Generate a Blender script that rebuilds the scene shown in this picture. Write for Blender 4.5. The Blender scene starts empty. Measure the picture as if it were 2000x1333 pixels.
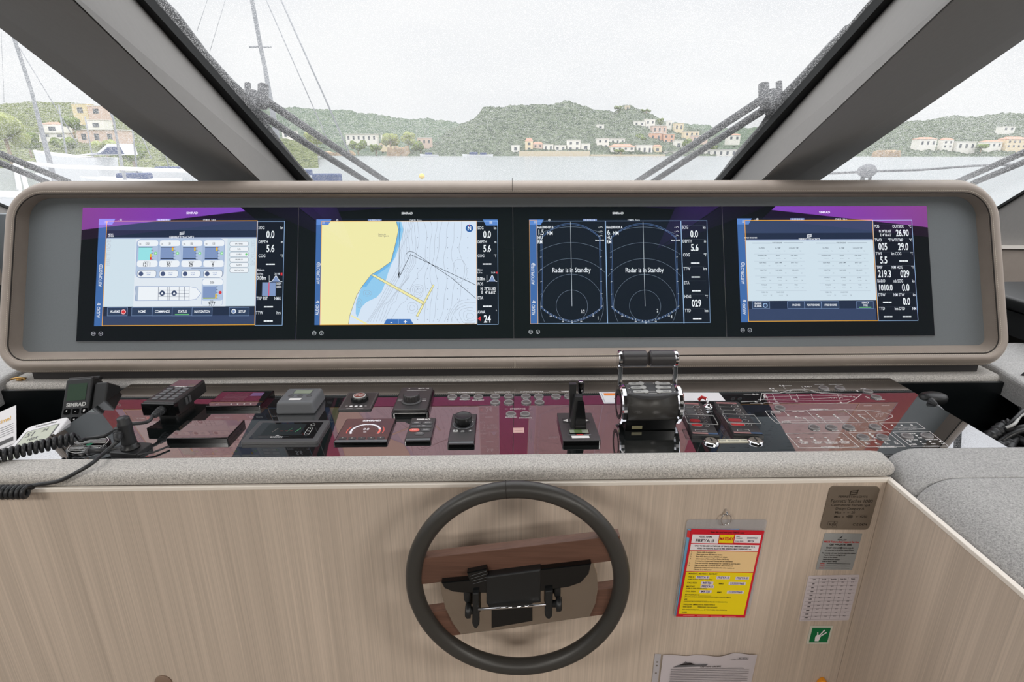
import bpy, bmesh, math, random
from mathutils import Vector, Matrix, noise
random.seed(7)
SC = bpy.context.scene
COL = SC.collection
PI = math.pi
# ------------------------------------------------------------------ camera
CZ = 1.60                      # eye height above the helm floor
PITCH = math.radians(19.0); YAW = math.radians(1.2); FPX = 1091.0
cam = bpy.data.cameras.new('camera'); camo = bpy.data.objects.new('camera', cam); COL.objects.link(camo)
camo.location = (0, 0, CZ); camo.rotation_euler = (PI/2 - PITCH, 0, -YAW)
cam.sensor_width = 36; cam.lens = 36*FPX/2000; cam.clip_start = .02; cam.clip_end = 5000
SC.camera = camo
SC.view_settings.view_transform = 'Standard'; SC.view_settings.look = 'None'
SC.view_settings.exposure = 0.30; SC.view_settings.gamma = 1.0; SC.view_settings.use_curve_mapping = False
# ------------------------------------------------------------------ sky: bright overcast
W = bpy.data.worlds.new('overcast_sky'); SC.world = W; W.use_nodes = True
nt = W.node_tree; nt.nodes.clear()
N = nt.nodes.new; Lk = nt.links.new
tc = N('ShaderNodeTexCoord'); sep = N('ShaderNodeSeparateXYZ'); Lk(tc.outputs['Generated'], sep.inputs[0])
mp = N('ShaderNodeMapping'); mp.inputs['Scale'].default_value = (1.2, 1.2, 4.0); Lk(tc.outputs['Generated'], mp.inputs[0])
nz = N('ShaderNodeTexNoise'); nz.inputs['Scale'].default_value = 1.7; nz.inputs['Detail'].default_value = 5; Lk(mp.outputs[0], nz.inputs['Vector'])
cr = N('ShaderNodeValToRGB'); cr.color_ramp.elements[0].position = .35; cr.color_ramp.elements[0].color = (.89, .90, .92, 1)
cr.color_ramp.elements[1].position = .62; cr.color_ramp.elements[1].color = (1.0, 1.0, 1.0, 1); Lk(nz.outputs['Fac'], cr.inputs[0])
hz = N('ShaderNodeValToRGB'); e = hz.color_ramp.elements
e[0].position = .47; e[0].color = (.16, .16, .165, 1); e[1].position = .5; e[1].color = (1, 1, 1, 1)
for p_, c_ in ((.61, (1, 1, 1.01)), (.70, (1.9, 1.9, 1.92)), (.80, (2.9, 2.9, 2.94))): e2 = hz.color_ramp.elements.new(p_); e2.color = (*c_, 1)
ma = N('ShaderNodeMath'); ma.operation = 'MULTIPLY_ADD'; ma.inputs[1].default_value = .5; ma.inputs[2].default_value = .5
Lk(sep.outputs[2], ma.inputs[0]); Lk(ma.outputs[0], hz.inputs[0])
mx = N('ShaderNodeMix'); mx.data_type = 'RGBA'; mx.blend_type = 'MULTIPLY'; mx.inputs[0].default_value = 1
Lk(cr.outputs[0], mx.inputs[6]); Lk(hz.outputs[0], mx.inputs[7])
bg = N('ShaderNodeBackground'); bg.inputs[1].default_value = .83; Lk(mx.outputs[2], bg.inputs[0])
wo = N('ShaderNodeOutputWorld'); Lk(bg.outputs[0], wo.inputs[0])
# ------------------------------------------------------------------ added fill lamps, unseen overhead behind the helm
def area_lamp(name, loc, sx, sy, power, rot=(0, 0, 0), col=(1, .96, .9)):
    l = bpy.data.lights.new(name, 'AREA'); l.shape = 'RECTANGLE'; l.size = sx; l.size_y = sy; l.energy = power; l.color = col
    o = bpy.data.objects.new(name, l); COL.objects.link(o); o.location = loc; o.rotation_euler = rot
    return o
FILL_LAMPS = [(-1.25, -.50), (1.25, -.50), (-.6, -1.5), (.6, -1.5)]
for i_, (lx, ly) in enumerate(FILL_LAMPS):
    area_lamp('fill_lamp_light', (lx, ly, CZ+.395), .5, .3, 15 if i_ < 2 else 14)
# ------------------------------------------------------------------ colour and materials
def lin(c):
    c = c/255.0
    return c/12.92 if c <= .04045 else ((c+.055)/1.055)**2.4
def rgb(c): return (lin(c[0]), lin(c[1]), lin(c[2]), 1)
def newmat(name):
    m = bpy.data.materials.new(name); m.use_nodes = True; m.node_tree.nodes.clear(); return m
def pm(name, c, rough=.6, metal=0, spec=.5, bump=None, var=None, coat=0, sheen=0):
    """principled; bump=(scale,strength,dist) noise; var=(scale vec, amount, detail) value variation"""
    m = newmat(name); t = m.node_tree; n = t.nodes.new; k = t.links.new
    b = n('ShaderNodeBsdfPrincipled'); o = n('ShaderNodeOutputMaterial'); k(b.outputs[0], o.inputs[0])
    b.inputs['Base Color'].default_value = rgb(c); b.inputs['Roughness'].default_value = rough
    b.inputs['Metallic'].default_value = metal; b.inputs['Specular IOR Level'].default_value = spec
    b.inputs['Coat Weight'].default_value = coat; b.inputs['Coat Roughness'].default_value = .03
    b.inputs['Sheen Weight'].default_value = sheen
    if bump or var: tcn = n('ShaderNodeTexCoord')
    if bump:
        z = n('ShaderNodeTexNoise'); z.inputs['Scale'].default_value = bump[0]; z.inputs['Detail'].default_value = 3
        k(tcn.outputs['Object'], z.inputs['Vector'])
        bp = n('ShaderNodeBump'); bp.inputs['Strength'].default_value = bump[1]; bp.inputs['Distance'].default_value = bump[2]
        k(z.outputs['Fac'], bp.inputs['Height']); k(bp.outputs[0], b.inputs['Normal'])
    if var:
        mpn = n('ShaderNodeMapping'); mpn.inputs['Scale'].default_value = var[0]; k(tcn.outputs['Object'], mpn.inputs[0])
        z = n('ShaderNodeTexNoise'); z.inputs['Scale'].default_value = 1; z.inputs['Detail'].default_value = var[2]
        z.inputs['Roughness'].default_value = .65
        k(mpn.outputs[0], z.inputs['Vector'])
        r = n('ShaderNodeMapRange'); r.inputs[1].default_value = .3; r.inputs[2].default_value = .7
        r.inputs[3].default_value = 1-var[1]; r.inputs[4].default_value = 1+var[1]; k(z.outputs['Fac'], r.inputs[0])
        mm = n('ShaderNodeMix'); mm.data_type = 'RGBA'; mm.blend_type = 'MULTIPLY'; mm.inputs[0].default_value = 1
        mm.inputs[6].default_value = rgb(c); k(r.outputs[0], mm.inputs[7]); k(mm.outputs[2], b.inputs['Base Color'])
    return m
def coated(name, c, strength=0.0, base=(30, 37, 37)):
    """cover glass of the displays: a thin-film anti-reflex coating whose tint shifts with the angle of
    incidence, over either dark glass (strength 0) or the lit LCD layer (its glow cut from far below, to keep its reflection in the dash dim)"""
    m = newmat(name); t = m.node_tree; n = t.nodes.new; k = t.links.new
    lw = n('ShaderNodeLayerWeight'); lw.inputs[0].default_value = .5
    cr = n('ShaderNodeValToRGB'); el = cr.color_ramp.elements
    el[0].position = .0; el[0].color = (.03, .025, .08, 1); el[1].position = 1; el[1].color = (.5, .32, .3, 1)
    for p, q in ((.06, (.035, .022, .11)), (.10, (.06, .024, .18)), (.18, (.09, .018, .15)), (.27, (.105, .024, .085)), (.34, (.12, .022, .05)), (.42, (.13, .022, .040)), (.50, (.15, .043, .034)), (.62, (.20, .075, .06))):
        if strength > 0 and p > .3: q = (q[0]+.05, q[1]+.068, q[2]+.048)      # lit panels sit behind one more uncoated interface
        x = el.new(p); x.color = (*q, 1)
    k(lw.outputs['Facing'], cr.inputs[0])
    g = n('ShaderNodeBsdfGlossy'); g.inputs['Roughness'].default_value = .015; k(cr.outputs[0], g.inputs[0])
    d = n('ShaderNodeBsdfDiffuse'); d.inputs[0].default_value = rgb(base)
    a = n('ShaderNodeAddShader'); k(g.outputs[0], a.inputs[0]); k(d.outputs[0], a.inputs[1]); out = a
    if strength > 0:
        em = n('ShaderNodeEmission'); em.inputs[0].default_value = rgb(c)
        ge = n('ShaderNodeNewGeometry'); dp = n('ShaderNodeVectorMath'); dp.operation = 'DOT_PRODUCT'
        dp.inputs[1].default_value = (0, .3943, .919); k(ge.outputs['Incoming'], dp.inputs[0])
        r = n('ShaderNodeMapRange'); r.inputs[1].default_value = -.72; r.inputs[2].default_value = -.36  # emission lowered at low view angles, so the dash mirrors the screens dimly
        r.inputs[3].default_value = .13*strength; r.inputs[4].default_value = strength; k(dp.outputs['Value'], r.inputs[0])
        k(r.outputs[0], em.inputs[1])
        a2 = n('ShaderNodeAddShader'); k(a.outputs[0], a2.inputs[0]); k(em.outputs[0], a2.inputs[1]); out = a2
    o = n('ShaderNodeOutputMaterial'); k(out.outputs[0], o.inputs[0])
    return m
_lcd = {}
def L(*c, s=.82):
    key = (c, s)
    if key not in _lcd: _lcd[key] = coated('lcd_%d_%d_%d' % c, c, s)
    return _lcd[key]
_fl = {}
def ink(*c):
    if c not in _fl: _fl[c] = pm('ink_%d_%d_%d' % c, c, .55, spec=.3)
    return _fl[c]
_em = {}
def glow(*c):
    if c not in _em:
        m = newmat('backlit_%d_%d_%d' % c); t = m.node_tree
        b = t.nodes.new('ShaderNodeBsdfPrincipled'); b.inputs['Base Color'].default_value = (.01, .01, .01, 1); b.inputs['Roughness'].default_value = .12
        b.inputs['Emission Color'].default_value = rgb(c); b.inputs['Emission Strength'].default_value = .9
        o = t.nodes.new('ShaderNodeOutputMaterial'); t.links.new(b.outputs[0], o.inputs[0]); _em[c] = m
    return _em[c]
def fabric(name, c, amt, scale=1300):
    m = newmat(name); t = m.node_tree; n = t.nodes.new; k = t.links.new
    b = n('ShaderNodeBsdfPrincipled'); o = n('ShaderNodeOutputMaterial'); k(b.outputs[0], o.inputs[0])
    b.inputs['Roughness'].default_value = .9; b.inputs['Specular IOR Level'].default_value = .2; b.inputs['Sheen Weight'].default_value = .2
    tcn = n('ShaderNodeTexCoord')
    z1 = n('ShaderNodeTexNoise'); z1.inputs['Scale'].default_value = scale; z1.inputs['Detail'].default_value = 2; k(tcn.outputs['Object'], z1.inputs['Vector'])
    z2 = n('ShaderNodeTexNoise'); z2.inputs['Scale'].default_value = scale*.3; z2.inputs['Detail'].default_value = 3; k(tcn.outputs['Object'], z2.inputs['Vector'])
    ad = n('ShaderNodeMath'); ad.operation = 'ADD'; k(z1.outputs['Fac'], ad.inputs[0]); k(z2.outputs['Fac'], ad.inputs[1])
    r = n('ShaderNodeMapRange'); r.inputs[1].default_value = .72; r.inputs[2].default_value = 1.28; r.inputs[3].default_value = 1-amt; r.inputs[4].default_value = 1+amt
    k(ad.outputs[0], r.inputs[0])
    mm = n('ShaderNodeMix'); mm.data_type = 'RGBA'; mm.blend_type = 'MULTIPLY'; mm.inputs[0].default_value = 1
    mm.inputs[6].default_value = rgb(c); k(r.outputs[0], mm.inputs[7]); k(mm.outputs[2], b.inputs['Base Color'])
    bp = n('ShaderNodeBump'); bp.inputs['Strength'].default_value = .35; bp.inputs['Distance'].default_value = .0006
    k(ad.outputs[0], bp.inputs['Height']); k(bp.outputs[0], b.inputs['Normal'])
    return m
def wood(name, c, axis_scale, amt, rough=.5):
    """fine straight grain: noise stretched along one axis"""
    m = newmat(name); t = m.node_tree; n = t.nodes.new; k = t.links.new
    b = n('ShaderNodeBsdfPrincipled'); o = n('ShaderNodeOutputMaterial'); k(b.outputs[0], o.inputs[0])
    b.inputs['Roughness'].default_value = rough; b.inputs['Specular IOR Level'].default_value = .35
    tcn = n('ShaderNodeTexCoord'); acc = None
    for sc, w in ((1.0, .5), (.22, .32), (.05, .3)):
        mpn = n('ShaderNodeMapping'); mpn.inputs['Scale'].default_value = tuple(a*sc for a in axis_scale); k(tcn.outputs['Object'], mpn.inputs[0])
        z = n('ShaderNodeTexNoise'); z.inputs['Scale'].default_value = 1; z.inputs['Detail'].default_value = 3; k(mpn.outputs[0], z.inputs['Vector'])
        s = n('ShaderNodeMath'); s.operation = 'MULTIPLY_ADD'; s.inputs[1].default_value = w; k(z.outputs['Fac'], s.inputs[0])
        if acc: k(acc.outputs[0], s.inputs[2])
        else: s.inputs[2].default_value = 0
        acc = s
    r = n('ShaderNodeMapRange'); r.inputs[1].default_value = .40; r.inputs[2].default_value = .72; r.inputs[3].default_value = 1-amt; r.inputs[4].default_value = 1+amt
    k(acc.outputs[0], r.inputs[0])
    mm = n('ShaderNodeMix'); mm.data_type = 'RGBA'; mm.blend_type = 'MULTIPLY'; mm.inputs[0].default_value = 1
    mm.inputs[6].default_value = rgb(c); k(r.outputs[0], mm.inputs[7]); k(mm.outputs[2], b.inputs['Base Color'])
    bp = n('ShaderNodeBump'); bp.inputs['Strength'].default_value = .15; bp.inputs['Distance'].default_value = .0004
    k(acc.outputs[0], bp.inputs['Height']); k(bp.outputs[0], b.inputs['Normal'])
    return m
def mirror_glass(name, refl):
    m = newmat(name); t = m.node_tree; n = t.nodes.new; k = t.links.new
    d = n('ShaderNodeBsdfDiffuse'); d.inputs[0].default_value = (.004, .005, .005, 1)
    g = n('ShaderNodeBsdfGlossy'); g.inputs['Roughness'].default_value = .008; g.inputs[0].default_value = (*refl, 1)
    a = n('ShaderNodeAddShader'); k(g.outputs[0], a.inputs[0]); k(d.outputs[0], a.inputs[1])
    o = n('ShaderNodeOutputMaterial'); k(a.outputs[0], o.inputs[0]); return m
def window_glass(name, specks, tint, scale=430.0):
    """clear pane with dried salt spray: tiny translucent white specks"""
    m = newmat(name); t = m.node_tree; n = t.nodes.new; k = t.links.new
    tcn = n('ShaderNodeTexCoord')
    v = n('ShaderNodeTexVoronoi'); v.inputs['Scale'].default_value = scale; k(tcn.outputs['Object'], v.inputs['Vector'])
    nz = n('ShaderNodeTexNoise'); nz.inputs['Scale'].default_value = 3.0; nz.inputs['Detail'].default_value = 3; k(tcn.outputs['Object'], nz.inputs['Vector'])
    sp = n('ShaderNodeSeparateColor'); k(v.outputs['Color'], sp.inputs[0])
    th = n('ShaderNodeMapRange'); th.inputs[1].default_value = .3; th.inputs[2].default_value = .7; th.inputs[3].default_value = specks*.55; th.inputs[4].default_value = specks*1.35; k(nz.outputs['Fac'], th.inputs[0])
    lt = n('ShaderNodeMath'); lt.operation = 'LESS_THAN'; k(sp.outputs[0], lt.inputs[0]); k(th.outputs[0], lt.inputs[1])
    ds = n('ShaderNodeMath'); ds.operation = 'LESS_THAN'; k(v.outputs['Distance'], ds.inputs[0]); ds.inputs[1].default_value = .48
    mu = n('ShaderNodeMath'); mu.operation = 'MULTIPLY'; k(lt.outputs[0], mu.inputs[0]); k(ds.outputs[0], mu.inputs[1])
    m2 = n('ShaderNodeMath'); m2.operation = 'MULTIPLY_ADD'; k(mu.outputs[0], m2.inputs[0]); m2.inputs[1].default_value = .62; m2.inputs[2].default_value = .10
    tr = n('ShaderNodeBsdfTransparent'); tr.inputs[0].default_value = (*tint, 1)
    tl = n('ShaderNodeBsdfTranslucent'); tl.inputs[0].default_value = (.47, .47, .47, 1)
    mx = n('ShaderNodeMixShader'); k(m2.outputs[0], mx.inputs[0]); k(tr.outputs[0], mx.inputs[1]); k(tl.outputs[0], mx.inputs[2])
    o = n('ShaderNodeOutputMaterial'); k(mx.outputs[0], o.inputs[0]); return m

M_leather = pm('taupe_leather', (158, 146, 136), .48, spec=.4, bump=(900, .25, .0004), var=((30, 30, 30), .04, 3))
M_pillar = pm('grey_pillar_leather', (130, 127, 124), .6, spec=.3, bump=(1200, .15, .0003), var=((60, 60, 60), .03, 3))
M_panelgrey = pm('grey_mounting_panel', (110, 115, 118), .55, spec=.4, bump=(1500, .2, .0003), var=((500, 500, 500), .05, 2))
M_thread = pm('pale_thread', (205, 195, 178), .7)
M_dkthread = pm('dark_seam', (45, 40, 36), .8)
M_fab = fabric('heather_grey_fabric', (180, 176, 171), .5)
M_fab2 = fabric('heather_grey_fabric_side', (168, 167, 166), .42)
M_dark = pm('black_recess', (20, 23, 24), .6, spec=.3)
M_well = pm('black_well_lining', (13, 17, 19), .35, spec=.4)
M_dash = mirror_glass('black_gloss_glass', (.47, .47, .48))
M_glass0 = coated('black_display_glass', (0, 0, 0), 0)
M_wood = wood('greige_rift_veneer', (196, 180, 165), (420, 420, 2.2), .17)
M_wood2 = wood('dark_spoke_veneer', (98, 70, 58), (3, 260, 260), .25, .4)
M_edge = pm('white_edge_strip', (236, 228, 218), .4)
M_black = pm('black_plastic', (26, 27, 28), .42, spec=.5, bump=(1500, .1, .0002))
M_gblack = pm('gloss_black', (10, 11, 12), .12, spec=.5)
M_rubber = pm('black_rubber', (22, 23, 24), .6, spec=.3)
M_cable = pm('grey_black_cable', (38, 39, 41), .45, spec=.45)
M_dgrey = pm('dark_grey_plastic', (72, 72, 74), .45, bump=(1500, .1, .0002))
M_dgrey2 = pm('charcoal_plastic', (54, 52, 53), .4)
M_mgrey = pm('mid_grey_plastic', (98, 100, 103), .5, bump=(1500, .15, .0002))
M_lgrey = pm('light_grey_plastic', (176, 176, 174), .45)
M_chrome = pm('chrome', (225, 225, 228), .06, metal=1)
M_steel = pm('brushed_steel', (150, 142, 132), .38, metal=.85)
M_polish = pm('polished_plate', (170, 158, 146), .10, metal=.9)
M_button = pm('grey_button', (132, 128, 128), .4, spec=.5)
M_buttonl = pm('grey_button_ring', (92, 89, 89), .35, spec=.5)
M_white = pm('white_print', (225, 222, 220), .5)
M_paper = pm('paper', (222, 220, 222), .7)
M_lcdgrey = pm('grey_lcd', (140, 148, 132), .15, spec=.6)
M_wheel = pm('wheel_leather', (58, 56, 53), .38, spec=.4, bump=(700, .3, .0005))
M_ceil = pm('headliner', (78, 76, 74), .8)
M_floor = pm('floor_carpet', (120, 112, 104), .9)
M_gold = pm('brass', (190, 150, 90), .3, metal=.9)
M_clearp = None

# ------------------------------------------------------------------ pixel rays -> real points
fw = Vector((math.sin(YAW)*math.cos(PITCH), math.cos(YAW)*math.cos(PITCH), -math.sin(PITCH)))
rt = Vector((math.cos(YAW), -math.sin(YAW), 0)); up = rt.cross(fw)
CAM = Vector((0, 0, CZ))
def ray(px, py): return fw + rt*((px-1000)/FPX) + up*((666.5-py)/FPX)
def hit(px, py, o, n):
    r = ray(px, py); return CAM + r*((o-CAM).dot(n)/r.dot(n))
def at(px, py, Y):
    r = ray(px, py); return CAM + r*(Y/r.y)
def atZ(px, py, Z):
    r = ray(px, py); return CAM + r*((Z-CZ)/r.z)
def atX(px, py, X):
    r = ray(px, py); return CAM + r*(X/r.x)
class Frame:
    def __init__(s, o, ex, ey):
        s.o = Vector(o); s.ex = Vector(ex).normalized(); s.ey = Vector(ey).normalized(); s.ez = s.ex.cross(s.ey).normalized(); s.ey = s.ez.cross(s.ex)
        s.M = Matrix(((s.ex.x, s.ey.x, s.ez.x, s.o.x), (s.ex.y, s.ey.y, s.ez.y, s.o.y), (s.ex.z, s.ey.z, s.ez.z, s.o.z), (0, 0, 0, 1)))
        s.I = s.M.inverted()
    def px(s, x, y, off=0.0):
        p = s.I @ hit(x, y, s.o + s.ez*off, s.ez); return (p.x, p.y)
    def up(s, d): return Frame(s.o + s.ez*d, s.ex, s.ey)
DF = Frame((0, 1.4995, CZ-.3175), (1, 0, 0), (0, .3943, .919))       # display glass plane
DZ = CZ-.57
KF = Frame((0, 0, DZ), (1, 0, 0), (0, 1, 0))                          # dash plane
PF = Frame((0, .89, 0), (1, 0, 0), (0, 0, 1))                         # wooden front panel
IDF = Frame((0, 0, 0), (1, 0, 0), (0, 1, 0))

# ------------------------------------------------------------------ mesh builder
_tc = {}
def text_mesh(s, bold=0.0, al='CENTER'):
    key = (s, bold, al)
    if key not in _tc:
        cu = bpy.data.curves.new('t', 'FONT'); cu.body = s; cu.size = 1.0; cu.align_x = al; cu.align_y = 'CENTER'; cu.offset = bold; cu.resolution_u = 3
        ob = bpy.data.objects.new('t', cu); COL.objects.link(ob)
        dg = bpy.context.evaluated_depsgraph_get(); me = bpy.data.meshes.new_from_object(ob.evaluated_get(dg))
        vs = [v.co.copy() for v in me.vertices]; fs = [list(p.vertices) for p in me.polygons]
        _tc[key] = (vs, fs)
        bpy.data.objects.remove(ob); bpy.data.curves.remove(cu); bpy.data.meshes.remove(me)
    return _tc[key]
class MB:
    def __init__(s, M=None):
        s.v = []; s.f = []; s.m = []; s.sm = []; s.mats = []
        s.M = M.M if isinstance(M, Frame) else (M if M is not None else Matrix.Identity(4))
    def mi(s, mat):
        if mat not in s.mats: s.mats.append(mat)
        return s.mats.index(mat)
    def raw(s, vs, fs, mat, smooth=False, X=None):
        T = s.M if X is None else s.M @ X
        b = len(s.v); s.v += [T @ Vector(v) for v in vs]; i = s.mi(mat)
        for f in fs: s.f.append([b+q for q in f]); s.m.append(i); s.sm.append(smooth)
        return s
    def poly(s, pts, mat, z=0.0):
        return s.raw([(p[0], p[1], z) for p in pts], [list(range(len(pts)))], mat)
    def rect(s, u0, v0, u1, v1, mat, z=0.0):
        return s.poly([(u0, v0), (u1, v0), (u1, v1), (u0, v1)], mat, z)
    def line(s, pts, w, mat, z=0.0, closed=False):
        n = len(pts); rng = range(n if closed else n-1)
        for i in rng:
            a = Vector((pts[i][0], pts[i][1])); b = Vector((pts[(i+1) % n][0], pts[(i+1) % n][1])); d = b-a
            if d.length < 1e-7: continue
            d.normalize(); q = Vector((-d.y, d.x))*w/2; a = a-d*w*.3; b = b+d*w*.3
            s.poly([a-q, b-q, b+q, a+q], mat, z)
        return s
    def arc(s, cx, cy, r, a0, a1, w, mat, z=0.0, n=24, sy=1.0):
        pts = [(cx+r*math.cos(a0+(a1-a0)*i/n), cy+sy*r*math.sin(a0+(a1-a0)*i/n)) for i in range(n+1)]
        return s.line(pts, w, mat, z)
    def disc(s, cx, cy, r, mat, z=0.0, n=20, sy=1.0):
        return s.poly([(cx+r*math.cos(2*PI*i/n), cy+sy*r*math.sin(2*PI*i/n)) for i in range(n)], mat, z)
    def text(s, t, x, y, h, mat, z=0.0, sx=.8, bold=0.01, al='CENTER', rot=0.0):
        vs, fs = text_mesh(t, bold, al)
        X = Matrix.Translation((x, y, z)) @ Matrix.Rotation(rot, 4, 'Z') @ Matrix.Diagonal((h*1.35*sx, h*1.35, 1, 1))
        return s.raw(vs, fs, mat, False, X)
    def box(s, x0, y0, z0, x1, y1, z1, mat, bev=0.0, seg=2, X=None):
        if bev <= 0:
            v = [(x, y, z) for z in (z0, z1) for y in (y0, y1) for x in (x0, x1)]
            return s.raw(v, [(0, 2, 3, 1), (4, 5, 7, 6), (0, 1, 5, 4), (2, 6, 7, 3), (0, 4, 6, 2), (1, 3, 7, 5)], mat, False, X)
        bm = bmesh.new(); bmesh.ops.create_cube(bm, size=1)
        for v in bm.verts: v.co = Vector(((x0+x1)/2+v.co.x*(x1-x0), (y0+y1)/2+v.co.y*(y1-y0), (z0+z1)/2+v.co.z*(z1-z0)))
        bmesh.ops.bevel(bm, geom=bm.edges[:], offset=bev, segments=seg, affect='EDGES', profile=.5)
        return s.frombm(bm, mat, seg > 2, X)
    def frombm(s, bm, mat, smooth=False, X=None):
        bm.verts.ensure_lookup_table()
        for i, v in enumerate(bm.verts): v.index = i
        s.raw([v.co.copy() for v in bm.verts], [[v.index for v in f.verts] for f in bm.faces], mat, smooth, X); bm.free(); return s
    def prism(s, pts, z0, z1, mat, bev=0.0, X=None, seg=2, smooth=False):
        bm = bmesh.new(); lo = [bm.verts.new((p[0], p[1], z0)) for p in pts]; hi = [bm.verts.new((p[0], p[1], z1)) for p in pts]; n = len(pts)
        bm.faces.new(lo[::-1]); top = bm.faces.new(hi)
        for i in range(n): bm.faces.new((lo[i], lo[(i+1) % n], hi[(i+1) % n], hi[i]))
        bmesh.ops.recalc_face_normals(bm, faces=bm.faces[:])
        if bev > 0: bmesh.ops.bevel(bm, geom=list(top.edges), offset=bev, segments=seg, affect='EDGES', profile=.5)
        return s.frombm(bm, mat, smooth, X)
    def lathe(s, prof, mat, n=28, X=None, smooth=True):
        vs = []; fs = []
        for r, z in prof:
            for i in range(n): a = 2*PI*i/n; vs.append((r*math.cos(a), r*math.sin(a), z))
        for j in range(len(prof)-1):
            for i in range(n): fs.append((j*n+i, j*n+(i+1) % n, (j+1)*n+(i+1) % n, (j+1)*n+i))
        fs.append(list(range(n))[::-1]); fs.append([(len(prof)-1)*n+i for i in range(n)])
        return s.raw(vs, fs, mat, smooth, X)
    def tube(s, pts, r, mat, n=10, closed=False, radii=None, caps=True):
        P = [Vector(p) for p in pts]; m = len(P); vs = []; fs = []; prev = None
        for i, p in enumerate(P):
            if closed: d = P[(i+1) % m]-P[i-1]
            else: d = P[min(i+1, m-1)]-P[max(i-1, 0)]
            d.normalize()
            if prev is None: a = Vector((0, 0, 1)) if abs(d.z) < .9 else Vector((1, 0, 0)); u = d.cross(a).normalized()
            else: u = (prev-d*prev.dot(d)).normalized()
            prev = u; w = d.cross(u); rr = radii[i] if radii else r
            for k in range(n): t = 2*PI*k/n; vs.append(p+u*math.cos(t)*rr+w*math.sin(t)*rr)
        for i in range(m if closed else m-1):
            j = (i+1) % m
            for k in range(n): fs.append((i*n+k, i*n+(k+1) % n, j*n+(k+1) % n, j*n+k))
        if not closed and caps: fs.append(list(range(n))[::-1]); fs.append([(m-1)*n+k for k in range(n)])
        return s.raw(vs, fs, mat, True)
    def build(s, name, parent=None, loc=None, kind=None, fixn=False):
        me = bpy.data.meshes.new(name)
        if parent is not None: R = ROOT[parent.name]
        else: R = Vector(loc) if loc is not None else (sum(s.v, Vector())/max(1, len(s.v)) if s.v else Vector())
        me.from_pydata([v-R for v in s.v], [], s.f)
        for mt in s.mats: me.materials.append(mt)
        me.polygons.foreach_set('material_index', s.m); me.polygons.foreach_set('use_smooth', s.sm)
        me.update()
        if fixn:
            bm = bmesh.new(); bm.from_mesh(me); bmesh.ops.recalc_face_normals(bm, faces=bm.faces[:]); bm.to_mesh(me); bm.free()
        ob = bpy.data.objects.new(name, me); COL.objects.link(ob); ROOT[ob.name] = R
        if parent is not None: ob.parent = parent
        else: ob.location = R
        if kind: ob['kind'] = kind
        return ob
ROOT = {}
def thing(name, label, cat, loc, group=None):
    o = bpy.data.objects.new(name, None); COL.objects.link(o); o.location = Vector(loc); ROOT[o.name] = Vector(loc); o.empty_display_size = .05
    return tag(o, label, cat, group)
def tag(o, label, cat, group=None):
    o['label'] = label; o['category'] = cat
    if group: o['group'] = group
    return o
def rr(u0, v0, u1, v1, r, n=8):
    """rounded rectangle outline; r = one radius or (bl, br, tr, tl)"""
    if not isinstance(r, (tuple, list)): r = (r,)*4
    out = []
    for (cx, cy, a, q) in ((u0+r[0], v0+r[0], PI, r[0]), (u1-r[1], v0+r[1], 1.5*PI, r[1]), (u1-r[2], v1-r[2], 0, r[2]), (u0+r[3], v1-r[3], .5*PI, r[3])):
        for i in range(n+1): t = a+PI/2*i/n; out.append((cx+q*math.cos(t), cy+q*math.sin(t)))
    return out
def spline(pts, n=8):
    P = [Vector(p) for p in pts]; out = []
    for i in range(len(P)-1):
        a = P[max(i-1, 0)]; b = P[i]; c = P[i+1]; d = P[min(i+2, len(P)-1)]
        for k in range(n):
            t = k/n; out.append(.5*((2*b)+(c-a)*t+(2*a-5*b+4*c-d)*t*t+(3*b-a-3*c+d)*t**3))
    out.append(P[-1]); return out

# ================================================================== THE SETTING
def struct(o): o['kind'] = 'structure'; return o
ZC = CZ+.42
b = MB(); outline = [(-3.0, .5), (-1.88, .70), (-1.06, .83), (-1.10, .925), (-.74, .925), (-.70, .885), (-.40, .915), (.59, .915), (.81, .885), (.84, .925), (1.19, .925), (1.16, .83), (1.99, .70), (3.0, .5), (3.0, -3.4), (-3.0, -3.4)]
b.prism(outline, ZC, ZC+.06, M_ceil); struct(b.build('ceiling'))
b = MB(); b.box(-3.0, -3.4, -.05, 3.0, .86, 0, M_floor); struct(b.build('floor'))
# front wall: wooden helm front and the side panel that returns towards the seat
trimpt = at(1733, 936, .89); PX = trimpt.x; PZ = trimpt.z
b = MB(); b.box(-1.62, .89, 0, PX+.012, .91, PZ-.006, M_wood); wf = struct(b.build('wall_front'))
b = MB(); b.box(PX, -.6, 0, PX+.016, .889, PZ-.006, M_wood); struct(b.build('wall_helm_side'))
b = MB(); b.box(-1.62, .887, PZ-.006, PX+.0, .895, PZ+.002, M_edge, .0012); struct(b.build('trim_1'))
b = MB(); b.box(PX-.001, -.6, PZ-.006, PX+.009, .895, PZ+.002, M_edge, .0012); struct(b.build('trim_2'))
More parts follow.
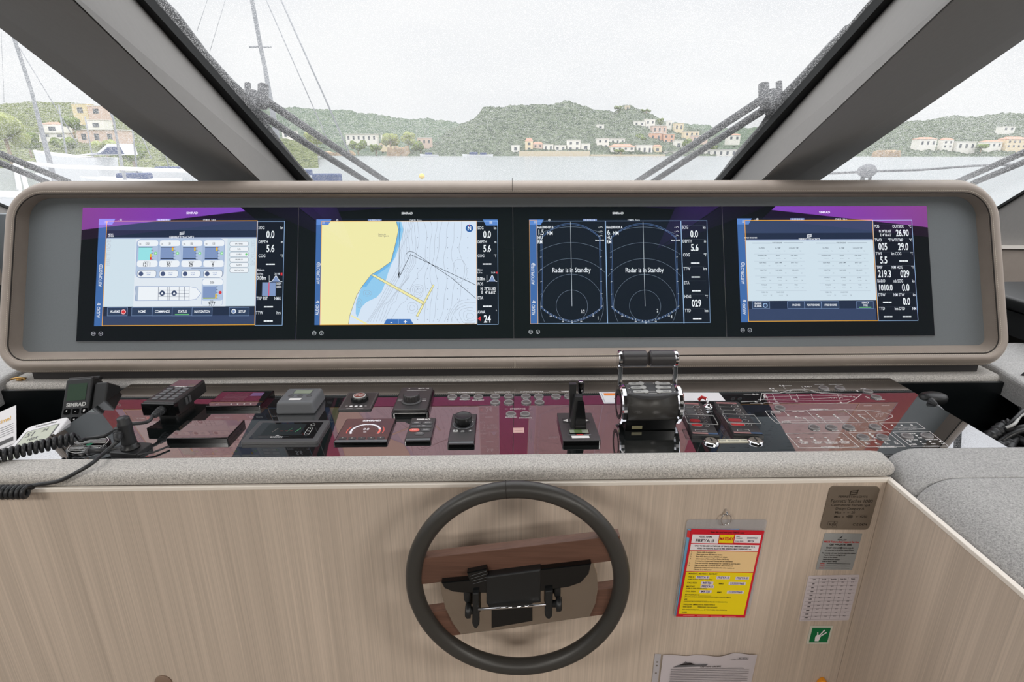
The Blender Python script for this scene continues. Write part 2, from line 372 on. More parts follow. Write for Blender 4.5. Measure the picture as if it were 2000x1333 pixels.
# outer cabin sides, mostly hidden: keep stray light out below the sills
b = MB(); b.box(-3.0, -3.4, 0, -2.96, 2.6, CZ-.30, M_panelgrey); struct(b.build('wall_left'))
b = MB(); b.box(2.96, -3.4, 0, 3.0, 2.6, CZ-.30, M_panelgrey); struct(b.build('wall_right'))
b = MB(); b.box(-3.0, -3.44, 0, 3.0, -3.4, CZ+.42, M_panelgrey); struct(b.build('wall_rear'))
b = MB(); b.box(-3.0, -3.4, CZ-.30, -2.96, -1.2, CZ+.42, M_panelgrey); struct(b.build('wall_left_rear'))
b = MB(); b.box(2.96, -3.4, CZ-.30, 3.0, -1.2, CZ+.42, M_panelgrey); struct(b.build('wall_right_rear'))
b = MB(); b.box(-3.0, 2.62, 0, 3.0, 2.67, CZ-.28, M_panelgrey); struct(b.build('wall_bow'))
b = MB(); b.box(-2.96, 1.62, CZ-.64, 2.96, 2.61, CZ-.60, M_dark); struct(b.build('trim_3'))

# ---- windscreen plane, pillars and panes
WF = Frame((0, 2.3, CZ-.113), (1, 0, 0), (0, -1.37, .533))
def wline(a, bpx, off):
    p = WF.px(*a, off); q = WF.px(*bpx, off); k = (q[0]-p[0])/(q[1]-p[1])
    return lambda v: Vector((p[0]+k*(v-p[1]), v, off))
def pillar(name, e1, rub, seam, e2, e3):
    A = wline(*e1, 0); R = wline(*rub, 0.0); S = wline(*seam, .196); B = wline(*e2, .20); Cc = wline(*e3, .03)
    v0, v1 = -.30, 1.46
    b = MB(WF)
    def sec(v): return [A(v), B(v), Cc(v), Cc(v)+Vector((0, 0, -.05)), A(v)+Vector((0, 0, -.02))]
    lo, hi = sec(v0), sec(v1)
    b.raw(lo+hi, [(i, (i+1) % 5, 5+(i+1) % 5, 5+i) for i in range(5)]+[(4, 3, 2, 1, 0), (5, 6, 7, 8, 9)], M_pillar)
    # leather joint running down the pillar
    d = (B(0)-A(0)).normalized(); nrm = Vector((0, 0, 1))
    f = (S(0)-A(0)).dot(d)/(B(0)-A(0)).length
    P = [A(v)+(B(v)-A(v))*f for v in (v0, v1)]; wv = d*.0022; l = .0016*Vector((d.z*(-1 if d.x > 0 else 1), 0, abs(d.x)))
    b.raw([P[0]-wv+l, P[0]+wv+l, P[1]+wv+l, P[1]-wv+l], [(0, 1, 2, 3)], M_dkthread)
    o = struct(b.build(name, fixn=True))
    b = MB(WF); z0, z1 = Vector((0, 0, -.02)), Vector((0, 0, .012))
    q = [A(v0)+z0, A(v0)+z1, R(v0)+z1, R(v0)+z0, A(v1)+z0, A(v1)+z1, R(v1)+z1, R(v1)+z0]
    b.raw(q, [(0, 1, 5, 4), (1, 2, 6, 5), (2, 3, 7, 6), (3, 0, 4, 7)], M_rubber); b.build('window_seal', parent=o, fixn=True)
    return A, R, Cc
LA, LR, LC = pillar('trim_4', ((580, 350), (270, 0)), ((602, 350), (292, 0)), ((514, 350), (154, 0)), ((505, 350), (146, 0)), ((383, 350), (-71, 0)))
RA, RR, RC = pillar('trim_5', ((1425, 350), (1740, 0)), ((1405, 350), (1716, 0)), ((1481, 350), (1848, 0)), ((1490, 350), (1858, 0)), ((1605, 350), (2112, 0)))
M_win1 = window_glass('spray_flecked_glass', .42, (.90, .91, .91), 560)
M_win2 = window_glass('spray_flecked_side_glass', .55, (.90, .91, .91), 440)
def pane(name, pts, m):
    b = MB(WF); b.poly(pts, m, -.012); return struct(b.build(name))
v0, v1 = -.30, 1.46
pane('window_1', [LA(v0)[:2], RA(v0)[:2], RA(v1)[:2], LA(v1)[:2]], M_win1)
pane('window_2', [(-3.4, v0), LC(v0)[:2], LC(v1)[:2], (-3.4, v1)], M_win2)
pane('window_3', [RC(v0)[:2], (3.4, v0), (3.4, v1), RC(v1)[:2]], M_win2)

# ---- side coamings seen past both ends of the display surround
def side(X, s, pts, m, name, kindstruct=True, thick=.3):
    b = MB(); P = [atX(x, y, X) for x, y in pts]; Q = [p+Vector((s*thick, 0, 0)) for p in P]; n = len(P)
    b.raw(P+Q, [list(range(n)), list(range(n, 2*n))[::-1]]+[(i, n+i, n+(i+1) % n, (i+1) % n) for i in range(n)], m)
    o = b.build(name, fixn=True)
    if kindstruct: struct(o)
    return o
side(2.16, 1, [(1890, 446), (1950, 408), (2130, 300), (2130, 482), (1890, 482)], M_pillar, 'trim_6', thick=.4)
side(2.15, 1, [(1890, 445), (1950, 407), (2130, 298), (2130, 291), (1950, 402), (1890, 440)], M_rubber, 'trim_7', thick=.4)
side(2.13, 1, [(1890, 482), (2130, 488), (2130, 612), (1890, 600)], M_leather, 'trim_8', thick=.4)
side(2.12, 1, [(1890, 479), (2130, 481), (2130, 489), (1890, 485)], M_edge, 'trim_9', thick=.4)
side(-2.36, -1, [(60, 425), (14, 406), (-130, 345), (-130, 482), (60, 482)], M_pillar, 'trim_10', thick=.4)
side(-2.35, -1, [(60, 426), (14, 407), (-130, 346), (-130, 341), (14, 402), (60, 421)], M_rubber, 'trim_11', thick=.4)
side(-2.33, -1, [(60, 486), (-130, 486), (-130, 690), (60, 690)], M_leather, 'trim_12', thick=.4)
side(-2.32, -1, [(60, 480), (-130, 480), (-130, 489), (60, 487)], M_edge, 'trim_13', thick=.4)
# black seat cushion at the right end
t = thing('bench_seat', 'black leather seat edge beyond the right end of the padded screen surround', 'seat', atX(1990, 640, 1.75))
b = MB(); P0 = atX(1890, 572, 1.6); P1 = atX(2130, 720, 1.6)
b.box(1.60, P1.y, CZ-.555, 2.0, P0.y+.05, atX(1960, 603, 1.6).z, M_black); b.build('seat_base', t)
z1 = atX(1960, 603, 1.6).z; z2 = atX(1960, 575, 1.6).z
b = MB(); b.box(1.59, P1.y, z1+.003, 2.0, P0.y+.05, z2, M_black, .012, 4); b.build('cushion', t)

# ================================================================== DISPLAY SURROUND
def ring(u0, v0, u1, v1, off, bl, br, tr, tl, n=10): return [Vector((p[0], p[1], off)) for p in rr(u0, v0, u1, v1, (bl, br, tr, tl), n)]
RA_ = ring(-1.272, -.2085, 1.330, .2085, -.004, .022, .022, .055, .055)
RB_ = ring(-1.276, -.2325, 1.334, .207, .035, .045, .045, .07, .07)
RD_ = ring(-1.312, -.264, 1.372, .249, .018, .075, .075, .115, .115)
def mixr(a, b_, t, dz=0): return [x.lerp(y, t)+Vector((0, 0, dz)) for x, y in zip(a, b_)]
prof = [RA_, mixr(RA_, RB_, .5, .000), mixr(RA_, RB_, .85, -.001), RB_]
t = thing('display_surround', 'long taupe leather padded surround framing the four screens', 'surround', DF.M @ Vector((.03, -.26, 0)))
def bridge(mb, rings, m, smooth=True):
    n = len(rings[0]); vs = [p for r in rings for p in r]; fs = []
    for j in range(len(rings)-1):
        for i in range(n): fs.append((j*n+i, j*n+(i+1) % n, (j+1)*n+(i+1) % n, (j+1)*n+i))
    mb.raw(vs, fs, m, smooth)
b = MB(DF); bridge(b, prof, M_leather); b.build('leather_reveal', t)
b = MB(DF); outer = [RB_]+[mixr(RB_, RD_, q, math.sin(q*PI)*.016) for q in (.1, .25, .42, .6, .78, .92)]+[RD_]
bk = [Vector((p.x, p.y, -.02)) for p in RD_]; cx, cy = .03, -.0075
bk2 = [Vector((cx+(p.x-cx)*.995, cy+(p.y-cy)*.94, -.06)) for p in RD_]
bridge(b, outer+[bk, bk2], M_leather); b.build('leather_padding', t)
b = MB(DF); b.tube([p+Vector((0, 0, .0012)) for p in RB_], .0016, M_dkthread, 6, closed=True)
b.line([(.033, .2085), (.033, .244)], .0012, M_dkthread, .0485); b.line([(.036, -.234), (.036, -.262)], .0012, M_thread, .047); b.build('piping', t)
def stitches(mb, r, m, pitch=.0052, ln=.0030, w=.0011):
    n = len(r); P = r+[r[0]]; acc = 0
    for i in range(n):
        a, c = P[i], P[i+1]; d = c-a; l = d.length
        if l < 1e-6: continue
        d.normalize(); q = Vector((-d.y, d.x, 0))*w/2; x = (pitch-acc) if acc > 0 else 0
        while x < l:
            s = a+d*x; e_ = s+d*ln; mb.raw([s-q, e_-q, e_+q, s+q], [(0, 1, 2, 3)], m); x += pitch
        acc = (l-(x-pitch)) % pitch
b = MB(DF)
stitches(b, mixr(RB_, RD_, .12, .0072), M_thread); stitches(b, mixr(RB_, RD_, .90, .0072), M_thread)
stitches(b, [p+Vector((0, 0, .0006)) for p in mixr(RA_, RB_, .88, .001)], M_thread); b.build('stitching', t)
b = MB(DF); b.poly([(p.x, p.y) for p in RA_], M_panelgrey, -.0035); b.poly([(p.x, p.y) for p in RB_], M_dark, -.03); b.build('mounting_panel', t)
b = MB(DF); b.box(-1.26, -.215, -.13, 1.32, .24, -.04, M_dark); b.build('back_shell', t)
PLZ = CZ-.576
b = MB(); b.box(-1.235, 1.39, PLZ, 1.30, 1.60, atZ(1000, 722, CZ-.545).z+.02, M_dgrey2); b.build('plinth', t)

# ================================================================== CONSOLE
t = thing('dash_panel', 'glossy black glass instrument panel between the padded bolsters', 'control panel', (.03, 1.15, DZ-.02))
DX0, DX1, DY0, DY1 = -.948, 1.022, .9515, 1.336
b = MB(); b.box(DX0, DY0, DZ-.008, DX1, DY1, DZ, M_dash, .0008, 1); glassp = b.build('glass_plate', t)
DASH = t
# wells left and right of the glass, with the console carcass under it
def well(x0, x1, name):
    b = MB(); z0 = DZ-.16; y0, y1 = .952, 1.345
    b.box(x0, y0, z0-.01, x1, y1, z0, M_well); b.box(x0-.01, y0, z0, x0, y1, DZ-.008, M_well); b.box(x1, y0, z0, x1+.01, y1, DZ-.008, M_well)
    b.box(x0, y1, z0, x1, y1+.01, DZ-.02, M_well); b.box(x0, y0-.004, z0, x1, y0-.0005, DZ-.02, M_well)
    return struct(b.build(name))
well(-1.46, DX0+.02, 'trim_14'); well(DX1-.02, 1.55, 'trim_15')
b = MB(); b.box(DX0+.03, .954, DZ-.165, DX1-.03, 1.336, DZ-.0085, M_dark); b.build('carcass', t)

def bolster(name, label, path, prof, m, caps=True):
    """upholstered bar: profile (outward, z) swept between two ends"""
    b = MB(); P0, P1, nrm = Vector(path[0]), Vector(path[1]), Vector(path[2])
    n = len(prof); vs = []
    L_ = (P1-P0); segs = [0, .006/L_.length, .02/L_.length, 1-.02/L_.length, 1-.006/L_.length, 1]; shr = [.006, .0018, 0, 0, .0018, .006]
    c = Vector((sum(p[0] for p in prof)/n, 0, sum(p[1] for p in prof)/n))
    for s_, h in zip(segs, shr):
        for p in prof:
            d = Vector((p[0], 0, p[1]))-c; dl = d.length; d = d*(1-h/dl); q = c+d
            vs.append(P0+L_*s_+nrm*q.x+Vector((0, 0, q.z)))
    fs = [(j*n+i, j*n+(i+1) % n, (j+1)*n+(i+1) % n, (j+1)*n+i) for j in range(5) for i in range(n)]+[list(range(n))[::-1], [5*n+i for i in range(n)]]
    b.raw(vs, fs, m, True); o = b.build(name, fixn=True); return tag(o, label, 'bolster')
# front bolster (outward = -Y)
def rprof(d, top, bot, r, rb=.008, roll=False):
    """d depth, rounded front top edge radius r; outward coordinate 0..d"""
    out = [(0, bot), (0, top-rb)]+[(rb-rb*math.cos(a), top-rb+rb*math.sin(a)) for a in (PI/6, PI/3, PI/2)]
    out += [(d-r+r*math.sin(a), top-r+r*math.cos(a)) for a in [PI/2*i/8 for i in range(9)]]
    if roll: return out+[(d-r+r*math.cos(a), top-r-r*math.sin(a)) for a in (.2, .4, .6)]+[(d-r+r*math.cos(.75), bot)]
    return out+[(d, bot)]
FT = CZ-.556
sx = at(1750, 933, .89).x
bolster('padded_bolster', 'long grey fabric bolster along the front of the instrument panel', ((-1.62, .950, 0), (sx, .950, 0), (0, -1, 0)), rprof(.058, FT, PZ+.002, .0165, roll=True), M_fab)
def blk(name, label, x0, x1, y0, y1, top, bot, r, m):
    b = MB(); pr = rprof(x1-x0, top, bot, r)
    n = len(pr); vs = []; ys = [(y0, .006), (y0+.004, .0022), (y0+.015, 0), (y1-.015, 0), (y1-.004, .0022), (y1, .006)]
    c = Vector((sum(p[0] for p in pr)/n, 0, sum(p[1] for p in pr)/n))
    for y, h in ys:
        for p in pr:
            d = Vector((p[0], 0, p[1]))-c; q = c+d*(1-h/d.length); vs.append(Vector((x1-q.x, y, q.z)))
    fs = [(j*n+i, j*n+(i+1) % n, (j+1)*n+(i+1) % n, (j+1)*n+i) for j in range(5) for i in range(n)]+[list(range(n))[::-1], [5*n+i for i in range(n)]]
    b.raw(vs, fs, m, True); return tag(b.build(name, fixn=True), label, 'bolster')
blk('side_bolster', 'grey fabric block at the right end of the front bolster, behind the armrest', sx+.002, 1.75, .846, .950, FT+.001, CZ-.64, .065, M_fab2)
blk('armrest', 'wide grey fabric armrest top along the wooden side panel on the right', PX+.011, 1.75, .10, .843, FT+.002, CZ-.61, .070, M_fab2)
b = MB(); b.box(PX+.0095, .05, CZ-.66, PX+.042, .60, PZ+.007, M_dark, .003); struct(b.build('trim_16'))
# rear ledge bolsters under the surround
RT_ = CZ-.577; LB_ = CZ-.626; LY = 1.362
lx = at(6, 760, LY).x; rx = at(1957, 745, LY).x
bolster('padded_ledge', 'long grey fabric ledge below the leather surround, behind the instrument panel', ((lx, 1.45, 0), (rx, 1.45, 0), (0, -1, 0)), rprof(1.45-LY, RT_, LB_, .014), M_fab)
# side returns of the ledge, running outward and towards the seat
def wedge(name, label, pts, top, bot, m, bev=.012):
    b = MB(); b.prism(pts, bot, top, m, bev, seg=4, smooth=False); return tag(b.build(name), label, 'bolster')
q0 = atZ(1954, 757, LB_); q1 = atZ(2000, 790, LB_); dd = (q1-q0)
far = q0+dd*4
wedge('side_bolster', 'grey fabric return at the right end of the rear ledge, holding the hanging black cable', [(rx+.002, 1.60), (rx+.002, q0.y+.002), (far.x, far.y), (2.0, far.y), (2.0, 1.60)], RT_+.012, LB_, M_fab2)
q0 = atZ(10, 774, LB_); q1 = atZ(-40, 812, LB_); far = q0+(q1-q0)*4
wedge('side_bolster', 'grey fabric return at the left end of the rear ledge', [(lx-.002, 1.60), (-1.95, 1.60), (-1.95, far.y), (far.x, far.y), (lx-.002, q0.y)], RT_+.012, LB_, M_fab2)

# glowing fittings made up for the added fill lamps (unseen, above and behind the helm)
M_diff = newmat('fill_lamp_diffuser'); _t = M_diff.node_tree; _e = _t.nodes.new('ShaderNodeEmission'); _e.inputs[0].default_value = (1, .96, .9, 1); _e.inputs[1].default_value = 3; _o = _t.nodes.new('ShaderNodeOutputMaterial'); _t.links.new(_e.outputs[0], _o.inputs[0])
for i, (lx, ly) in enumerate(FILL_LAMPS):
    t = thing('fill_lamp', ['added fill lamp overhead, front left', 'added fill lamp overhead, front right', 'added fill lamp overhead, rear left', 'added fill lamp overhead, rear right'][i], 'lamp', (lx, ly, ZC), 'added fill lamps')
    b = MB(); b.box(lx-.27, ly-.17, ZC-.012, lx+.27, ly+.17, ZC, M_lgrey, .004); b.build('fill_lamp_housing', t)
    b = MB(); b.box(lx-.25, ly-.15, ZC-.016, lx+.25, ly+.15, ZC-.0125, M_diff); b.build('diffuser', t)

b = MB(); b.box(-4.8, 2.5, CZ-1.45, 4.8, 9.0, CZ-1.35, pm('foredeck_gelcoat', (225, 224, 222), .4)); struct(b.build('foredeck'))

# ================================================================== THE FOUR SCREENS
class Scr:
    """draws on the display plane from rectified photo measurements: zoom origin and scale per screen"""
    def __init__(s, ox, oy, k): s.ox, s.oy, s.k = ox, oy, k; s.b = None
    def p(s, x, y): return DF.px(s.ox+x/s.k, s.oy+y/s.k)
    def R(s, x0, y0, x1, y1, m, z):
        u0, v1 = s.p(x0, y0); u1, _ = s.p(x1, y0); _, v0 = s.p(x0, y1); s.b.rect(u0, v0, u1, v1, m, z); return (u0, v0, u1, v1)
    def RL(s, x0, y0, x1, y1, w, m, z, r=0):
        u0, v1 = s.p(x0, y0); u1, _ = s.p(x1, y0); _, v0 = s.p(x0, y1)
        s.b.line(rr(u0, v0, u1, v1, r, 5) if r else [(u0, v0), (u1, v0), (u1, v1), (u0, v1)], w, m, z, closed=True)
    def RF(s, x0, y0, x1, y1, m, z, r):
        u0, v1 = s.p(x0, y0); u1, _ = s.p(x1, y0); _, v0 = s.p(x0, y1); s.b.poly(rr(u0, v0, u1, v1, r, 5), m, z)
    def T(s, t, x, y, h, m, z, sx=.72, al='CENTER', bold=.012, rot=0):
        u, v = s.p(x, y); s.b.text(t, u, v, h/s.k*.00142, m, z, sx, bold, al, rot)
    def PL(s, pts, m, z): s.b.poly([s.p(*q) for q in pts], m, z)
    def LN(s, pts, w, m, z, closed=False): s.b.line([s.p(*q) for q in pts], w*.00142/s.k, m, z, closed)
WH = L(235, 240, 245); BG = L(206, 222, 232); BG2 = L(222, 230, 238); NAVY = L(8, 14, 28); BLUE = L(62, 104, 165); SLATE = L(52, 66, 98)
SLATE2 = L(30, 42, 66); ORG = L(235, 170, 60); LBL = L(160, 195, 235); STEEL = L(126, 148, 190); DK = L(40, 44, 52); GRN = L(110, 200, 120); RED = L(215, 50, 55)
YEL = L(225, 190, 50); TAB = L(70, 88, 120); LAND = L(238, 232, 170); SEA = L(212, 226, 242); SHAL = L(145, 200, 235); CONT = L(150, 155, 165); BTN = L(90, 135, 205)
TXT = L(222, 228, 235)
UX = [-1.130, -.5490, .0350, .6145, 1.190]
LBLS = ['leftmost wide touch screen showing white tank levels page', 'wide touch screen showing a yellow and white sea chart',
        'wide touch screen showing two black radar circles in standby', 'rightmost wide touch screen showing a white engine table page']
def logo(b, cx, cy, w, m, z):
    for i in range(3):
        y = cy+w*.28-i*w*.28; pts = [(cx-w*.5, y-w*.10), (cx-w*.2, y-w*.02), (cx+w*.15, y-.0), (cx+w*.5, y+w*.08)]
        b.line(pts, w*.13, m, z)
    b.line([(cx-w*.47, cy+w*.2), (cx-w*.5, cy-w*.42)], w*.11, m, z); b.line([(cx+w*.5, cy+w*.42), (cx+w*.46, cy-w*.14)], w*.11, m, z)
def icons(b, u, v, m):
    b.arc(u, v, .0052, 0, 2*PI, .0009, m, .0006, 14); b.text('OC/NV', u, v, .0042, m, .0006, .6)
    b.arc(u+.0195, v, .0052, 0, 2*PI, .0009, m, .0006, 14); b.line([(u+.0155, v+.0005), (u+.0235, v+.0005)], .001, m, .0006); b.line([(u+.0195, v), (u+.0195, v-.0045)], .001, m, .0006)
def col(S, items, xl, xr, xc, z=.0006):
    """data column: (kind, text..., y)"""
    for it in items:
        if it[0] == 'h': S.T(it[1], xl+it[4] if len(it) > 4 else xl, it[3], 26, TXT, z, .74, 'LEFT'); S.T(it[2], xr+(it[4] if len(it) > 4 else 0), it[3], 24, TXT, z, .72, 'RIGHT')
        elif it[0] == 'v': S.T(it[1], xc+(it[3] if len(it) > 3 else 0), it[2], 62, WH, z, .66, bold=.02)
        elif it[0] == '-': S.T('---', xc+(it[2] if len(it) > 2 else 0), it[1], 52, WH, z, 1.1, bold=.03)
def start(i, S):
    t = thing('touch_screen', LBLS[i], 'screen', DF.M @ Vector(((UX[i]+UX[i+1])/2, -.1815, 0)), 'row of touch screens in the leather surround')
    b = MB(DF); b.box(UX[i]+.0006, -.1815, -.003, UX[i+1]-.0006, .1815, 0, M_glass0, .0003, 1); b.build('cover_glass', t)
    b = MB(DF); b.rect(UX[i], -.1822, UX[i+1], .1822, M_lgrey, -.0012)
    b.line([(UX[i], -.182), (UX[i+1], -.182), (UX[i+1], .182), (UX[i], .182)], .0008, M_mgrey, .0003, True); b.build('bezel_edge', t)
    b = MB(DF); icons(b, *[S.p(185, 1140), S.p(150, 1160), S.p(162, 1150), S.p(219, 1110)][i], L(190, 195, 198)); b.build('button_icons', t)
    x = [1024, 956, 920, 914][i]; y = [116, 121, 120, 110][i]
    b = MB(DF); u, v = S.p(x, y); b.text('SIMRAD', u, v, .0062, L(225, 228, 230), .0006, 1.05, .03); b.build('brand_lettering', t)
    S.b = MB(DF); return t
def frame_common(S, x0, y0, xr, yb, barx, tab, main_r):
    """dark status area, blue side bar and outline"""
    S.R(x0, y0, xr, yb, NAVY, .0002)
def sidebar(S, x0, x1, y0, y1, xs, ay, uy, line=True):
    S.R(x0, y0, x1, y1, BLUE, .0003)
    S.T('AUTOPILOT', xs[0], ay, 27, TXT, .0006, .78, rot=PI/2); S.T('AUDIO', xs[1], uy, 27, TXT, .0006, .78, rot=PI/2)
    u, v = S.p(xs[0]+2, ay-92); S.b.arc(u, v, .0046, 0, 2*PI, .0012, TXT, .0006, 14); S.b.line([(u-.004, v), (u+.004, v)], .0012, TXT, .0006); S.b.line([(u, v+.004), (u, v-.004)], .0009, TXT, .0006)
    u, v = S.p(xs[1]+2, uy-68)
    for q in range(4): S.b.rect(u-.004+q*.0022, v-.003, u-.0025+q*.0022, v+.001+.001*((q*3) % 4), TXT, .0006)
def tabgrid(S, pts, cx, cy, lines=False):
    S.PL(pts, BTN, .0005)
    u, v = S.p(cx, cy)
    if lines:
        for q in (-1, 0, 1): S.b.rect(u-.004, v+q*.0024-.0006, u+.004, v+q*.0024+.0006, TXT, .0007)
    else:
        for a in (-1, 0, 1):
            for c in (-1, 0, 1): S.b.rect(u+a*.003-.0008, v+c*.0026-.0007, u+a*.003+.0008, v+c*.0026+.0007, TXT, .0007)
def status(S, y, xs):
    S.T('.. @', xs[0], y, 17, TXT, .0006, .9); S.R(xs[1]-60, y-9, xs[1]+60, y+8, L(120, 140, 190), .0004); S.T('N 39 53 4 16', xs[1], y, 15, TXT, .0006, .8); S.T('17:48:35   5.6 m', xs[2], y, 15, TXT, .0006, .8)
def tide(S, x, y, w, h, m=STEEL):
    pts = [(x+w*i/16, y-h*math.exp(-((i/16-.52)/.2)**2)) for i in range(17)]
    S.PL([(x+w, y), (x, y)]+pts, m, .0005); S.LN(pts, 4, TXT, .00065); S.LN([(x, y+6), (x, y-h*1.05)], 3, TXT, .0006)

# ---- screen 1: tank levels
S = Scr(140, 390, 4.3478); t = start(0, S); B = S.b
frame_common(S, 232, 163, 1812, 1076, 0, 0, 0)
sidebar(S, 233, 302, 170, 1076, (247, 229), 660, 958)
tabgrid(S, [(233, 165), (372, 165), (345, 215), (231, 215)], 296, 192)
status(S, 174, (410, 782, 1170))
x0, x1 = 300, 1578
S.R(x0, 186, x1, 333, SLATE, .0004); S.R(x0, 262, x1, 322, SLATE2, .0005); S.R(x0, 324, x1, 334, L(150, 165, 195), .0005)
S.R(295, 333, 1573, 912, BG, .0004); S.R(547, 334, 1325, 912, BG2, .0005)
S.R(270, 912, 1556, 990, SLATE2, .0004); S.R(267, 990, 1553, 1068, SLATE, .0004)
u, v = S.p(938, 287); logo(B, u, v, .0115, WH, .0007); S.T('FERRETTIYACHTS', 935, 321, 20, WH, .0007, .95); S.T('MENU', 332, 297, 14, WH, .0007, .8); S.T('LEVELS', 334, 312, 14, WH, .0007, .8)
S.T('FERRETTI YACHTS', 316, 450, 36, L(188, 200, 210), .0006, .55, rot=PI/2); S.T('FERRETTI YACHTS', 1537, 450, 36, L(188, 200, 210), .0006, .55, rot=-PI/2)
S.RF(556, 336, 1300, 666, L(176, 194, 220), .00055, .012); S.RL(556, 336, 1300, 666, .0006, STEEL, .0006, .012)
for i, (xa, va, cap) in enumerate([(562, '1211', '1320'), (748, '30', '150'), (937, '26', '150'), (1124, '6', '150')]):
    S.RF(xa, 345, xa+176, 396, WH, .0006, .006); S.RF(xa-6, 519, xa+170, 576, WH, .0006, .006); S.RL(xa, 345, xa+178, 576, .0006, STEEL, .00065, .008)
    S.T(cap, xa+82, 376, 20, DK, .0007, .6); S.T('Cap.', xa+22, 377, 12, DK, .0007, .6)
    S.R(xa+9, 405, xa+122, 517, L(150, 222, 226) if i == 0 else STEEL, .0007); S.R(xa+9, 405, xa+122, 409, DK, .00075)
    if i: S.R(xa+8, 500, xa+118, 507, SLATE2, .0008)
    for q in range(5): S.R(xa+114, 404+q*26, xa+134, 407+q*26, DK, .0008)
    S.R(xa+104, 410 if i else 462, xa+118, 436 if i else 490, YEL, .0008); S.R(xa+104, 404 if i else 490, xa+118, 410 if i else 512, RED, .0008)
    u, v = S.p(xa+152, 457); B.disc(u, v, .0042, GRN, .0007); B.disc(u, v, .0026, L(200, 240, 205), .0008)
    S.T('TANK %d' % (i+1), xa+80, 531, 11, DK, .0007, .9); S.T(va, xa+76, 555, 34, DK, .0007, .75, bold=.02)
    S.RF(xa-2, 602, xa+158, 662, WH, .0006, .0068); S.RL(xa-2, 602, xa+158, 662, .0008, SLATE, .0007, .0068)
    u, v = S.p(xa+28, 632); B.disc(u, v, .0062, L(70, 84, 120), .00075); S.T('VALVE', xa+92, 624, 11, STEEL, .0007, .8); S.T('PUMP', xa+92, 640, 11, STEEL, .0007, .8)
S.LN([(1018, 586), (1208, 586)], 3, SLATE, .0007)
for i, s_ in enumerate(['BATTERIES', 'FUEL', 'LEVELS', 'FIRE/BILGE', 'ALERTS', 'VENTILATION']):
    y = 358+i*45; S.RF(1344, y, 1503, y+38, WH, .0006, .0045); S.RL(1344, y, 1503, y+38, .0006, SLATE, .0007, .0045); S.T(s_, 1422, y+19, 12, DK, .0007, .8)
u, v = S.p(1484, 467); B.disc(u, v, .003, GRN, .00075)
# hull plan
hull = [(545, 737), (1000, 739), (1060, 752), (1100, 797), (1060, 845), (1000, 857), (545, 860), (538, 800)]
S.PL(hull, WH, .0006); S.LN(hull, 3, STEEL, .0007, True); S.PL([(545, 737), (570, 737), (562, 860), (540, 860)], L(170, 185, 205), .00065)
for x in (738, 815, 832, 915, 960, 1000): S.LN([(x, 742), (x-2, 856)], 3, SLATE, .0007)
for y in (770, 797, 825): S.LN([(738, y), (1000, y+2)], 2, SLATE, .0007)
for x in (770, 872):
    u, v = S.p(x, 796); B.disc(u, v, .0072, SLATE, .0008); S.PL([(x-13, 806), (x+13, 806), (x, 784)], WH, .0009)
S.RF(1110, 676, 1288, 860, L(176, 194, 220), .0006, .006); S.RF(1112, 678, 1286, 728, WH, .00065, .006); S.RL(1110, 676, 1288, 900, .0006, STEEL, .0007, .006); S.T('5000', 1194, 707, 20, DK, .0007, .6)
S.R(1117, 738, 1232, 834, STEEL, .0007); S.R(1117, 834, 1232, 843, L(150, 170, 60), .0007)
for q in range(5): S.R(1226, 738+q*25, 1242, 741+q*25, DK, .0008)
S.R(1220, 800, 1234, 842, YEL, .0008); u, v = S.p(1262, 790); B.disc(u, v, .0042, RED, .0007); S.T('FUEL', 1192, 864, 11, DK, .0007, .8); S.T('977', 1191, 888, 36, DK, .0007, .75, bold=.02)
for (a, c, s_) in ((306, 476, 'ALARMS'), (512, 684, 'HOME'), (686, 856, 'COMMANDS'), (856, 1024, 'STATUS'), (1024, 1194, 'NAVIGATION'), (1340, 1508, 'SETUP')):
    S.R(a, 918, c, 988, L(44, 60, 88), .0005); S.RL(a, 918, c, 988, .0008, L(130, 155, 195), .0006); S.T(s_, (a+c)/2-(22 if s_ == 'ALARMS' else -24 if s_ == 'SETUP' else 0), 953, 22, WH, .0007, .7, bold=.02)
S.R(878, 974, 997, 983, GRN, .0007); u, v = S.p(441, 955); B.disc(u, v, .0068, RED, .0007); B.arc(u, v, .0056, 0, 2*PI, .001, WH, .0008, 12); u, v = S.p(1377, 950); B.disc(u, v, .0062, WH, .0007); B.disc(u, v, .004, STEEL, .0008)
S.RL(301, 184, 1578, 1072, .0016, ORG, .0009)
S.R(1580, 186, 1812, 1068, NAVY, .00035); S.RL(1581, 186, 1808, 1070, .0011, LBL, .0009)
col(S, [('h', 'SOG', 'kn', 241), ('v', '0.0', 300), ('h', 'DEPTH', 'm', 361), ('v', '5.6', 419), ('h', 'COG', '°T', 480), ('-', 545)], 1586, 1796, 1688)
S.T('Mahon', 1576, 600, 20, TXT, .0006, .8, 'LEFT'); S.T('0.19m', 1575, 634, 20, TXT, .0006, .75, 'LEFT'); S.T('21:39', 1745, 634, 20, TXT, .0006, .75); S.R(1775, 622, 1790, 646, RED, .0006); S.T('0.08m', 1573, 668, 34, WH, .0006, .66, 'LEFT')
tide(S, 1678, 698, 110, 50); S.R(1620, 704, 1734, 820, STEEL, .0005); S.R(1673, 704, 1680, 820, L(220, 70, 100), .0006); S.T('0.05N', 1760, 714, 20, WH, .0007, .6); S.T('0.05N', 1760, 744, 20, WH, .0007, .6)
S.T('TRP BST', 1569, 842, 28, TXT, .0006, .68, 'LEFT'); S.T('NM/L', 1780, 842, 26, TXT, .0006, .7, 'RIGHT'); S.T('---', 1672, 906, 52, WH, .0006, 1.1, bold=.03)
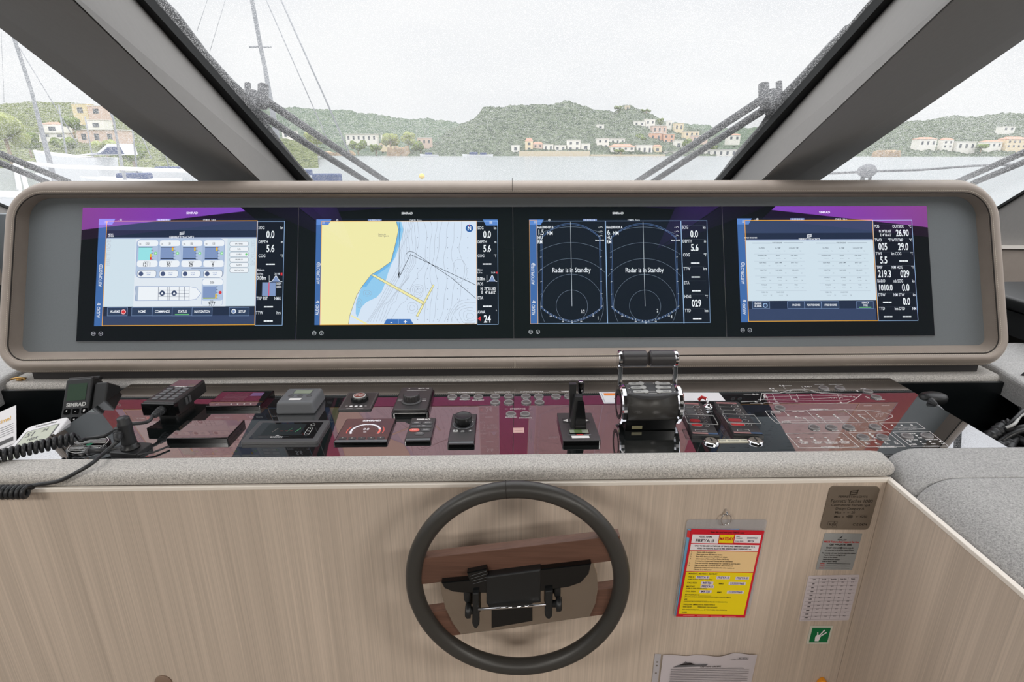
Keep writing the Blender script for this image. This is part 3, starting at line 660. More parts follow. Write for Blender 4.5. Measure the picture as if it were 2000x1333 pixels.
S.T('TTW', 1564, 963, 28, TXT, .0006, .7, 'LEFT'); S.T('hrs', 1775, 963, 28, TXT, .0006, .7, 'RIGHT'); S.T('---', 1670, 1027, 52, WH, .0006, 1.1, bold=.03)
B.build('lit_screen', t)

# ---- screen 2: chart
S = Scr(580, 390, 4.4432); t = start(1, S); B = S.b
S.R(168, 170, 1742, 1092, NAVY, .0002)
sidebar(S, 168, 216, 175, 1090, (186, 178), 655, 958)
status(S, 181, (342, 675, 1028))
cx0, cx1, cy0, cy1 = 214, 1558, 190, 1088
S.R(216, 192, 1557, 1088, SEA, .0003)
land = [(216, 192), (862, 192), (882, 262), (852, 400), (815, 540), (715, 612), (642, 655), (562, 760), (520, 830), (485, 930), (458, 1010), (446, 1088), (207, 1088)]
shal = [(862, 192), (905, 192), (925, 262), (890, 400), (855, 500), (820, 560), (790, 640), (762, 735), (735, 800), (690, 850), (605, 890), (560, 935), (540, 990), (524, 1025), (510, 990), (512, 905), (528, 850), (562, 762), (645, 655), (715, 612), (815, 540), (852, 400), (882, 262)]
S.PL(shal, SHAL, .00035)
S.PL([(862, 192), (885, 192), (905, 262), (873, 400), (835, 520), (800, 580), (715, 640), (650, 690), (600, 760), (562, 762), (645, 655), (715, 612), (815, 540), (852, 400), (882, 262)], L(110, 180, 230), .0004)
S.PL(land, LAND, .00045); S.LN(land[1:-1], 3, L(110, 105, 80), .0005)
S.PL([(640, 655), (668, 650), (1105, 890), (1098, 915)], LAND, .0005); S.LN([(640, 655), (1098, 915), (1105, 890), (668, 650)], 2.5, L(120, 110, 60), .00055)
S.PL([(1180, 738), (1192, 744), (1050, 1018), (1034, 1010)], LAND, .0005); S.LN([(1180, 738), (1034, 1010), (1050, 1018), (1192, 744)], 2.5, L(120, 110, 60), .00055, True)
S.PL([(462, 1008), (478, 1006), (616, 1078), (590, 1082)], LAND, .0005)
# depth contours as bent lines across the bay
rnd = random.Random(3)
for i in range(15):
    x = 925+i*20+max(0, i-7)*22+max(0, i-11)*26; pts = []
    for k in range(0, 31):
        y = 192+k*30; bend = -60*math.sin((y-192)/900*PI)*(i < 8)+22*math.sin(y/110+i*.55)+10*math.sin(y/47+i)
        dive = max(0, (y-560))*(-.62 if i < 9 else -.12)
        xx = x+bend*(.4+.05*i)+dive+ (30 if 650 < y < 900 and 3 < i < 9 else 0)
        if xx > 470+max(0, (1010-y))*.35 and xx < 1550 and y < 1086: pts.append((xx, y))
    if len(pts) > 2: S.LN([tuple(q) for q in pts], 1.8, CONT, .0005)
for (ex, ey, n_, rx_, ry_) in ((1500, 1010, 6, 30, 26), (1045, 795, 4, 14, 16), (1000, 940, 2, 22, 26), (610, 815, 2, 18, 14), (540, 900, 2, 12, 22), (1410, 620, 1, 60, 110)):
    for q in range(1, n_+1):
        pts = [(ex+rx_*q*math.cos(a)*(1+.12*math.sin(3*a+q)), ey+ry_*q*math.sin(a)*(1+.1*math.cos(2*a))) for a in [2*PI*j/20 for j in range(21)]]
        seg = []
        for p_ in pts:
            if 500 < p_[0] < 1552 and p_[1] < 1084: seg.append(p_)
            else:
                if len(seg) > 1: S.LN(seg, 1.8, CONT, .0005)
                seg = []
        if len(seg) > 1: S.LN(seg, 1.8, CONT, .0005)
for x in range(960, 1540, 87):
    for y in range(330, 1080, 89): S.LN([(x-4, y), (x+4, y)], 2, L(110, 115, 130), .0005); S.LN([(x, y-4), (x, y+4)], 2, L(110, 115, 130), .0005)
K = L(22, 24, 32)
S.LN([(893, 192), (884, 640)], 3, K, .0006); S.LN([(884, 682), (985, 478), (1552, 742)], 4, K, .0006)
S.LN([(946, 500), (944, 478), (965, 455), (985, 450), (1015, 460), (1180, 572), (1340, 680), (1552, 858)], 3.5, K, .0006); S.PL([(878, 650), (890, 625), (892, 640), (884, 684)], K, .0007)
S.T('Punta de', 706, 303, 15, L(90, 90, 100), .0006, .9, 'LEFT', 0); S.T('Cala Figuera', 706, 317, 15, L(90, 90, 100), .0006, .9, 'LEFT', 0)
u, v = S.p(1497, 250); B.disc(u, v, .0105, L(40, 92, 160), .0006); S.T('N', 1497, 252, 34, WH, .0007, .85, bold=.03); S.PL([(1490, 232), (1504, 232), (1498, 218)], RED, .0007)
S.PL([(752, 1086), (778, 1038), (985, 1038), (1014, 1086)], L(60, 110, 180), .0006); S.LN([(881, 1038), (881, 1086)], 2, LBL, .0007); S.T('-', 820, 1064, 40, WH, .0007, 1, bold=.02); S.T('+', 940, 1064, 40, WH, .0007, 1, bold=.02)
S.LN([(1458, 1074), (1545, 1074)], 2, K, .0006)
tabgrid(S, [(170, 172), (300, 172), (272, 222), (168, 222)], 226, 200)
S.R(1562, 190, 1742, 1088, NAVY, .00035); tabgrid(S, [(1614, 174), (1741, 174), (1741, 226), (1640, 226)], 1683, 200, True)
S.RL(216, 190, 1558, 1089, .0014, ORG, .0009); S.RL(1561, 190, 1741, 1086, .0009, LBL, .0009)
col(S, [('h', 'SOG', 'kn', 248), ('v', '0.0', 307), ('h', 'DEPTH', 'm', 369), ('v', '5.6', 428), ('h', 'COG', '°T', 490), ('-', 555)], 1567, 1731, 1650)
S.T('Mahon', 1565, 611, 15, TXT, .0006, .8, 'LEFT'); S.T('0.19 m', 1565, 636, 14, TXT, .0006, .8, 'LEFT'); S.T('21:39', 1703, 636, 14, TXT, .0006, .8); S.R(1725, 628, 1740, 644, RED, .0006); S.T('0.08m', 1565, 690, 28, WH, .0006, .7, 'LEFT'); tide(S, 1648, 712, 88, 54)
S.T('POS', 1567, 734, 28, TXT, .0006, .72, 'LEFT'); S.T("N  39°53.365'", 1728, 774, 28, WH, .0006, .62, 'RIGHT', .02); S.T("E   4°16.612'", 1724, 808, 28, WH, .0006, .62, 'RIGHT', .02)
S.T('ETA', 1567, 856, 28, TXT, .0006, .72, 'LEFT'); S.T('---', 1652, 922, 52, WH, .0006, 1.1, bold=.03); S.T('AWA', 1567, 978, 28, TXT, .0006, .72, 'LEFT'); S.T('°', 1730, 975, 28, TXT, .0006)
S.PL([(1568, 1033), (1594, 1014), (1594, 1056)], RED, .0006); S.T('24', 1652, 1040, 66, WH, .0006, .68, bold=.02)
B.build('lit_screen', t)

# ---- screen 3: two radar pages
S = Scr(1000, 390, 4.4442); t = start(2, S); B = S.b
S.R(148, 172, 1698, 1082, NAVY, .0002)
status(S, 179, (316, 676, 1055))
sidebar(S, 150, 212, 180, 1080, (182, 187), 660, 958)
S.R(216, 190, 806, 1076, NAVY, .0003); S.R(812, 190, 1462, 1076, NAVY, .0003); S.R(1468, 190, 1692, 1076, NAVY, .0003)
RB = L(120, 135, 155); RG = L(90, 120, 170)
def radar(cx, cy, l, r, top, txt, head, rng):
    """l/r: pane limits at the level of cy"""
    def xs(x, y): return x+(y-cy)*((x-1000)/4.4442)*.00052*4
    u0, _ = S.p(l, cy); u1, _ = S.p(r, cy); uc, vc = S.p(cx, cy); _, vt = S.p(cx, 196); _, vb = S.p(cx, 1072); k = .00142/4.4442
    for R_ in (134, 268, 402, 538, 672):
        seg = []
        for i in range(121):
            a = 2*PI*i/120; p = (uc+R_*k*1.0*math.cos(a), vc+R_*k*1.02*math.sin(a))
            if u0 < p[0] < u1 and vb < p[1] < vt: seg.append(p)
            else:
                if len(seg) > 1: B.line(seg, .0007, RB, .0005)
                seg = []
        if len(seg) > 1: B.line(seg, .0007, RB, .0005)
    B.line([(uc, vc), (uc, vt)], .0012, L(190, 200, 210), .0006)
    # bearing scale: top arc, two verticals, bottom arc
    ul, ur = u0+.010, u1-.010
    for o_ in (0, .0035):
        arc_t = [(ul+(ur-ul)*i/20, vt-.004-o_-.040*abs(2*i/20-1)**2.2) for i in range(21)]
        arc_b = [(ul+(ur-ul)*i/20, vb+.004+o_+.036*abs(2*i/20-1)**1.9) for i in range(21)]
        B.line(arc_t, .0009, RG, .0005); B.line(arc_b, .0009, RG, .0005)
        for uu in (ul+o_, ur-o_): B.line([(uu, vb+.040), (uu, vt-.046)], .0009, RG, .0005)
    for i in range(1, 20):
        p = arc_b[i]; B.line([(p[0], p[1]), (p[0], p[1]-.004)], .0009, TXT, .0006)
    for i, n_ in ((3, '210'), (7, '200'), (10, '180'), (13, '160'), (17, '150')):
        p = arc_b[i]; B.text(n_, p[0], p[1]-.0075, .0036, TXT, .0006, .8, .02)
    for q in range(5):
        vv = vb+.045+q*.034
        for uu in (ul, ur): B.line([(uu-.002, vv), (uu+.002, vv+.001)], .0008, TXT, .0006)
    S.T(txt, head, 614, 43, TXT, .0007, .74, bold=.01)
radar(520, 925, 246-22, 790+22, 200, 'Radar is in Standby', 516, 0)
radar(1155, 925, 858-22, 1452+24, 200, 'Radar is in Standby', 1149, 0)
S.T('Halo2000-039 B', 220, 243, 22, WH, .0007, .7, 'LEFT', .02); S.T('1.5', 222, 287, 50, WH, .0007, .66, 'LEFT'); S.T('NM', 302, 294, 34, WH, .0007, .72, 'LEFT'); S.T('HU', 222, 332, 32, WH, .0007, .72, 'LEFT'); S.T('RM', 221, 370, 32, WH, .0007, .72, 'LEFT')
S.T('Halo2000-039 A', 818, 243, 22, WH, .0007, .7, 'LEFT', .02); S.T('6', 826, 287, 50, WH, .0007, .7, 'LEFT'); S.T('NM', 875, 294, 34, WH, .0007, .72, 'LEFT'); S.T('HU', 820, 332, 32, WH, .0007, .72, 'LEFT'); S.T('RM', 820, 370, 32, WH, .0007, .72, 'LEFT')
for x in (768, 1428):
    for q in range(3): S.T('c', x-14, 242+q*37, 16, WH, .0007, .8); u, v = S.p(x+6, 246+q*37); B.arc(u, v, .0032, .2, PI, .0008, WH, .0007, 8)
    S.T('Mode: HARB', x-8, 355, 13, WH, .0007, .8)
S.T('1/2', 614, 974, 30, TXT, .0007, .66); S.T('1', 747, 1030, 30, TXT, .0007, .66); S.T('2', 1262, 967, 30, TXT, .0007, .66); S.T('4', 1384, 1020, 30, TXT, .0007, .66)
tabgrid(S, [(148, 174), (275, 174), (248, 222), (150, 222)], 204, 197)
S.R(806, 188, 813, 1076, LBL, .0008); S.R(1462, 188, 1468, 1076, LBL, .0008); S.RL(216, 188, 1690, 1078, .0008, LBL, .0008); S.RL(150, 180, 214, 1080, .0009, ORG, .0009)
for (l, r_, y) in (('SOG', 'kn', 243), ('DEPTH', 'm', 363), ('COG', '°T', 483), ('TTW', 'hrs', 603), ('ETA', '', 724), ('HDG', '°T', 845), ('TTD', 'hrs', 966)):
    o_ = (y-243)*.032; S.T(l, 1476+o_, y, 28, TXT, .0006, .7, 'LEFT')
    if r_: S.T(r_, 1680+o_, y, 26, TXT, .0006, .7, 'RIGHT')
    S.R(1478, y-18, 1684, y-16, L(60, 66, 80), .0005)
S.T('0.0', 1580, 302, 62, WH, .0006, .66, bold=.02); S.T('5.6', 1585, 421, 62, WH, .0006, .66, bold=.02); S.T('029', 1601, 904, 62, WH, .0006, .66, bold=.02)
for x, y in ((1590, 547), (1594, 668), (1599, 788), (1607, 1030)): S.T('---', x, y, 52, WH, .0006, 1.1, bold=.03)
B.build('lit_screen', t)

# ---- screen 4: engine service page
S = Scr(1400, 390, 4.3478); t = start(3, S); B = S.b
S.R(172, 155, 1656, 1044, NAVY, .0002)
status(S, 168, (336, 682, 1053))
sidebar(S, 172, 236, 165, 1044, (220, 232), 640, 930)
S.R(236, 180, 1320, 345, SLATE, .0004); S.R(236, 286, 1322, 338, SLATE2, .0005); S.R(236, 340, 1322, 350, L(150, 165, 195), .0005)
S.R(244, 350, 1326, 862, BG, .0004); S.R(266, 862, 1350, 930, SLATE2, .0004); S.R(270, 930, 1352, 1032, SLATE, .0004)
u, v = S.p(784, 308); logo(B, u, v, .0115, WH, .0007); S.T('FERRETTIYACHTS', 784, 338, 18, WH, .0007, .95); S.T('MAIN ENGINES', 288, 326, 13, WH, .0007, .9)
g2 = L(120, 130, 140)
for x0_, nm in ((512, 'PORT ENGINE'), (1054, 'STBD ENGINE')):
    S.T(nm, x0_, 369, 12, DK, .0006, .8); S.LN([(x0_-212, 371), (x0_-45, 371)], 2.5, L(80, 90, 100), .0006); S.LN([(x0_+55, 368), (x0_+220, 368)], 2.5, L(80, 90, 100), .0006)
    names = [('OIL PRESS', 'OIL TEMP', 'COOLANT TMP'), ('RUNNING HRS', 'BOOST', 'FUEL PRESS'), ('GEAR PRESS', 'GEAR TEMP', 'BATT VOLT'), ('THROTTLE', 'ENG SPEED', 'FUEL RATE'), ('EXHAUST', 'INTAKE', 'LOAD'), ('TORQUE', 'TURBO', 'TRIM'), ('TURBO OIL', 'DIAG CODE')]
    for r_, row in enumerate(names):
        y = 413+r_*62.5
        for c_, nm2 in enumerate(row):
            x = x0_-132+c_*136+r_*4; S.T(nm2, x, y, 10, L(70, 78, 88), .0006, .85); S.T('- - - -', x+4, y+24, 14, L(60, 66, 76), .0006, .8); S.T('bar', x+58, y+24, 9, g2, .0006, .8)
        if r_ < 6: S.LN([(x0_-200+r_*4, y+50), (x0_+230+r_*4, y+50)], 1.5, L(165, 178, 190), .0006)
for (a, c, s_) in ((300, 446, 'ENGINE\nALARMS'), (598, 742, 'ENGINES'), (744, 884, 'PORT ENGINE'), (888, 1034, 'STBD ENGINE'), (1184, 1328, 'SERVICE\nPAGE')):
    S.R(a, 866, c, 926, L(44, 60, 88), .0005); S.RL(a, 866, c, 926, .0008, L(130, 155, 195), .0006)
    ls = s_.split('\n'); xo = -28 if 'ALARMS' in s_ else 0
    for i, l_ in enumerate(ls): S.T(l_, (a+c)/2+xo+4, (897 if len(ls) == 1 else 885+i*22-(8 if 'PAGE' in s_ else 0)), 17, WH, .0007, .72, bold=.02)
S.R(1208, 913, 1310, 920, GRN, .0007); u, v = S.p(411, 900); B.disc(u, v, .0064, LBL, .0007); B.disc(u, v, .0045, SLATE, .0008)
tabgrid(S, [(171, 161), (296, 161), (270, 211), (174, 211)], 227, 187)
S.RL(236, 178, 1320, 1036, .0016, ORG, .0009)
S.R(1325, 178, 1654, 1030, NAVY, .00035); S.RL(1323, 176, 1654, 1030, .0011, LBL, .0009)
def two(y, l1, r1, l2, r2, v1_, v2_, ty):
    o_ = (y-229)*.062; S.T(l1, 1333+o_, y, 27, TXT, .0006, .7, 'LEFT'); S.T(r1+' '+l2, 1586+o_ if l2 == 'OUTSIDE' else 1510+o_, y, 27, TXT, .0006, .66, 'RIGHT' if l2 == 'OUTSIDE' else 'CENTER'); S.T(r2, 1650+o_, y, 25, TXT, .0006, .66, 'RIGHT')
    if v1_ == '---': S.T('---', 1410+o_, ty, 52, WH, .0006, 1.1, bold=.03)
    elif v1_: S.T(v1_, 1402+o_, ty, 62 if len(v1_) < 6 else 54, WH, .0006, .62, bold=.02)
    if v2_ == '---': S.T('---', 1570+o_, ty, 52, WH, .0006, 1.1, bold=.03)
    else: S.T(v2_, 1574+o_, ty, 62 if len(v2_) < 5 else 60, WH, .0006, .62, bold=.02)
    S.R(1330+o_, y-16, 1650+o_, y-14, L(60, 66, 80), .0005)
two(229, 'POS', '', 'OUTSIDE', '°C', '', '26.90', 287)
S.T("N 39°53.365'", 1482, 270, 24, WH, .0006, .62, 'RIGHT', .02); S.T("E  4°16.612'", 1482, 302, 24, WH, .0006, .62, 'RIGHT', .02)
two(346, 'TWD', '°T', 'WTRTMP', '°C', '005', '29.0', 403); two(462, 'TWS', 'kn', 'COG', '°T', '5.5', '---', 518); two(577, 'TRIP', 'NM', 'HDG', '°T', '219.3', '029', 635)
two(693, 'BARO', 'mb', 'SOG', 'kn', '1010.0', '0.0', 751); two(811, 'DTW', 'NM', 'STW', 'kn', '---', '0.0', 868); two(928, 'TTD', 'hrs', 'DTD', 'NM', '---', '---', 990)
B.build('lit_screen', t)

# ================================================================== THINGS ON THE INSTRUMENT PANEL
WP = M_white
def kp(x, y, h=0.0): return KF.px(x, y, h)
# ---- printed legends and press buttons belong to the panel itself
Z1 = lambda x, y: (780+x/4.762, 740+y/4.762)
Z2 = lambda x, y: (1330+x/4.255, 720+y/4.255)
pb = MB(KF)
def PT(t, q, h, sx=1.0, al='CENTER', bold=.02, rot=0.0): u, v = kp(*q); pb.text(t, u, v, h, WP, .0004, sx, bold, al, rot)
def PLn(pts, w=.0010, closed=False): pb.line([kp(*q) for q in pts], w, WP, .0004, closed)
BTNS = []
for x, y in ((492, 168), (612, 168), (735, 168), (892, 163), (1017, 163), (1177, 162), (1296, 162), (1457, 162), (1577, 160), (892, 218), (1017, 217), (1180, 217), (1303, 217), (1038, 326), (1170, 326)):
    BTNS.append((Z1(x, y), .0118))
for x, y in ((1187, 160), (1320, 160), (1553, 188), (1623, 236), (822, 325), (1108, 488), (1250, 488), (1395, 486), (1613, 482), (1513, 567), (1673, 567), (1880, 560)):
    BTNS.append((Z2(x, y), .0122))
BTNS.append(((1810.5, 850.8), .0122))
proto = None
for q, r in BTNS:
    u, v = kp(*q, .002)
    if proto is None:
        b = MB(Matrix.Translation((u, v, DZ)))
        b.lathe([(r, 0), (r, .0022), (r*.93, .0032), (r*.84, .0034), (r*.80, .0026), (r*.72, .0024)], M_button, 26)
        b.lathe([(r*.72, .0024), (r*.66, .0030), (r*.3, .0027), (.0001, .0026)], M_buttonl, 26)
        proto = b.build('push_button', DASH); pu, pv = u, v
    else:
        o = proto.copy(); COL.objects.link(o); o.parent = DASH; o.location = (u-pu, v-pv, 0); ROOT[o.name] = ROOT[DASH.name]
for x, y, w in ((487, 198, 8), (610, 198, 13), (732, 202, 16), (1462, 188, 10), (1585, 188, 8), (1175, 190, 5), (1300, 190, 6), (1040, 360, 20), (1172, 367, 18)):
    PT({8: 'HORN', 13: 'SEARCH LT', 16: 'DECK LIGHT', 10: 'WIPER', 5: 'BOW', 6: 'STERN', 20: 'AUTO/MAN', 18: 'EMERGENCY'}[w], Z1(x, y), .0042, .9)
for x, y in ((892, 250), (1017, 250), (1183, 247), (1308, 245), (897, 138), (1017, 138), (1180, 137), (1296, 137)): PT('-', Z1(x, y), .006)
for t_, x, y, xa, xb in (('COMMANDS', 622, 130, 452, 790), ('WINDLASS', 958, 126, 850, 1068), ('INTERCEPTORS', 1233, 124, 1125, 1342), ('WIPERS', 1557, 121, 1392, 1670), ('STEERING', 1102, 283, 985, 1222)):
    PT(t_, Z1(x, y), .0060, 1.0); hw = len(t_)*9+22; hw = min(hw, (xb-xa)/2-18)
    PLn([Z1(xa, y), Z1(x-hw, y)]); PLn([Z1(x+hw, y), Z1(xb, y)])
# right side: yacht profile
def zl(pts, w=.0010, closed=False): PLn([Z2(*p) for p in pts], w, closed)
zl([(500, 280), (660, 272), (670, 208), (820, 206), (870, 190), (930, 176), (1050, 176), (1140, 200), (1360, 214), (1500, 216), (1440, 262), (1380, 286), (1250, 292), (690, 286)], .0014)
zl([(690, 240), (760, 236), (1080, 226), (1340, 228), (1430, 238)]); zl([(640, 262), (1080, 254), (1240, 246), (1420, 232)]); zl([(700, 272), (1300, 268), (1400, 262)], .0008)
zl([(880, 186), (1000, 180), (1060, 196), (1340, 222)], .0008); zl([(870, 206), (1100, 196), (1180, 210)], .0012); zl([(930, 176), (900, 196), (820, 206)], .0008)
for x in (700, 760, 900, 960, 1080, 1300): zl([(x, 214), (x+22, 262)], .0008)
for x in (1230, 1270, 1320): zl([(x, 250), (x+14, 240), (x+24, 250)], .0008)
zl([(690, 214), (700, 232), (690, 250)], .0014); zl([(575, 292), (700, 290)]); zl([(1296, 292), (1386, 292)]); zl([(640, 220), (520, 216)], .0008); zl([(730, 272), (740, 288)], .0008)
zl([(850, 152), (866, 170)], .0008); zl([(1000, 150), (1035, 178)], .0008)
def lamp(x, y, r=5): u, v = kp(*Z2(x, y)); pb.disc(u, v, .0023, WP, .0005, 10); pb.arc(u, v-.0022, .0028, PI, 2*PI, .0008, WP, .0005, 6)
for x, y in ((600, 214), (632, 214), (740, 168), (765, 168), (765, 188), (790, 188), (824, 144), (850, 144), (1030, 150), (1055, 152), (620, 277), (668, 290), (790, 274), (955, 272), (1328, 283), (690, 232), (710, 240), (775, 258), (940, 258), (1438, 238), (1465, 188), (1540, 238), (1552, 244)): lamp(x, y)
for t_, x, y in (('ANCHOR', 1150, 134), ('NAVIGATION', 1285, 134), ('MAST', 1215, 184), ('LIGHT', 1352, 182), ('BOW', 1515, 168), ('CAMERA', 1655, 262), ('DECK', 792, 295), ('BILGE', 1130, 520), ('BILGE', 1285, 520), ('BILGE', 1430, 518), ('BILGE', 1650, 516), ('HATCH', 890, 146), ('TV', 1078, 152)):
    PT(t_, Z2(x, y), .0042, 1.0)
# plan view
zl([(700, 355), (1040, 350), (1350, 345), (1560, 350), (1690, 368), (1755, 390), (1758, 405), (1700, 430), (1640, 438), (1500, 448), (1150, 454), (795, 456), (745, 415)], .0011, True)
zl([(745, 372), (820, 450)]); zl([(1040, 350), (1150, 452)]); zl([(1358, 346), (1480, 444)]); zl([(1525, 350), (1625, 436)]); zl([(860, 438), (1560, 430)], .0007)
zl([(845, 345), (885, 385)], .0008); zl([(1030, 416), (1072, 456)], .0008); zl([(1160, 412), (1210, 456)], .0008); zl([(1300, 412), (1350, 456)], .0008); zl([(1515, 412), (1565, 456)], .0008)
for x, y in ((890, 390), (955, 402), (1022, 415), (1130, 386), (1142, 402), (1165, 412), (1270, 386), (1283, 400), (1305, 412), (1478, 385), (1492, 400), (1515, 412)): lamp(x, y)
for x0_, y0_, x1_, y1_ in ((748, 356, 820, 372), (838, 440, 905, 456), (1070, 338, 1195, 347), (1165, 652, 1305, 664), (1636, 648, 1780, 660)):
    zl([(x0_, y0_), (x1_, y0_), (x1_+8, y1_), (x0_+8, y1_)], .0009, True)
for t_, x, y in (('TANKS', 790, 364), ('TANKS', 876, 448), ('FIRE PUMP', 1132, 343), ('LOW LEVEL', 975, 360), ('ALARMS', 1236, 658), ('PORT', 1200, 342), ('ENGINE ROOM', 1708, 654), ('PUMP', 975, 414)): PT(t_, Z2(x, y), .0042, 1.0)
zl([(870, 542), (1340, 536), (1480, 656), (982, 662)], .0011, True); zl([(1395, 536), (1720, 530), (1865, 652), (1535, 655)], .0011, True)
for (x, y), t1, t2 in zip(((998, 597), (1110, 597), (1224, 597), (1336, 595)), ('BATTERY', 'CHARGER', 'GENERATOR', 'INVERTER'), ('ALARM', 'FAULT', 'OVERLOAD', 'FAILURE')):
    lamp(x, y); PT(t1, Z2(x+22, y+18), .0042, .9); PT(t2, Z2(x+30, y+27), .0038, .9); PT('=', Z2(x-22, y-20), .0070, 1.2)
for x, y in ((1533, 617), (1620, 618), (1697, 617), (1780, 615), (1592, 566), (1568, 546)): lamp(x, y); PT('ON', Z2(x+20, y+13), .0042, .9)
PT('GENERATOR', Z2(1555, 598), .0042); PT('SHORE', Z2(1705, 597), .0042)
zz = lambda x, y: (1720+x/7.143, 740+y/7.143)
def z3(pts, w=.0010, closed=True): PLn([zz(*p) for p in pts], w, closed)
z3([(-20, 620), (500, 615), (622, 700), (110, 710)], .0011); z3([(170, 748), (680, 738), (945, 945), (430, 948)], .0011)
for x, y in ((158, 652), (292, 652), (432, 650), (415, 885), (560, 885), (690, 882), (830, 880), (500, 798)):
    u, v = kp(*zz(x, y)); pb.disc(u, v, .0024, WP, .0005, 10); PT('OFF', zz(x+50, y+30), .0042, .9)
PT('WATER MAKER', zz(360, 682), .0042); PT('SAFETY LIGHTS', zz(370, 708), .0042); PT('BILGE', zz(440, 770), .0042); PT('SEA PUMP', zz(440, 858), .0042); PT('FIRE PUMP', zz(715, 852), .0042); PT('STABILIZERS', zz(700, 947), .0044); PT('PUMP', zz(460, 925), .0042)
pb.build('printed_legend', DASH)
b = MB(KF); b.line([kp(1003, 778), kp(1002, 890)], .0008, M_black, .0003); b.build('panel_joint', DASH)

# ---- helpers for flat instruments
def rect_of(c, h):
    tl, tr, br, bl = [kp(*q, h) for q in c]
    return ((tl[0]+bl[0])/2, (bl[1]+br[1])/2, (tr[0]+br[0])/2, (tl[1]+tr[1])/2)
def inst(label, cat, name, c, h, bodym, r=.004, bev=.0012, group=None):
    x0, y0, x1, y1 = rect_of(c, h)
    t = thing(name, label, cat, ((x0+x1)/2, (y0+y1)/2, DZ), group)
    b = MB(KF); b.prism(rr(x0, y0, x1, y1, r, 4), .0003, h, bodym, bev); b.build('housing', t)
    return t, x0, y0, x1, y1
CC = {'mon1': [(435.6, 763.6), (536.4, 763.6), (506, 794), (401, 794)], 'mon2': [(365.7, 821.5), (478.7, 820.3), (443, 857), (323, 856.4)],
      'grey': [(561.6, 758.4), (630, 757.7), (609, 787), (542.7, 784.6)], 'knob': [(681.6, 766.8), (740.5, 766.8), (724, 799.6), (658.6, 799.6)],
      'joy': [(784.4, 756.6), (847.3, 756.6), (832, 800), (767.4, 800)], 'garm': [(506, 821.8), (645, 821.3), (619.4, 862.3), (469, 863.8)],
      'sim': [(679, 817.8), (774.5, 817.8), (755, 864.5), (649, 864.5)], 'key': [(804.8, 816.9), (853, 817), (840.5, 862), (788.7, 862)],
      'knobc': [(885, 809.3), (932.7, 809.3), (926, 868.5), (872.4, 868.5)], 'lever': [(1088.7, 807.6), (1156, 807.6), (1172.7, 861.8), (1098, 861.8)]}
M_face = mirror_glass('gloss_instrument_glass', (.40, .40, .41))
# two blank glossy monitors on the left
t, x0, y0, x1, y1 = inst('small square-edged black glass display behind the fist radio, with faint icons', 'display', 'small_display', CC['mon1'], .010, M_gblack, .002)
b = MB(KF); b.rect(x0+.002, y0+.002, x1-.002, y1-.002, M_face, .0103)
for i in range(4): b.disc(x0+.055+i*.015, y0+.010, .0018, WP, .0106, 8)
b.line([(x0+.02, y0+.009), (x0+.026, y0+.011)], .0006, WP, .0106); b.build('front_glass', t)
b = MB(KF); b.rect(x1-.046, y1-.032, x1-.018, y1-.014, glow(92, 74, 110), .0105)
for i in range(6): b.line([(x0+.02, y1-.02-i*.007), (x1-.05, y1-.02-i*.007)], .0006, M_button, .0105)
b.build('screen_image', t)
t, x0, y0, x1, y1 = inst('blank black glass display nearest the cable socket, front row', 'display', 'small_display', CC['mon2'], .011, M_gblack, .002)
b = MB(KF); b.rect(x0+.002, y0+.002, x1-.002, y1-.002, M_face, .0113); b.build('front_glass', t)
# grey autopilot remote box with LCD
t = thing('alarm_control', 'rounded mid grey control box with small LCD and three buttons', 'control unit', (*kp(586, 780), DZ))
x0, y0, x1, y1 = rect_of(CC['grey'], .030)
b = MB(KF); bm = bmesh.new(); bmesh.ops.create_cube(bm, size=1)
for v in bm.verts: v.co = Vector(((x0+x1)/2+v.co.x*(x1-x0)*(1.0+(.10 if v.co.z < 0 else 0)), (y0+y1)/2+v.co.y*(y1-y0)*(1+(.08 if v.co.z < 0 else 0)), .015+v.co.z*.0296))
bmesh.ops.bevel(bm, geom=bm.edges[:], offset=.007, segments=4, affect='EDGES', profile=.6); b.frombm(bm, M_mgrey, True); b.build('housing', t)
b = MB(KF); b.rect(x0+.022, y1-.034, x1-.018, y1-.012, M_lcdgrey, .0302); b.line([(x0+.022, y1-.034), (x1-.018, y1-.034), (x1-.018, y1-.012), (x0+.022, y1-.012)], .0012, M_dgrey, .0304, True); b.build('lcd', t)
for i in range(3):
    b = MB(Matrix.Translation((x0+.021+i*.021, (y0+y1)/2-.006, DZ+.0296))); b.lathe([(.0062, 0), (.0060, .0010), (.0045, .0016), (.0001, .0016)], M_dgrey, 16); b.build('button', t)
b = MB(KF); b.rect(x0+.024, y0+.010, x1-.030, y0+.020, WP, .0303); b.build('white_label', t)
# engine start/steering selector with notched ring
t, x0, y0, x1, y1 = inst('flat dark square plate with a notched round knob and three white dots', 'selector switch', 'selector_plate', CC['knob'], .004, M_dgrey2, .003, .001)
cx, cy = kp(703, 782, .004)
b = MB(Matrix.Translation((cx, cy, DZ+.004))); pts = []
for i in range(64): a = 2*PI*i/64; r = .0185+(.0014 if (i % 8) < 5 else -.0010); pts.append((r*math.cos(a), r*math.sin(a)))
b.prism(pts, 0, .010, M_black, .0015); b.lathe([(.0150, .010), (.0150, .0125), (.0135, .0130)], M_lgrey, 24); b.build('knob', t)
b = MB(Matrix.Translation((cx, cy, DZ+.0172))); b.disc(0, 0, .0125, ink(120, 55, 45), 0, 20)
for i in range(3): b.line([(-.009, .005-i*.005), (-.003, .008-i*.005), (.003, .004-i*.005), (.009, .007-i*.005)], .0012, WP, .0003)
b.build('knob_emblem', t)
b = MB(KF)
for i in range(3): b.disc(cx-.0125+i*.0115, cy-.034, .0038, WP, .0043, 14)
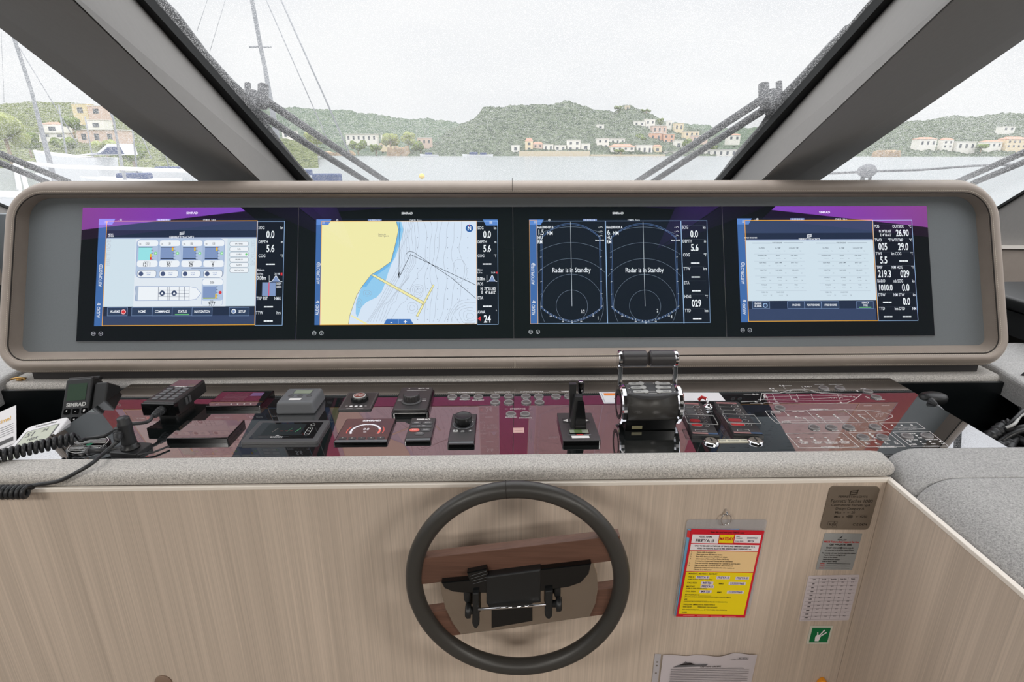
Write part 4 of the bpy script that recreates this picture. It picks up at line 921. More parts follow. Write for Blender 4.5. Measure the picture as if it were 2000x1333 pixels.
b.line([(cx-.020, cy-.046), (cx-.006, cy-.046)], .001, WP, .0043); b.line([(cx+.003, cy-.046), (cx+.018, cy-.046)], .001, WP, .0043); b.text('OFF', cx-.023, cy-.033, .003, WP, .0043); b.text('ON', cx+.021, cy-.033, .003, WP, .0043)
b.line([(x0+.003, y0+.004), (x1-.003, y0+.004), (x1-.003, y1-.004), (x0+.003, y1-.004)], .0006, M_button, .0042, True); b.build('print', t)
# joystick steering knob box
x0, y0, x1, y1 = rect_of(CC['joy'], .016)
t = thing('tiller_control', 'black box with one large fluted round knob, at the back of the panel', 'control unit', ((x0+x1)/2, (y0+y1)/2, DZ))
b = MB(KF); b.prism(rr(x0-.004, y0-.003, x1+.004, y1+.002, .008, 5), .0003, .008, M_gblack, .001); b.prism(rr(x0, y0, x1, y1, .006, 5), .008, .016, M_dgrey2, .002); b.build('housing', t)
cx, cy = kp(804, 784, .016)
b = MB(Matrix.Translation((cx, cy, DZ+.016))); b.lathe([(.0235, 0), (.0235, .002), (.021, .0035)], M_dgrey, 30)
pts = [((.0182+(.0009 if i % 4 < 2 else 0))*math.cos(2*PI*i/48), (.0182+(.0009 if i % 4 < 2 else 0))*math.sin(2*PI*i/48)) for i in range(48)]
b.prism(pts, .0035, .019, M_dgrey2, .0025); b.build('knob', t)
b = MB(KF); b.line([(x0+.016, y1-.020), (x1-.014, y1-.020)], .0016, WP, .0163); b.text('m', x0+.020, y1-.009, .005, WP, .0163); b.text('@ P.A. 100', x1-.022, y1-.009, .0042, WP, .0163, 1.0, .02)
for dx, dy in ((-.028, .010), (.028, .010), (-.028, .002), (.028, .002)): b.rect(cx+dx-.005, cy+dy-.0008, cx+dx+.005, cy+dy+.0008, WP, .0163)
b.build('print', t)
# frameless multifunction plotter
t, x0, y0, x1, y1 = inst('wide low touch display with grey rim and lit buttons on its right edge', 'display', 'entertainment_display', CC['garm'], .007, M_dgrey, .004, .0015)
b = MB(KF); b.rect(x0+.012, y0+.012, x1-.012, y1-.010, M_face, .0073); b.build('front_glass', t)
b = MB(KF); b.rect(x0+.030, y0+.026, x1-.045, y1-.018, glow(26, 32, 34), .0075); xm = (x0+x1)/2
for dx, c in ((-.028, (120, 110, 105)), (.002, (60, 110, 80)), (.020, (90, 180, 120))): b.line([(xm+dx, y0+.040), (xm+dx+.006, y0+.056)], .0010, glow(*c), .0077)
for dx in (-.01, .0, .01): b.rect(xm+dx-.003, y0+.043, xm+dx+.003, y0+.045, glow(120, 50, 45), .0077)
b.text('GARMIN', xm-.012, y0+.018, .0045, WP, .0077, 1.1, .03); b.poly([(xm-.016, y0+.024), (xm-.008, y0+.024), (xm-.012, y0+.027)], WP, .0077)
b.line(rr(x1-.036, y0+.026, x1-.026, y0+.060, .004, 4), .0007, WP, .0077, True); b.text('+', x1-.031, y0+.053, .006, WP, .0077); b.text('H', x1-.031, y0+.043, .005, WP, .0077); b.text('-', x1-.031, y0+.033, .006, WP, .0077)
b.arc(x1-.031, y1-.022, .0045, .4, 2*PI-.2, .0008, WP, .0077, 12); b.build('lit_display', t)
# round-dial instrument
t, x0, y0, x1, y1 = inst('square instrument display showing a white and red arc gauge', 'display', 'wind_instrument', CC['sim'], .006, M_gblack, .003)
b = MB(KF); b.rect(x0+.002, y0+.010, x1-.002, y1-.002, L(34, 36, 50), .0063); b.rect(x0+.002, y0+.002, x1-.002, y0+.010, M_mgrey, .0062); xm = (x0+x1)/2; ym = (y0+y1)/2-.002; GW = glow(215, 215, 222)
b.arc(xm, ym-.004, .030, -.35, PI+.35, .0045, GW, .0066, 28); b.arc(xm, ym-.004, .030, -.35, .15, .0045, glow(220, 110, 100), .0068, 8); b.arc(xm, ym-.004, .0385, -.25, .5, .002, glow(200, 90, 80), .0066, 10); b.arc(xm, ym-.004, .0385, PI-.5, PI+.25, .002, glow(200, 90, 80), .0066, 10)
b.text('0.0', xm, ym+.004, .0085, GW, .0066, .9, .02); b.text('kn', xm, ym-.008, .006, GW, .0066); b.text('SIMRAD', xm+.004, y1-.012, .0070, GW, .0068, 1.2, .04)
for i in range(9): a = PI*i/8; b.disc(xm+.0245*math.cos(a), ym-.004+.0245*math.sin(a), .0008, GW, .0066, 6)
b.build('lit_display', t)
for i in range(5):
    b = MB(Matrix.Translation((x0+.015+i*.0195, y0+.016, DZ+.0062))); b.prism(rr(-.0078, -.004, .0078, .004, .0035, 4), 0, .0014, M_dgrey2, .0006); b.text(['=', 'o', '-', 'v', 'Y'][i], 0, 0, .005, WP, .0017); b.build('button', t)
# keypad
t, x0, y0, x1, y1 = inst('narrow upright keypad with one red oval button', 'keypad', 'autopilot_keypad', CC['key'], .006, M_gblack, .003)
b = MB(KF); b.prism(rr(x0+.001, y0+.012, x1-.001, y1-.001, .002, 3), .006, .0068, M_dgrey2, .0003); b.rect(x0+.002, y0+.003, x1-.002, y0+.011, M_mgrey, .0063); b.text('SIMRAD', (x0+x1)/2, y1-.009, .0060, WP, .0071, 1.05, .04); b.build('fascia', t)
for dx, dy, w, c, s_ in ((-.0125, .030, .0105, M_dgrey, 'STBY'), (.0115, .030, .0105, M_dgrey, 'AUTO'), (0, .046, .023, M_dgrey, '< 1   10 >'), (-.0125, .0625, .0105, ink(222, 110, 100), 'STBY'), (.0115, .0625, .0105, M_dgrey, 'TURN'), (0, .0785, .0105, M_dgrey, 'WIND')):
    b = MB(Matrix.Translation(((x0+x1)/2+dx, y1-dy+.004, DZ+.0066))); b.prism(rr(-w, -.0062, w, .0062, .0060, 6), 0, .0018, c, .0008); b.text(s_, 0, 0, .0040, WP, .0021, .8, .02); b.build('button', t)
# rotary controller
t, x0, y0, x1, y1 = inst('narrow upright controller with a raised rotary knob, right of the keypad', 'controller', 'rotary_controller', CC['knobc'], .007, M_gblack, .003)
b = MB(KF); b.prism(rr(x0+.0015, y0+.012, x1-.0015, y1-.001, .002, 3), .007, .0082, M_dgrey2, .0004); b.rect(x0+.002, y0+.003, x1-.002, y0+.011, M_mgrey, .0074); b.text('SIMRAD', (x0+x1)/2, y1-.007, .0056, WP, .0086, 1.05, .04); b.build('fascia', t)
cx, cy = (x0+x1)/2, y1-.052
b = MB(Matrix.Translation((cx, cy, DZ+.008))); b.lathe([(.0225, 0), (.0225, .0012), (.0205, .0016), (.020, .0006)], M_mgrey, 28); b.lathe([(.0140, .001), (.0140, .004), (.0185, .008), (.0190, .020), (.0180, .0225), (.0160, .0215), (.0120, .0200), (.0001, .0205)], M_black, 30); b.build('rotary_knob', t)
for dx, dy, s_ in ((-.015, -.030, 'E'), (0, -.033, 'X'), (.016, -.030, 'o'), (.017, .020, '-'), (.018, .010, '=')):
    b = MB(Matrix.Translation((cx+dx, cy+dy, DZ+.0080))); b.prism(rr(-.0055, -.0045, .0055, .0045, .0030, 4), 0, .0014, M_lgrey if s_ == 'E' else M_dgrey, .0005); b.text(s_, 0, 0, .005, WP if s_ != 'E' else M_dgrey, .0017, 1, .03); b.build('button', t)
# thruster lever unit
t, x0, y0, x1, y1 = inst('black plate with tall wedge-shaped lever and small LCD, left of the throttle', 'control lever', 'thruster_control', CC['lever'], .010, M_gblack, .003, .001)
b = MB(KF); b.prism(rr(x0, y0+.001, x1, y1, .003, 3), .010, .0112, M_dgrey2, .0006); xm = (x0+x1)/2-.001; b.build('fascia', t)
def fin(cx, w0, w1, d0, d1, h, m, y, name, parent, ztop, lean=.0):
    b = MB(Matrix.Translation((cx, y, DZ+.011))); n = 7; vs = []; fs = []
    for i in range(n+1):
        k = i/n; wv = w0+(w1-w0)*k**1.3; dv = d0+(d1-d0)*k; zz_ = h*k; yo = lean*k
        for (sx_, sy_) in ((-1, -1), (1, -1), (1, 1), (-1, 1)): vs.append((sx_*wv, yo+sy_*dv, zz_))
    for j in range(n):
        for i in range(4): fs.append((j*4+i, j*4+(i+1) % 4, (j+1)*4+(i+1) % 4, (j+1)*4+i))
    fs.append((3, 2, 1, 0)); fs.append((n*4, n*4+1, n*4+2, n*4+3)); b.raw(vs, fs, m); return b.build(name, parent)
fy = kp(1126, 836, .011)[1]
fin(xm+.001, .0165, .0075, .0165, .0085, .066, M_black, fy+.014, 'thruster_lever', t, 0, .006)
fin(xm+.005, .0120, .0060, .004, .004, .058, M_gblack, fy-.0035, 'lever_front_shell', t, 0, .010)
fin(xm-.009, .0055, .0075, .011, .006, .086, M_black, fy+.030, 'second_lever', t, 0, .008)
b = MB(Matrix.Translation((xm+.010, fy+.048, DZ+.0112))); b.tube([(0, 0, 0), (0, 0, .066)], .0045, M_black, 12); b.lathe([(.0066, .060), (.0072, .064), (.0072, .083), (.0064, .086), (.0045, .0855)], M_gblack, 18); b.lathe([(.0055, .0856), (.0045, .0862), (.0001, .0862)], M_chrome, 16); b.build('lever_grip', t)
b = MB(KF); b.rect(xm-.021, y0+.026, xm+.021, y0+.046, M_gblack, .0114); b.rect(xm-.0195, y0+.031, xm+.0195, y0+.045, M_lcdgrey, .0116); b.rect(xm-.010, y0+.031, xm+.006, y0+.045, pm('green_lcd', (95, 115, 75), .2), .0118); b.build('lcd', t)
b = MB(KF)
for dx, c in ((-.016, M_mgrey), (0, ink(205, 70, 70)), (.016, M_mgrey)): b.rect(xm+dx-.007, y0+.021, xm+dx+.007, y0+.025, c, .0118)
b.rect(xm-.018, y0+.009, xm+.018, y0+.019, WP, .0116); b.build('key_strip', t)
for s_ in (-1, 1):
    b = MB(KF); cx = xm+s_*.0225; cy = y1-.039
    b.prism([(cx-.0065, cy-.010), (cx+.0065, cy-.010), (cx+.0065, cy+.010), (cx-.0065, cy+.010)], .0113, .0120, M_black, .0004); b.poly([(cx+s_*.006, cy), (cx-s_*.005, cy-.007), (cx-s_*.005, cy+.007)], WP, .0123); b.build('arrow_key', t)

# ---- twin engine throttle
TX0, TX1, TY, TZ, TR = .2600, .3770, 1.092, DZ+.048, .0385
t = thing('engine_throttle', 'black twin engine throttle with two chrome arms and padded grips', 'throttle', ((TX0+TX1)/2, TY, DZ))
RX = Matrix.Rotation(PI/2, 4, 'Y')
def xcyl(b, x0, x1, y, z, r, m, n=40, rim=0.0):
    prof = [(r-rim, 0), (r, rim), (r, (x1-x0)-rim), (r-rim, x1-x0)] if rim else [(r, 0), (r, x1-x0)]
    b.lathe(prof, m, n, Matrix.Translation((x0, y, z)) @ RX, not rim)
b = MB(); xcyl(b, TX0+.006, TX1-.006, TY, TZ, TR, M_wheel, 48); b.box(TX0+.004, TY-.030, DZ+.0003, TX1-.004, TY+.034, DZ+.028, M_gblack, .002); b.build('drum', t)
b = MB(); b.prism([(TX0+.018, 0), (TX0+.040, 0), (TX0+.040, .007), (TX0+.018, .007)], 0, .0006, pm('olive_tag', (120, 115, 85), .5), 0, Matrix.Translation((0, TY-.0306, DZ+.004)) @ Matrix.Rotation(PI/2, 4, 'X')); b.build('base_tag', t)
for s_, xa in ((-1, TX0-.007), (1, TX1-.006)):
    b = MB(); xcyl(b, xa, xa+.013, TY, TZ, TR+.0045, M_chrome, 44, .003); xo = xa-.0006 if s_ < 0 else xa+.0136
    b.raw([(xo, TY+q*math.cos(a), TZ+q*math.sin(a)) for q in (TR-.006, TR-.015) for a in [2*PI*i/32 for i in range(32)]], [(i, (i+1) % 32, 32+(i+1) % 32, 32+i) for i in range(32)], M_black); b.build('end_disc', t)
kpw = (TX0+TX1)/2
HX = Matrix.Translation((kpw, TY-.006, TZ+TR-.004)) @ Matrix.Rotation(math.radians(14), 4, 'X')
def lens(hw, d0, d1, n=12): return [(-hw+2*hw*i/n, -d0-(d1-d0)*(1-(2*i/n-1)**2)) for i in range(n+1)]+[(hw-2*hw*i/n, d0+(d1-d0)*.7*(1-(2*i/n-1)**2)) for i in range(n+1)]
b = MB(HX); b.prism(lens(.0525, .017, .027), -.004, .0055, M_dgrey, .0025); b.build('button_pod', t)
for i, (dx, dy, s_) in enumerate(((-.030, .016, 'PORT'), (.030, .016, 'TROLL'), (-.028, .002, 'SYNCRO'), (.028, .002, 'TRAIN'), (-.026, -.012, 'BACK'), (.026, -.012, 'ENABLE'))):
    b = MB(HX @ Matrix.Translation((dx, dy, .0055))); sgn = -1 if dx < 0 else 1
    pts = [(-.013*sgn*-1, -.0030), (.008*sgn*-1, -.0038)]
    pts = rr(-.0150, -.0040, .0150, .0040, .0038, 5); b.prism(pts, 0, .0013, M_lgrey, .0005); b.lathe([(.0062, .0006), (.0062, .0018), (.0050, .0022)], M_lgrey, 18, Matrix.Translation((-sgn*.012, 0, 0))); b.text(s_, sgn*.003, 0, .0030, M_dgrey, .0016, .9, .01); b.build('pod_button', t)
b = MB(HX)
for dy in (.018, -.014): b.line(rr(-.0095, dy-.003, .0095, dy+.003, .002, 3), .0006, WP, .0058, True)
for dx in (-.047, .047):
    for dy in (.012, 0, -.012): b.disc(dx, dy, .0011, WP, .0058, 8)
b.build('pod_print', t)
GY, GZ = 1.128, DZ+.139
for s_, xa in ((-1, TX0-.004), (1, TX1-.001)):
    b = MB(); b.box(-.0046, -.0060, 0, .0046, .0060, .094, M_chrome, .0022, 3, Matrix.Translation((xa+.002, TY+.018, TZ+.010)) @ Matrix.Rotation(math.radians(-11), 4, 'X'))
    xcyl(b, xa-.003, xa+.006, GY, GZ, .0185, M_chrome, 30, .002); b.build('throttle_arm', t)
mid = (TX0+TX1)/2
for xa, xb in ((TX0+.002, mid-.0025), (mid+.0025, TX1-.001)):
    b = MB(); xcyl(b, xa, xb, GY, GZ, .0180, M_dgrey2, 36, .003); b.build('padded_grip', t)
b = MB(); b.box(TX1-.012, TY+.036, DZ+.040, TX1-.003, TY+.038, DZ+.049, ink(215, 90, 60)); b.build('warning_dot', t)

# ---- label and paper sheets lying on the glass
def sheet(name, label, cat, pts, m=M_paper, h=.0006):
    P = [kp(*q) for q in pts]; c = (sum(p[0] for p in P)/len(P), sum(p[1] for p in P)/len(P))
    t = thing(name, label, cat, (*c, DZ)); b = MB(KF); b.prism(P, .0002, .0002+h, m); return t, b, P
t, b, P = sheet('warning_label', 'white warning label with an orange bar, stuck down behind the lever unit', 'label', [(1180, 789), (1290, 788.5), (1271, 766.5), (1169.7, 767)]); b.build('label_sheet', t)
b = MB(KF); xa, ya = P[0]; xb, yb = P[2]; xb = P[1][0]; b.rect(xa+.008, yb-.020, xb-.006, yb-.006, ink(235, 135, 60), .0010); b.text('WARNING', (xa+xb)/2, yb-.013, .0085, M_black, .0013, 1.1, .03); b.poly([(xa+.036, yb-.017), (xa+.046, yb-.017), (xa+.041, yb-.009)], M_black, .0013)
for i, s_ in enumerate(('JOYSTICK CONTROL SYSTEM', 'READ THE MANUAL BEFORE USE', 'DO NOT LEAVE THE HELM')): b.text(s_, (xa+xb)/2, yb-.029-i*.009, .0046, M_dgrey, .0010, .85)
b.line([(xa+.003, ya+.003), (xb-.003, ya+.003), (xb-.003, yb-.003), (xa+.003, yb-.003)], .0007, ink(60, 90, 140), .0010, True); b.build('label_print', t)
t, b, P = sheet('paper_sheet', 'blank white paper sheet between the throttle and the switch panels', 'paper', [(1326, 784), (1417, 784), (1404, 768), (1319, 768)]); b.build('sheet', t)
t, b, P = sheet('sticker', 'small pink sticker near the middle joint of the panel', 'sticker', [(1002.5, 846), (1023.8, 846), (1023.4, 836.5), (1002.5, 836.8)], ink(205, 165, 160)); b.build('label_sheet', t)
b = MB(KF)
for i in range(2): b.line([(P[0][0]+.003, P[0][1]+.008+i*.008), (P[1][0]-.003, P[0][1]+.008+i*.008)], .0012, ink(150, 110, 105), .0010)
b.build('print', t)
# ---- two fire/engine stop switch panels with clear flip covers
def clear_plastic():
    m = newmat('clear_plastic'); tt = m.node_tree; tr = tt.nodes.new('ShaderNodeBsdfTransparent'); tr.inputs[0].default_value = (.93, .93, .94, 1)
    g = tt.nodes.new('ShaderNodeBsdfGlossy'); g.inputs['Roughness'].default_value = .03;     mx_ = tt.nodes.new('ShaderNodeMixShader'); o = tt.nodes.new('ShaderNodeOutputMaterial'); mx_.inputs[0].default_value = .10; tt.links.new(tr.outputs[0], mx_.inputs[1]); tt.links.new(g.outputs[0], mx_.inputs[2]); tt.links.new(mx_.outputs[0], o.inputs[0]); return m
M_clear = clear_plastic()
def switch_panel(label, BLc, BRc, TRc, TLc, dark):
    h = .009; P = [Vector((*kp(*q, h), 0)) for q in (BLc, BRc, TRc, TLc)]; o = (P[0]+P[1])/2; top = (P[2]+P[3])/2; ey = (top-o); ln = ey.length; ey.normalize(); w = ((P[1]-P[0]).length+(P[2]-P[3]).length)/2
    ex = Vector((ey.y, -ey.x, 0)); F = Frame((o.x, o.y, DZ), ex, ey); hw = w/2
    t = thing('switch_panel', label, 'switch panel', (o.x+ey.x*ln/2, o.y+ey.y*ln/2, DZ), 'switch panels with clear covers')
    out = [(-hw, 0), (hw, 0)]+[(hw*math.cos(a), ln-.018+.018*math.sin(a)) for a in [PI/2*i/5*2 for i in range(6)]]
    b = MB(F); b.prism(out, .0003, h, M_black, .0015); b.build('housing', t)
    b = MB(F); b.prism(rr(-hw+.002, .004, hw-.002, ln-.006, .004, 3), h, h+.0008, M_dgrey2, .0002); b.build('fascia', t)
    for i in range(6):
        y = ln-.030-i*.0185; red = i >= 4
        b = MB(F); b.prism(rr(-hw+.007, y-.0058, hw-.026, y+.0058, .0055, 5), h+.0008, h+.0028, ink(190, 48, 52) if red else (M_dgrey if not dark else M_black), .0008); b.line(rr(-hw+.006, y-.0068, hw-.025, y+.0068, .0065, 5), .0007, WP, h+.0011, True); b.build('rocker', t)
        b = MB(F); b.arc(hw-.017, y, .0062, -PI*.75, PI*.75, .0008, WP, h+.0012, 12); b.disc(hw-.017, y, .0017, M_steel, h+.0013, 8); b.build('legend', t)
    b = MB(F)
    for x in (-.5, .5): b.line(rr(-.006+x*.012-.006, .014, -.006+x*.012+.006, .022, .001, 2), .0007, WP, h+.0012, True)
    b.rect(-hw+.002, .0035, hw*.2, .010, ink(150, 110, 108), h+.0012); b.rect(hw*.2, .0035, hw-.002, .010, ink(60, 82, 112), h+.0013); b.rect(-hw+.006, ln-.020, hw-.010, ln-.012, ink(150, 105, 105), h+.0012); b.build('print', t)
    b = MB(F); y0_ = ln-.030-5*.0185-.012; y1_ = ln-.030-4*.0185+.012
    b.box(-hw-.004, y0_, h+.0090, hw+.004, y1_, h+.0105, M_clear); b.box(-hw-.004, y0_, .001, -hw-.0025, y1_, h+.0090, M_clear); b.box(hw+.0025, y0_, .001, hw+.004, y1_, h+.0090, M_clear); b.build('clear_cover', t)
    b = MB(F); b.tube([(-hw-.003, y0_, h+.010), (hw+.003, y0_, h+.010)], .0007, M_lgrey, 6); b.tube([(-hw-.003, y1_, h+.010), (hw+.003, y1_, h+.010)], .0007, M_lgrey, 6)
    for sx_ in (-1, 1): b.tube([(sx_*(hw+.0035), y0_, h+.010), (sx_*(hw+.0035), y1_, h+.010)], .0007, M_lgrey, 6)
    b.build('cover_edge', t)
switch_panel('left of the two switch panels with clear covers, right beside the throttle', (1349, 851), (1409, 851), (1366, 784), (1327, 784), False)
switch_panel('right of the two switch panels with clear covers, beside the yacht diagram', (1433, 850), (1492.8, 850), (1441, 783), (1391.6, 783), True)
# red toggle between them
cx, cy = kp(1383, 797)
t = thing('toggle_switch', 'small steel toggle with a red tag between the two switch panels', 'switch', (cx, cy, DZ))
b = MB(Matrix.Translation((cx, cy, DZ+.0003))); b.lathe([(.012, 0), (.012, .003), (.010, .005), (.006, .006), (.006, .010), (.0001, .010)], M_chrome, 20); b.build('switch_base', t)
b = MB(Matrix.Translation((cx, cy, DZ))); b.tube([(0, 0, .008), (-.004, .008, .020)], .003, M_chrome, 10); b.build('switch_stem', t)
b = MB(Matrix.Translation((cx, cy, DZ))); b.tube([(-.004, .008, .019), (-.012, .014, .021), (-.020, .012, .014)], .004, ink(185, 40, 40), 8); b.build('red_tag', t)
# key switches and label strip
for (q, lb) in (((1389, 862), 'left round chrome key switch below the switch panels'), ((1475.6, 861), 'right round chrome key switch below the switch panels')):
    cx, cy = kp(*q, .003); t = thing('key_switch', lb, 'key switch', (cx, cy, DZ), 'key switches')
    b = MB(Matrix.Translation((cx, cy, DZ+.0003))); b.lathe([(.0155, 0), (.0155, .002), (.0148, .0032), (.0128, .0042), (.0125, .0036)], M_chrome, 32, smooth=False); b.build('bezel', t)
    b = MB(Matrix.Translation((cx, cy, DZ+.0003))); b.lathe([(.0118, .0035), (.0115, .0052), (.0108, .0058), (.0001, .0058)], M_steel, 28, smooth=False); b.box(-.0012, -.006, .0058, .0012, .006, .0071, M_black); b.build('lock_barrel', t)
cL = kp(1404, 864); cR = kp(1460, 860)
t = thing('label_strip', 'cream label strip between the two key switches', 'label', ((cL[0]+cR[0])/2, cL[1], DZ))
b = MB(KF); b.prism([(cL[0], cL[1]-.004), (cR[0]-.001, cL[1]-.004), (cR[0]-.001, cL[1]+.009), (cL[0], cL[1]+.009)], .0002, .0012, pm('cream_label', (205, 200, 180), .5)); b.build('label_sheet', t)
b = MB(KF); b.text('PORT   ENGINES   STBD', (cL[0]+cR[0])/2, cL[1]+.0025, .0052, M_mgrey, .0015, .8); b.build('print', t)

# ---- deck microphone in its bracket, on the left
HT = .046
hc = [(380, 740), (408, 741), (333, 786), (283, 787)]
P = [Vector((*kp(*q, HT), 0)) for q in ((283, 786), (335, 787), (407, 744), (344, 740))]
o = (P[0]+P[1])/2; top = (P[2]+P[3])/2; ey = (top-o).normalized(); ln = (top-o).length; hw = ((P[1]-P[0]).length+(P[2]-P[3]).length)/4; ex = Vector((ey.y, -ey.x, 0))
F = Frame((o.x, o.y, DZ), ex, ey)
t = thing('radio_handset', 'black radio handset with numeric keys lying in a bracket, cable plugged in', 'radio handset', (o.x, o.y, DZ))
b = MB(F); b.prism(rr(-hw*.62, .02, hw*.55, ln*.72, .004, 3), .0003, .020, M_black, .001); b.build('bracket', t)
b = MB(F); b.prism([(-hw, .0), (hw, 0), (hw*.98, ln*.6), (hw*.9, ln*.97), (hw*.8, ln), (-hw*.8, ln), (-hw*.9, ln*.97), (-hw*.98, ln*.6)], .018, HT, M_black, .0035, seg=3); b.build('body', t)
b = MB(F); b.prism([(-hw*1.02, -.004), (hw*1.02, -.004), (hw*1.0, .010), (-hw*1.0, .010)], .016, HT-.002, M_gblack, .002); b.build('end_cap', t)
b = MB(F); b.prism([(-hw*.82, ln*.66), (hw*.82, ln*.66), (hw*.76, ln*.97), (-hw*.76, ln*.97)], HT, HT+.0012, M_face, .0004); b.text('SIMRAD', 0, ln*.645, .0055, WP, HT+.0010, 1.05, .04); b.build('screen', t)
proto = None
for r_ in range(5):
    for c_ in range(3):
        if r_ == 4 and c_ != 1: pass
        x = (c_-1)*hw*.52; y = ln*.56-r_*ln*.105
        if proto is None:
            b = MB(F); b.prism(rr(x-.0065, y-.0042, x+.0065, y+.0042, .002, 3), HT, HT+.0016, M_mgrey, .0005); proto = b.build('key', t); base = F.ex*x+F.ey*y
        else:
            k2 = proto.copy(); COL.objects.link(k2); k2.parent = t; k2.location = F.ex*x+F.ey*y-base
b = MB(F)
for q in range(2): b.box(hw-.001, ln*.28+q*.012, .024, hw+.002, ln*.28+.008+q*.012, .040, M_dgrey, .001)
b.build('side_button', t)
pA = F.M @ Vector((hw*.25, -.004, .031)); dA = -F.ey
b = MB(); pts = [pA+dA*s_ for s_ in (0, .006, .012, .018, .024, .030, .034)]; b.tube(pts, .006, M_cable, 14, radii=[.0095, .0095, .0085, .0075, .0070, .0058, .0040])
for i in range(4): c = pA+dA*(.008+i*.006); b.tube([c-dA*.0012, c+dA*.0012], .0098-.0009*i, M_cable, 14)
b.build('strain_relief', t)
# its cable runs left into a coiled section
pE = pA+dA*.034
def pz(x, y, Z): return atZ(x, y, DZ+Z)
path = spline([pE, pE+dA*.02+Vector((0, 0, -.003)), pz(240, 832, .028), pz(205, 851, .020), pz(170, 857, .014), pz(158, 861, .018), pz(150, 853, .024)], 10)
b = MB(); b.tube(path, .0036, M_cable, 12)
def coil(b, P0, P1, R_, pitch, r, m, sag=0.0):
    P0, P1 = Vector(P0), Vector(P1); d = P1-P0; ln_ = d.length; d.normalize(); u = d.cross(Vector((0, 0, 1))).normalized(); w = u.cross(d); n = int(ln_/pitch*14); pts = []
    for i in range(n+1): a = 2*PI*i/14; s_ = i/n; pts.append(P0+d*ln_*s_+(u*math.cos(a)+w*math.sin(a))*R_+Vector((0, 0, -sag*4*s_*(1-s_))))
    b.tube(pts, r, m, 8)
coil(b, pz(146, 857, .024), pz(-60, 905, .026), .0098, .0092, .0037, M_cable)
tag(b.build('coiled_cord'), 'black coiled cord running left from the radio handset above the grey bolster', 'cord')
# ---- bulkhead socket with angled plug
cx, cy = kp(255, 876, .008)
t = thing('bulkhead_socket', 'black flange socket with a ribbed right-angle plug and cable', 'socket', (cx, cy, DZ))
b = MB(Matrix.Translation((cx, cy, DZ)) @ Matrix.Rotation(-.15, 4, 'Z')); b.prism(rr(-.030, -.022, .030, .024, .006, 4), .0003, .009, M_black, .0015); b.lathe([(.017, .009), (.017, .012), (.0135, .014), (.0135, .020)], M_black, 24); b.build('flange', t)
b = MB(Matrix.Translation((cx, cy, DZ))); b.lathe([(.0125, .018), (.0135, .022), (.0125, .026), (.0130, .030), (.0120, .034), (.0120, .058), (.0125, .060), (.0125, .064), (.0110, .066), (.0110, .074), (.0095, .076), (.0001, .0765)], M_cable, 24); b.build('plug', t)
pB = Vector((cx-.010, cy-.004, DZ+.052)); q1 = pz(243, 850, .045); dB = (atZ(228, 868, DZ+.036)-pB).normalized()
b = MB(); b.tube([pB, pB+dB*.012, pB+dB*.024, pB+dB*.030], .006, M_cable, 14, radii=[.0095, .0085, .0070, .0045])
for i in range(4): c = pB+dB*(.005+i*.0055); b.tube([c-dB*.0012, c+dB*.0012], .0102-.0010*i, M_cable, 14)
b.build('plug_boot', t)
s0 = pB+dB*.030
def py(x, y, Y): return at(x, y, Y)
path = spline([s0, pz(205, 884, .026), py(180, 905, .904), py(150, 923, .888), py(115, 940, .882), py(75, 947, .878), py(58, 950, .876)], 12)
b = MB(); b.tube(path, .0036, M_cable, 12); coil(b, py(56, 961, .866), py(-80, 963, .862), .0098, .0088, .0037, M_cable)
tag(b.build('coiled_cord'), 'black coiled cord hanging over the front bolster, plugged into the flange socket', 'cord')
# ---- round speaker puck with white ring
cx, cy = kp(173, 870, .004)
t = thing('compass_badge', 'flat round black disc with a white ring and ribbed lettering', 'badge', (cx, cy, DZ))
b = MB(Matrix.Translation((cx, cy, DZ+.0003))); b.lathe([(.037, 0), (.037, .003), (.035, .005), (.0001, .005)], M_gblack, 40); b.build('disc_body', t)
b = MB(Matrix.Translation((cx, cy, DZ))); b.arc(0, 0, .0335, 0, 2*PI, .0014, WP, .0058, 40)
for i in range(9):
    y = -.024+i*.006; w = math.sqrt(.030**2-y*y)
    if abs(i-4) > 0: b.line([(-w, y), (w, y)], .0022, M_lgrey, .0057)
b.disc(.002, .0, .0055, ink(40, 120, 90), .0060, 14); b.text('SIMRAD', -.016, 0, .004, WP, .006); b.build('ring_print', t)
# small black jack lead beside it
cx, cy = kp(172, 880, .012)
q = [pz(230, 884, .010), pz(200, 882, .012), pz(182, 882, .013)]
b = MB(); b.tube([pz(172, 881, .014), pz(176, 881, .014)], .0085, M_dgrey, 14); b.tube([pz(176, 881, .014), pz(200, 881, .011), pz(232, 876, .008), pz(262, 890, .005), pz(300, 884, .005), pz(330, 872, .005)], .0045, M_cable, 10, radii=[.0075, .0055, .0040, .0022, .0020, .0020])
tag(b.build('jack_lead'), 'thin black lead with a round cap lying across the disc and socket', 'cable')

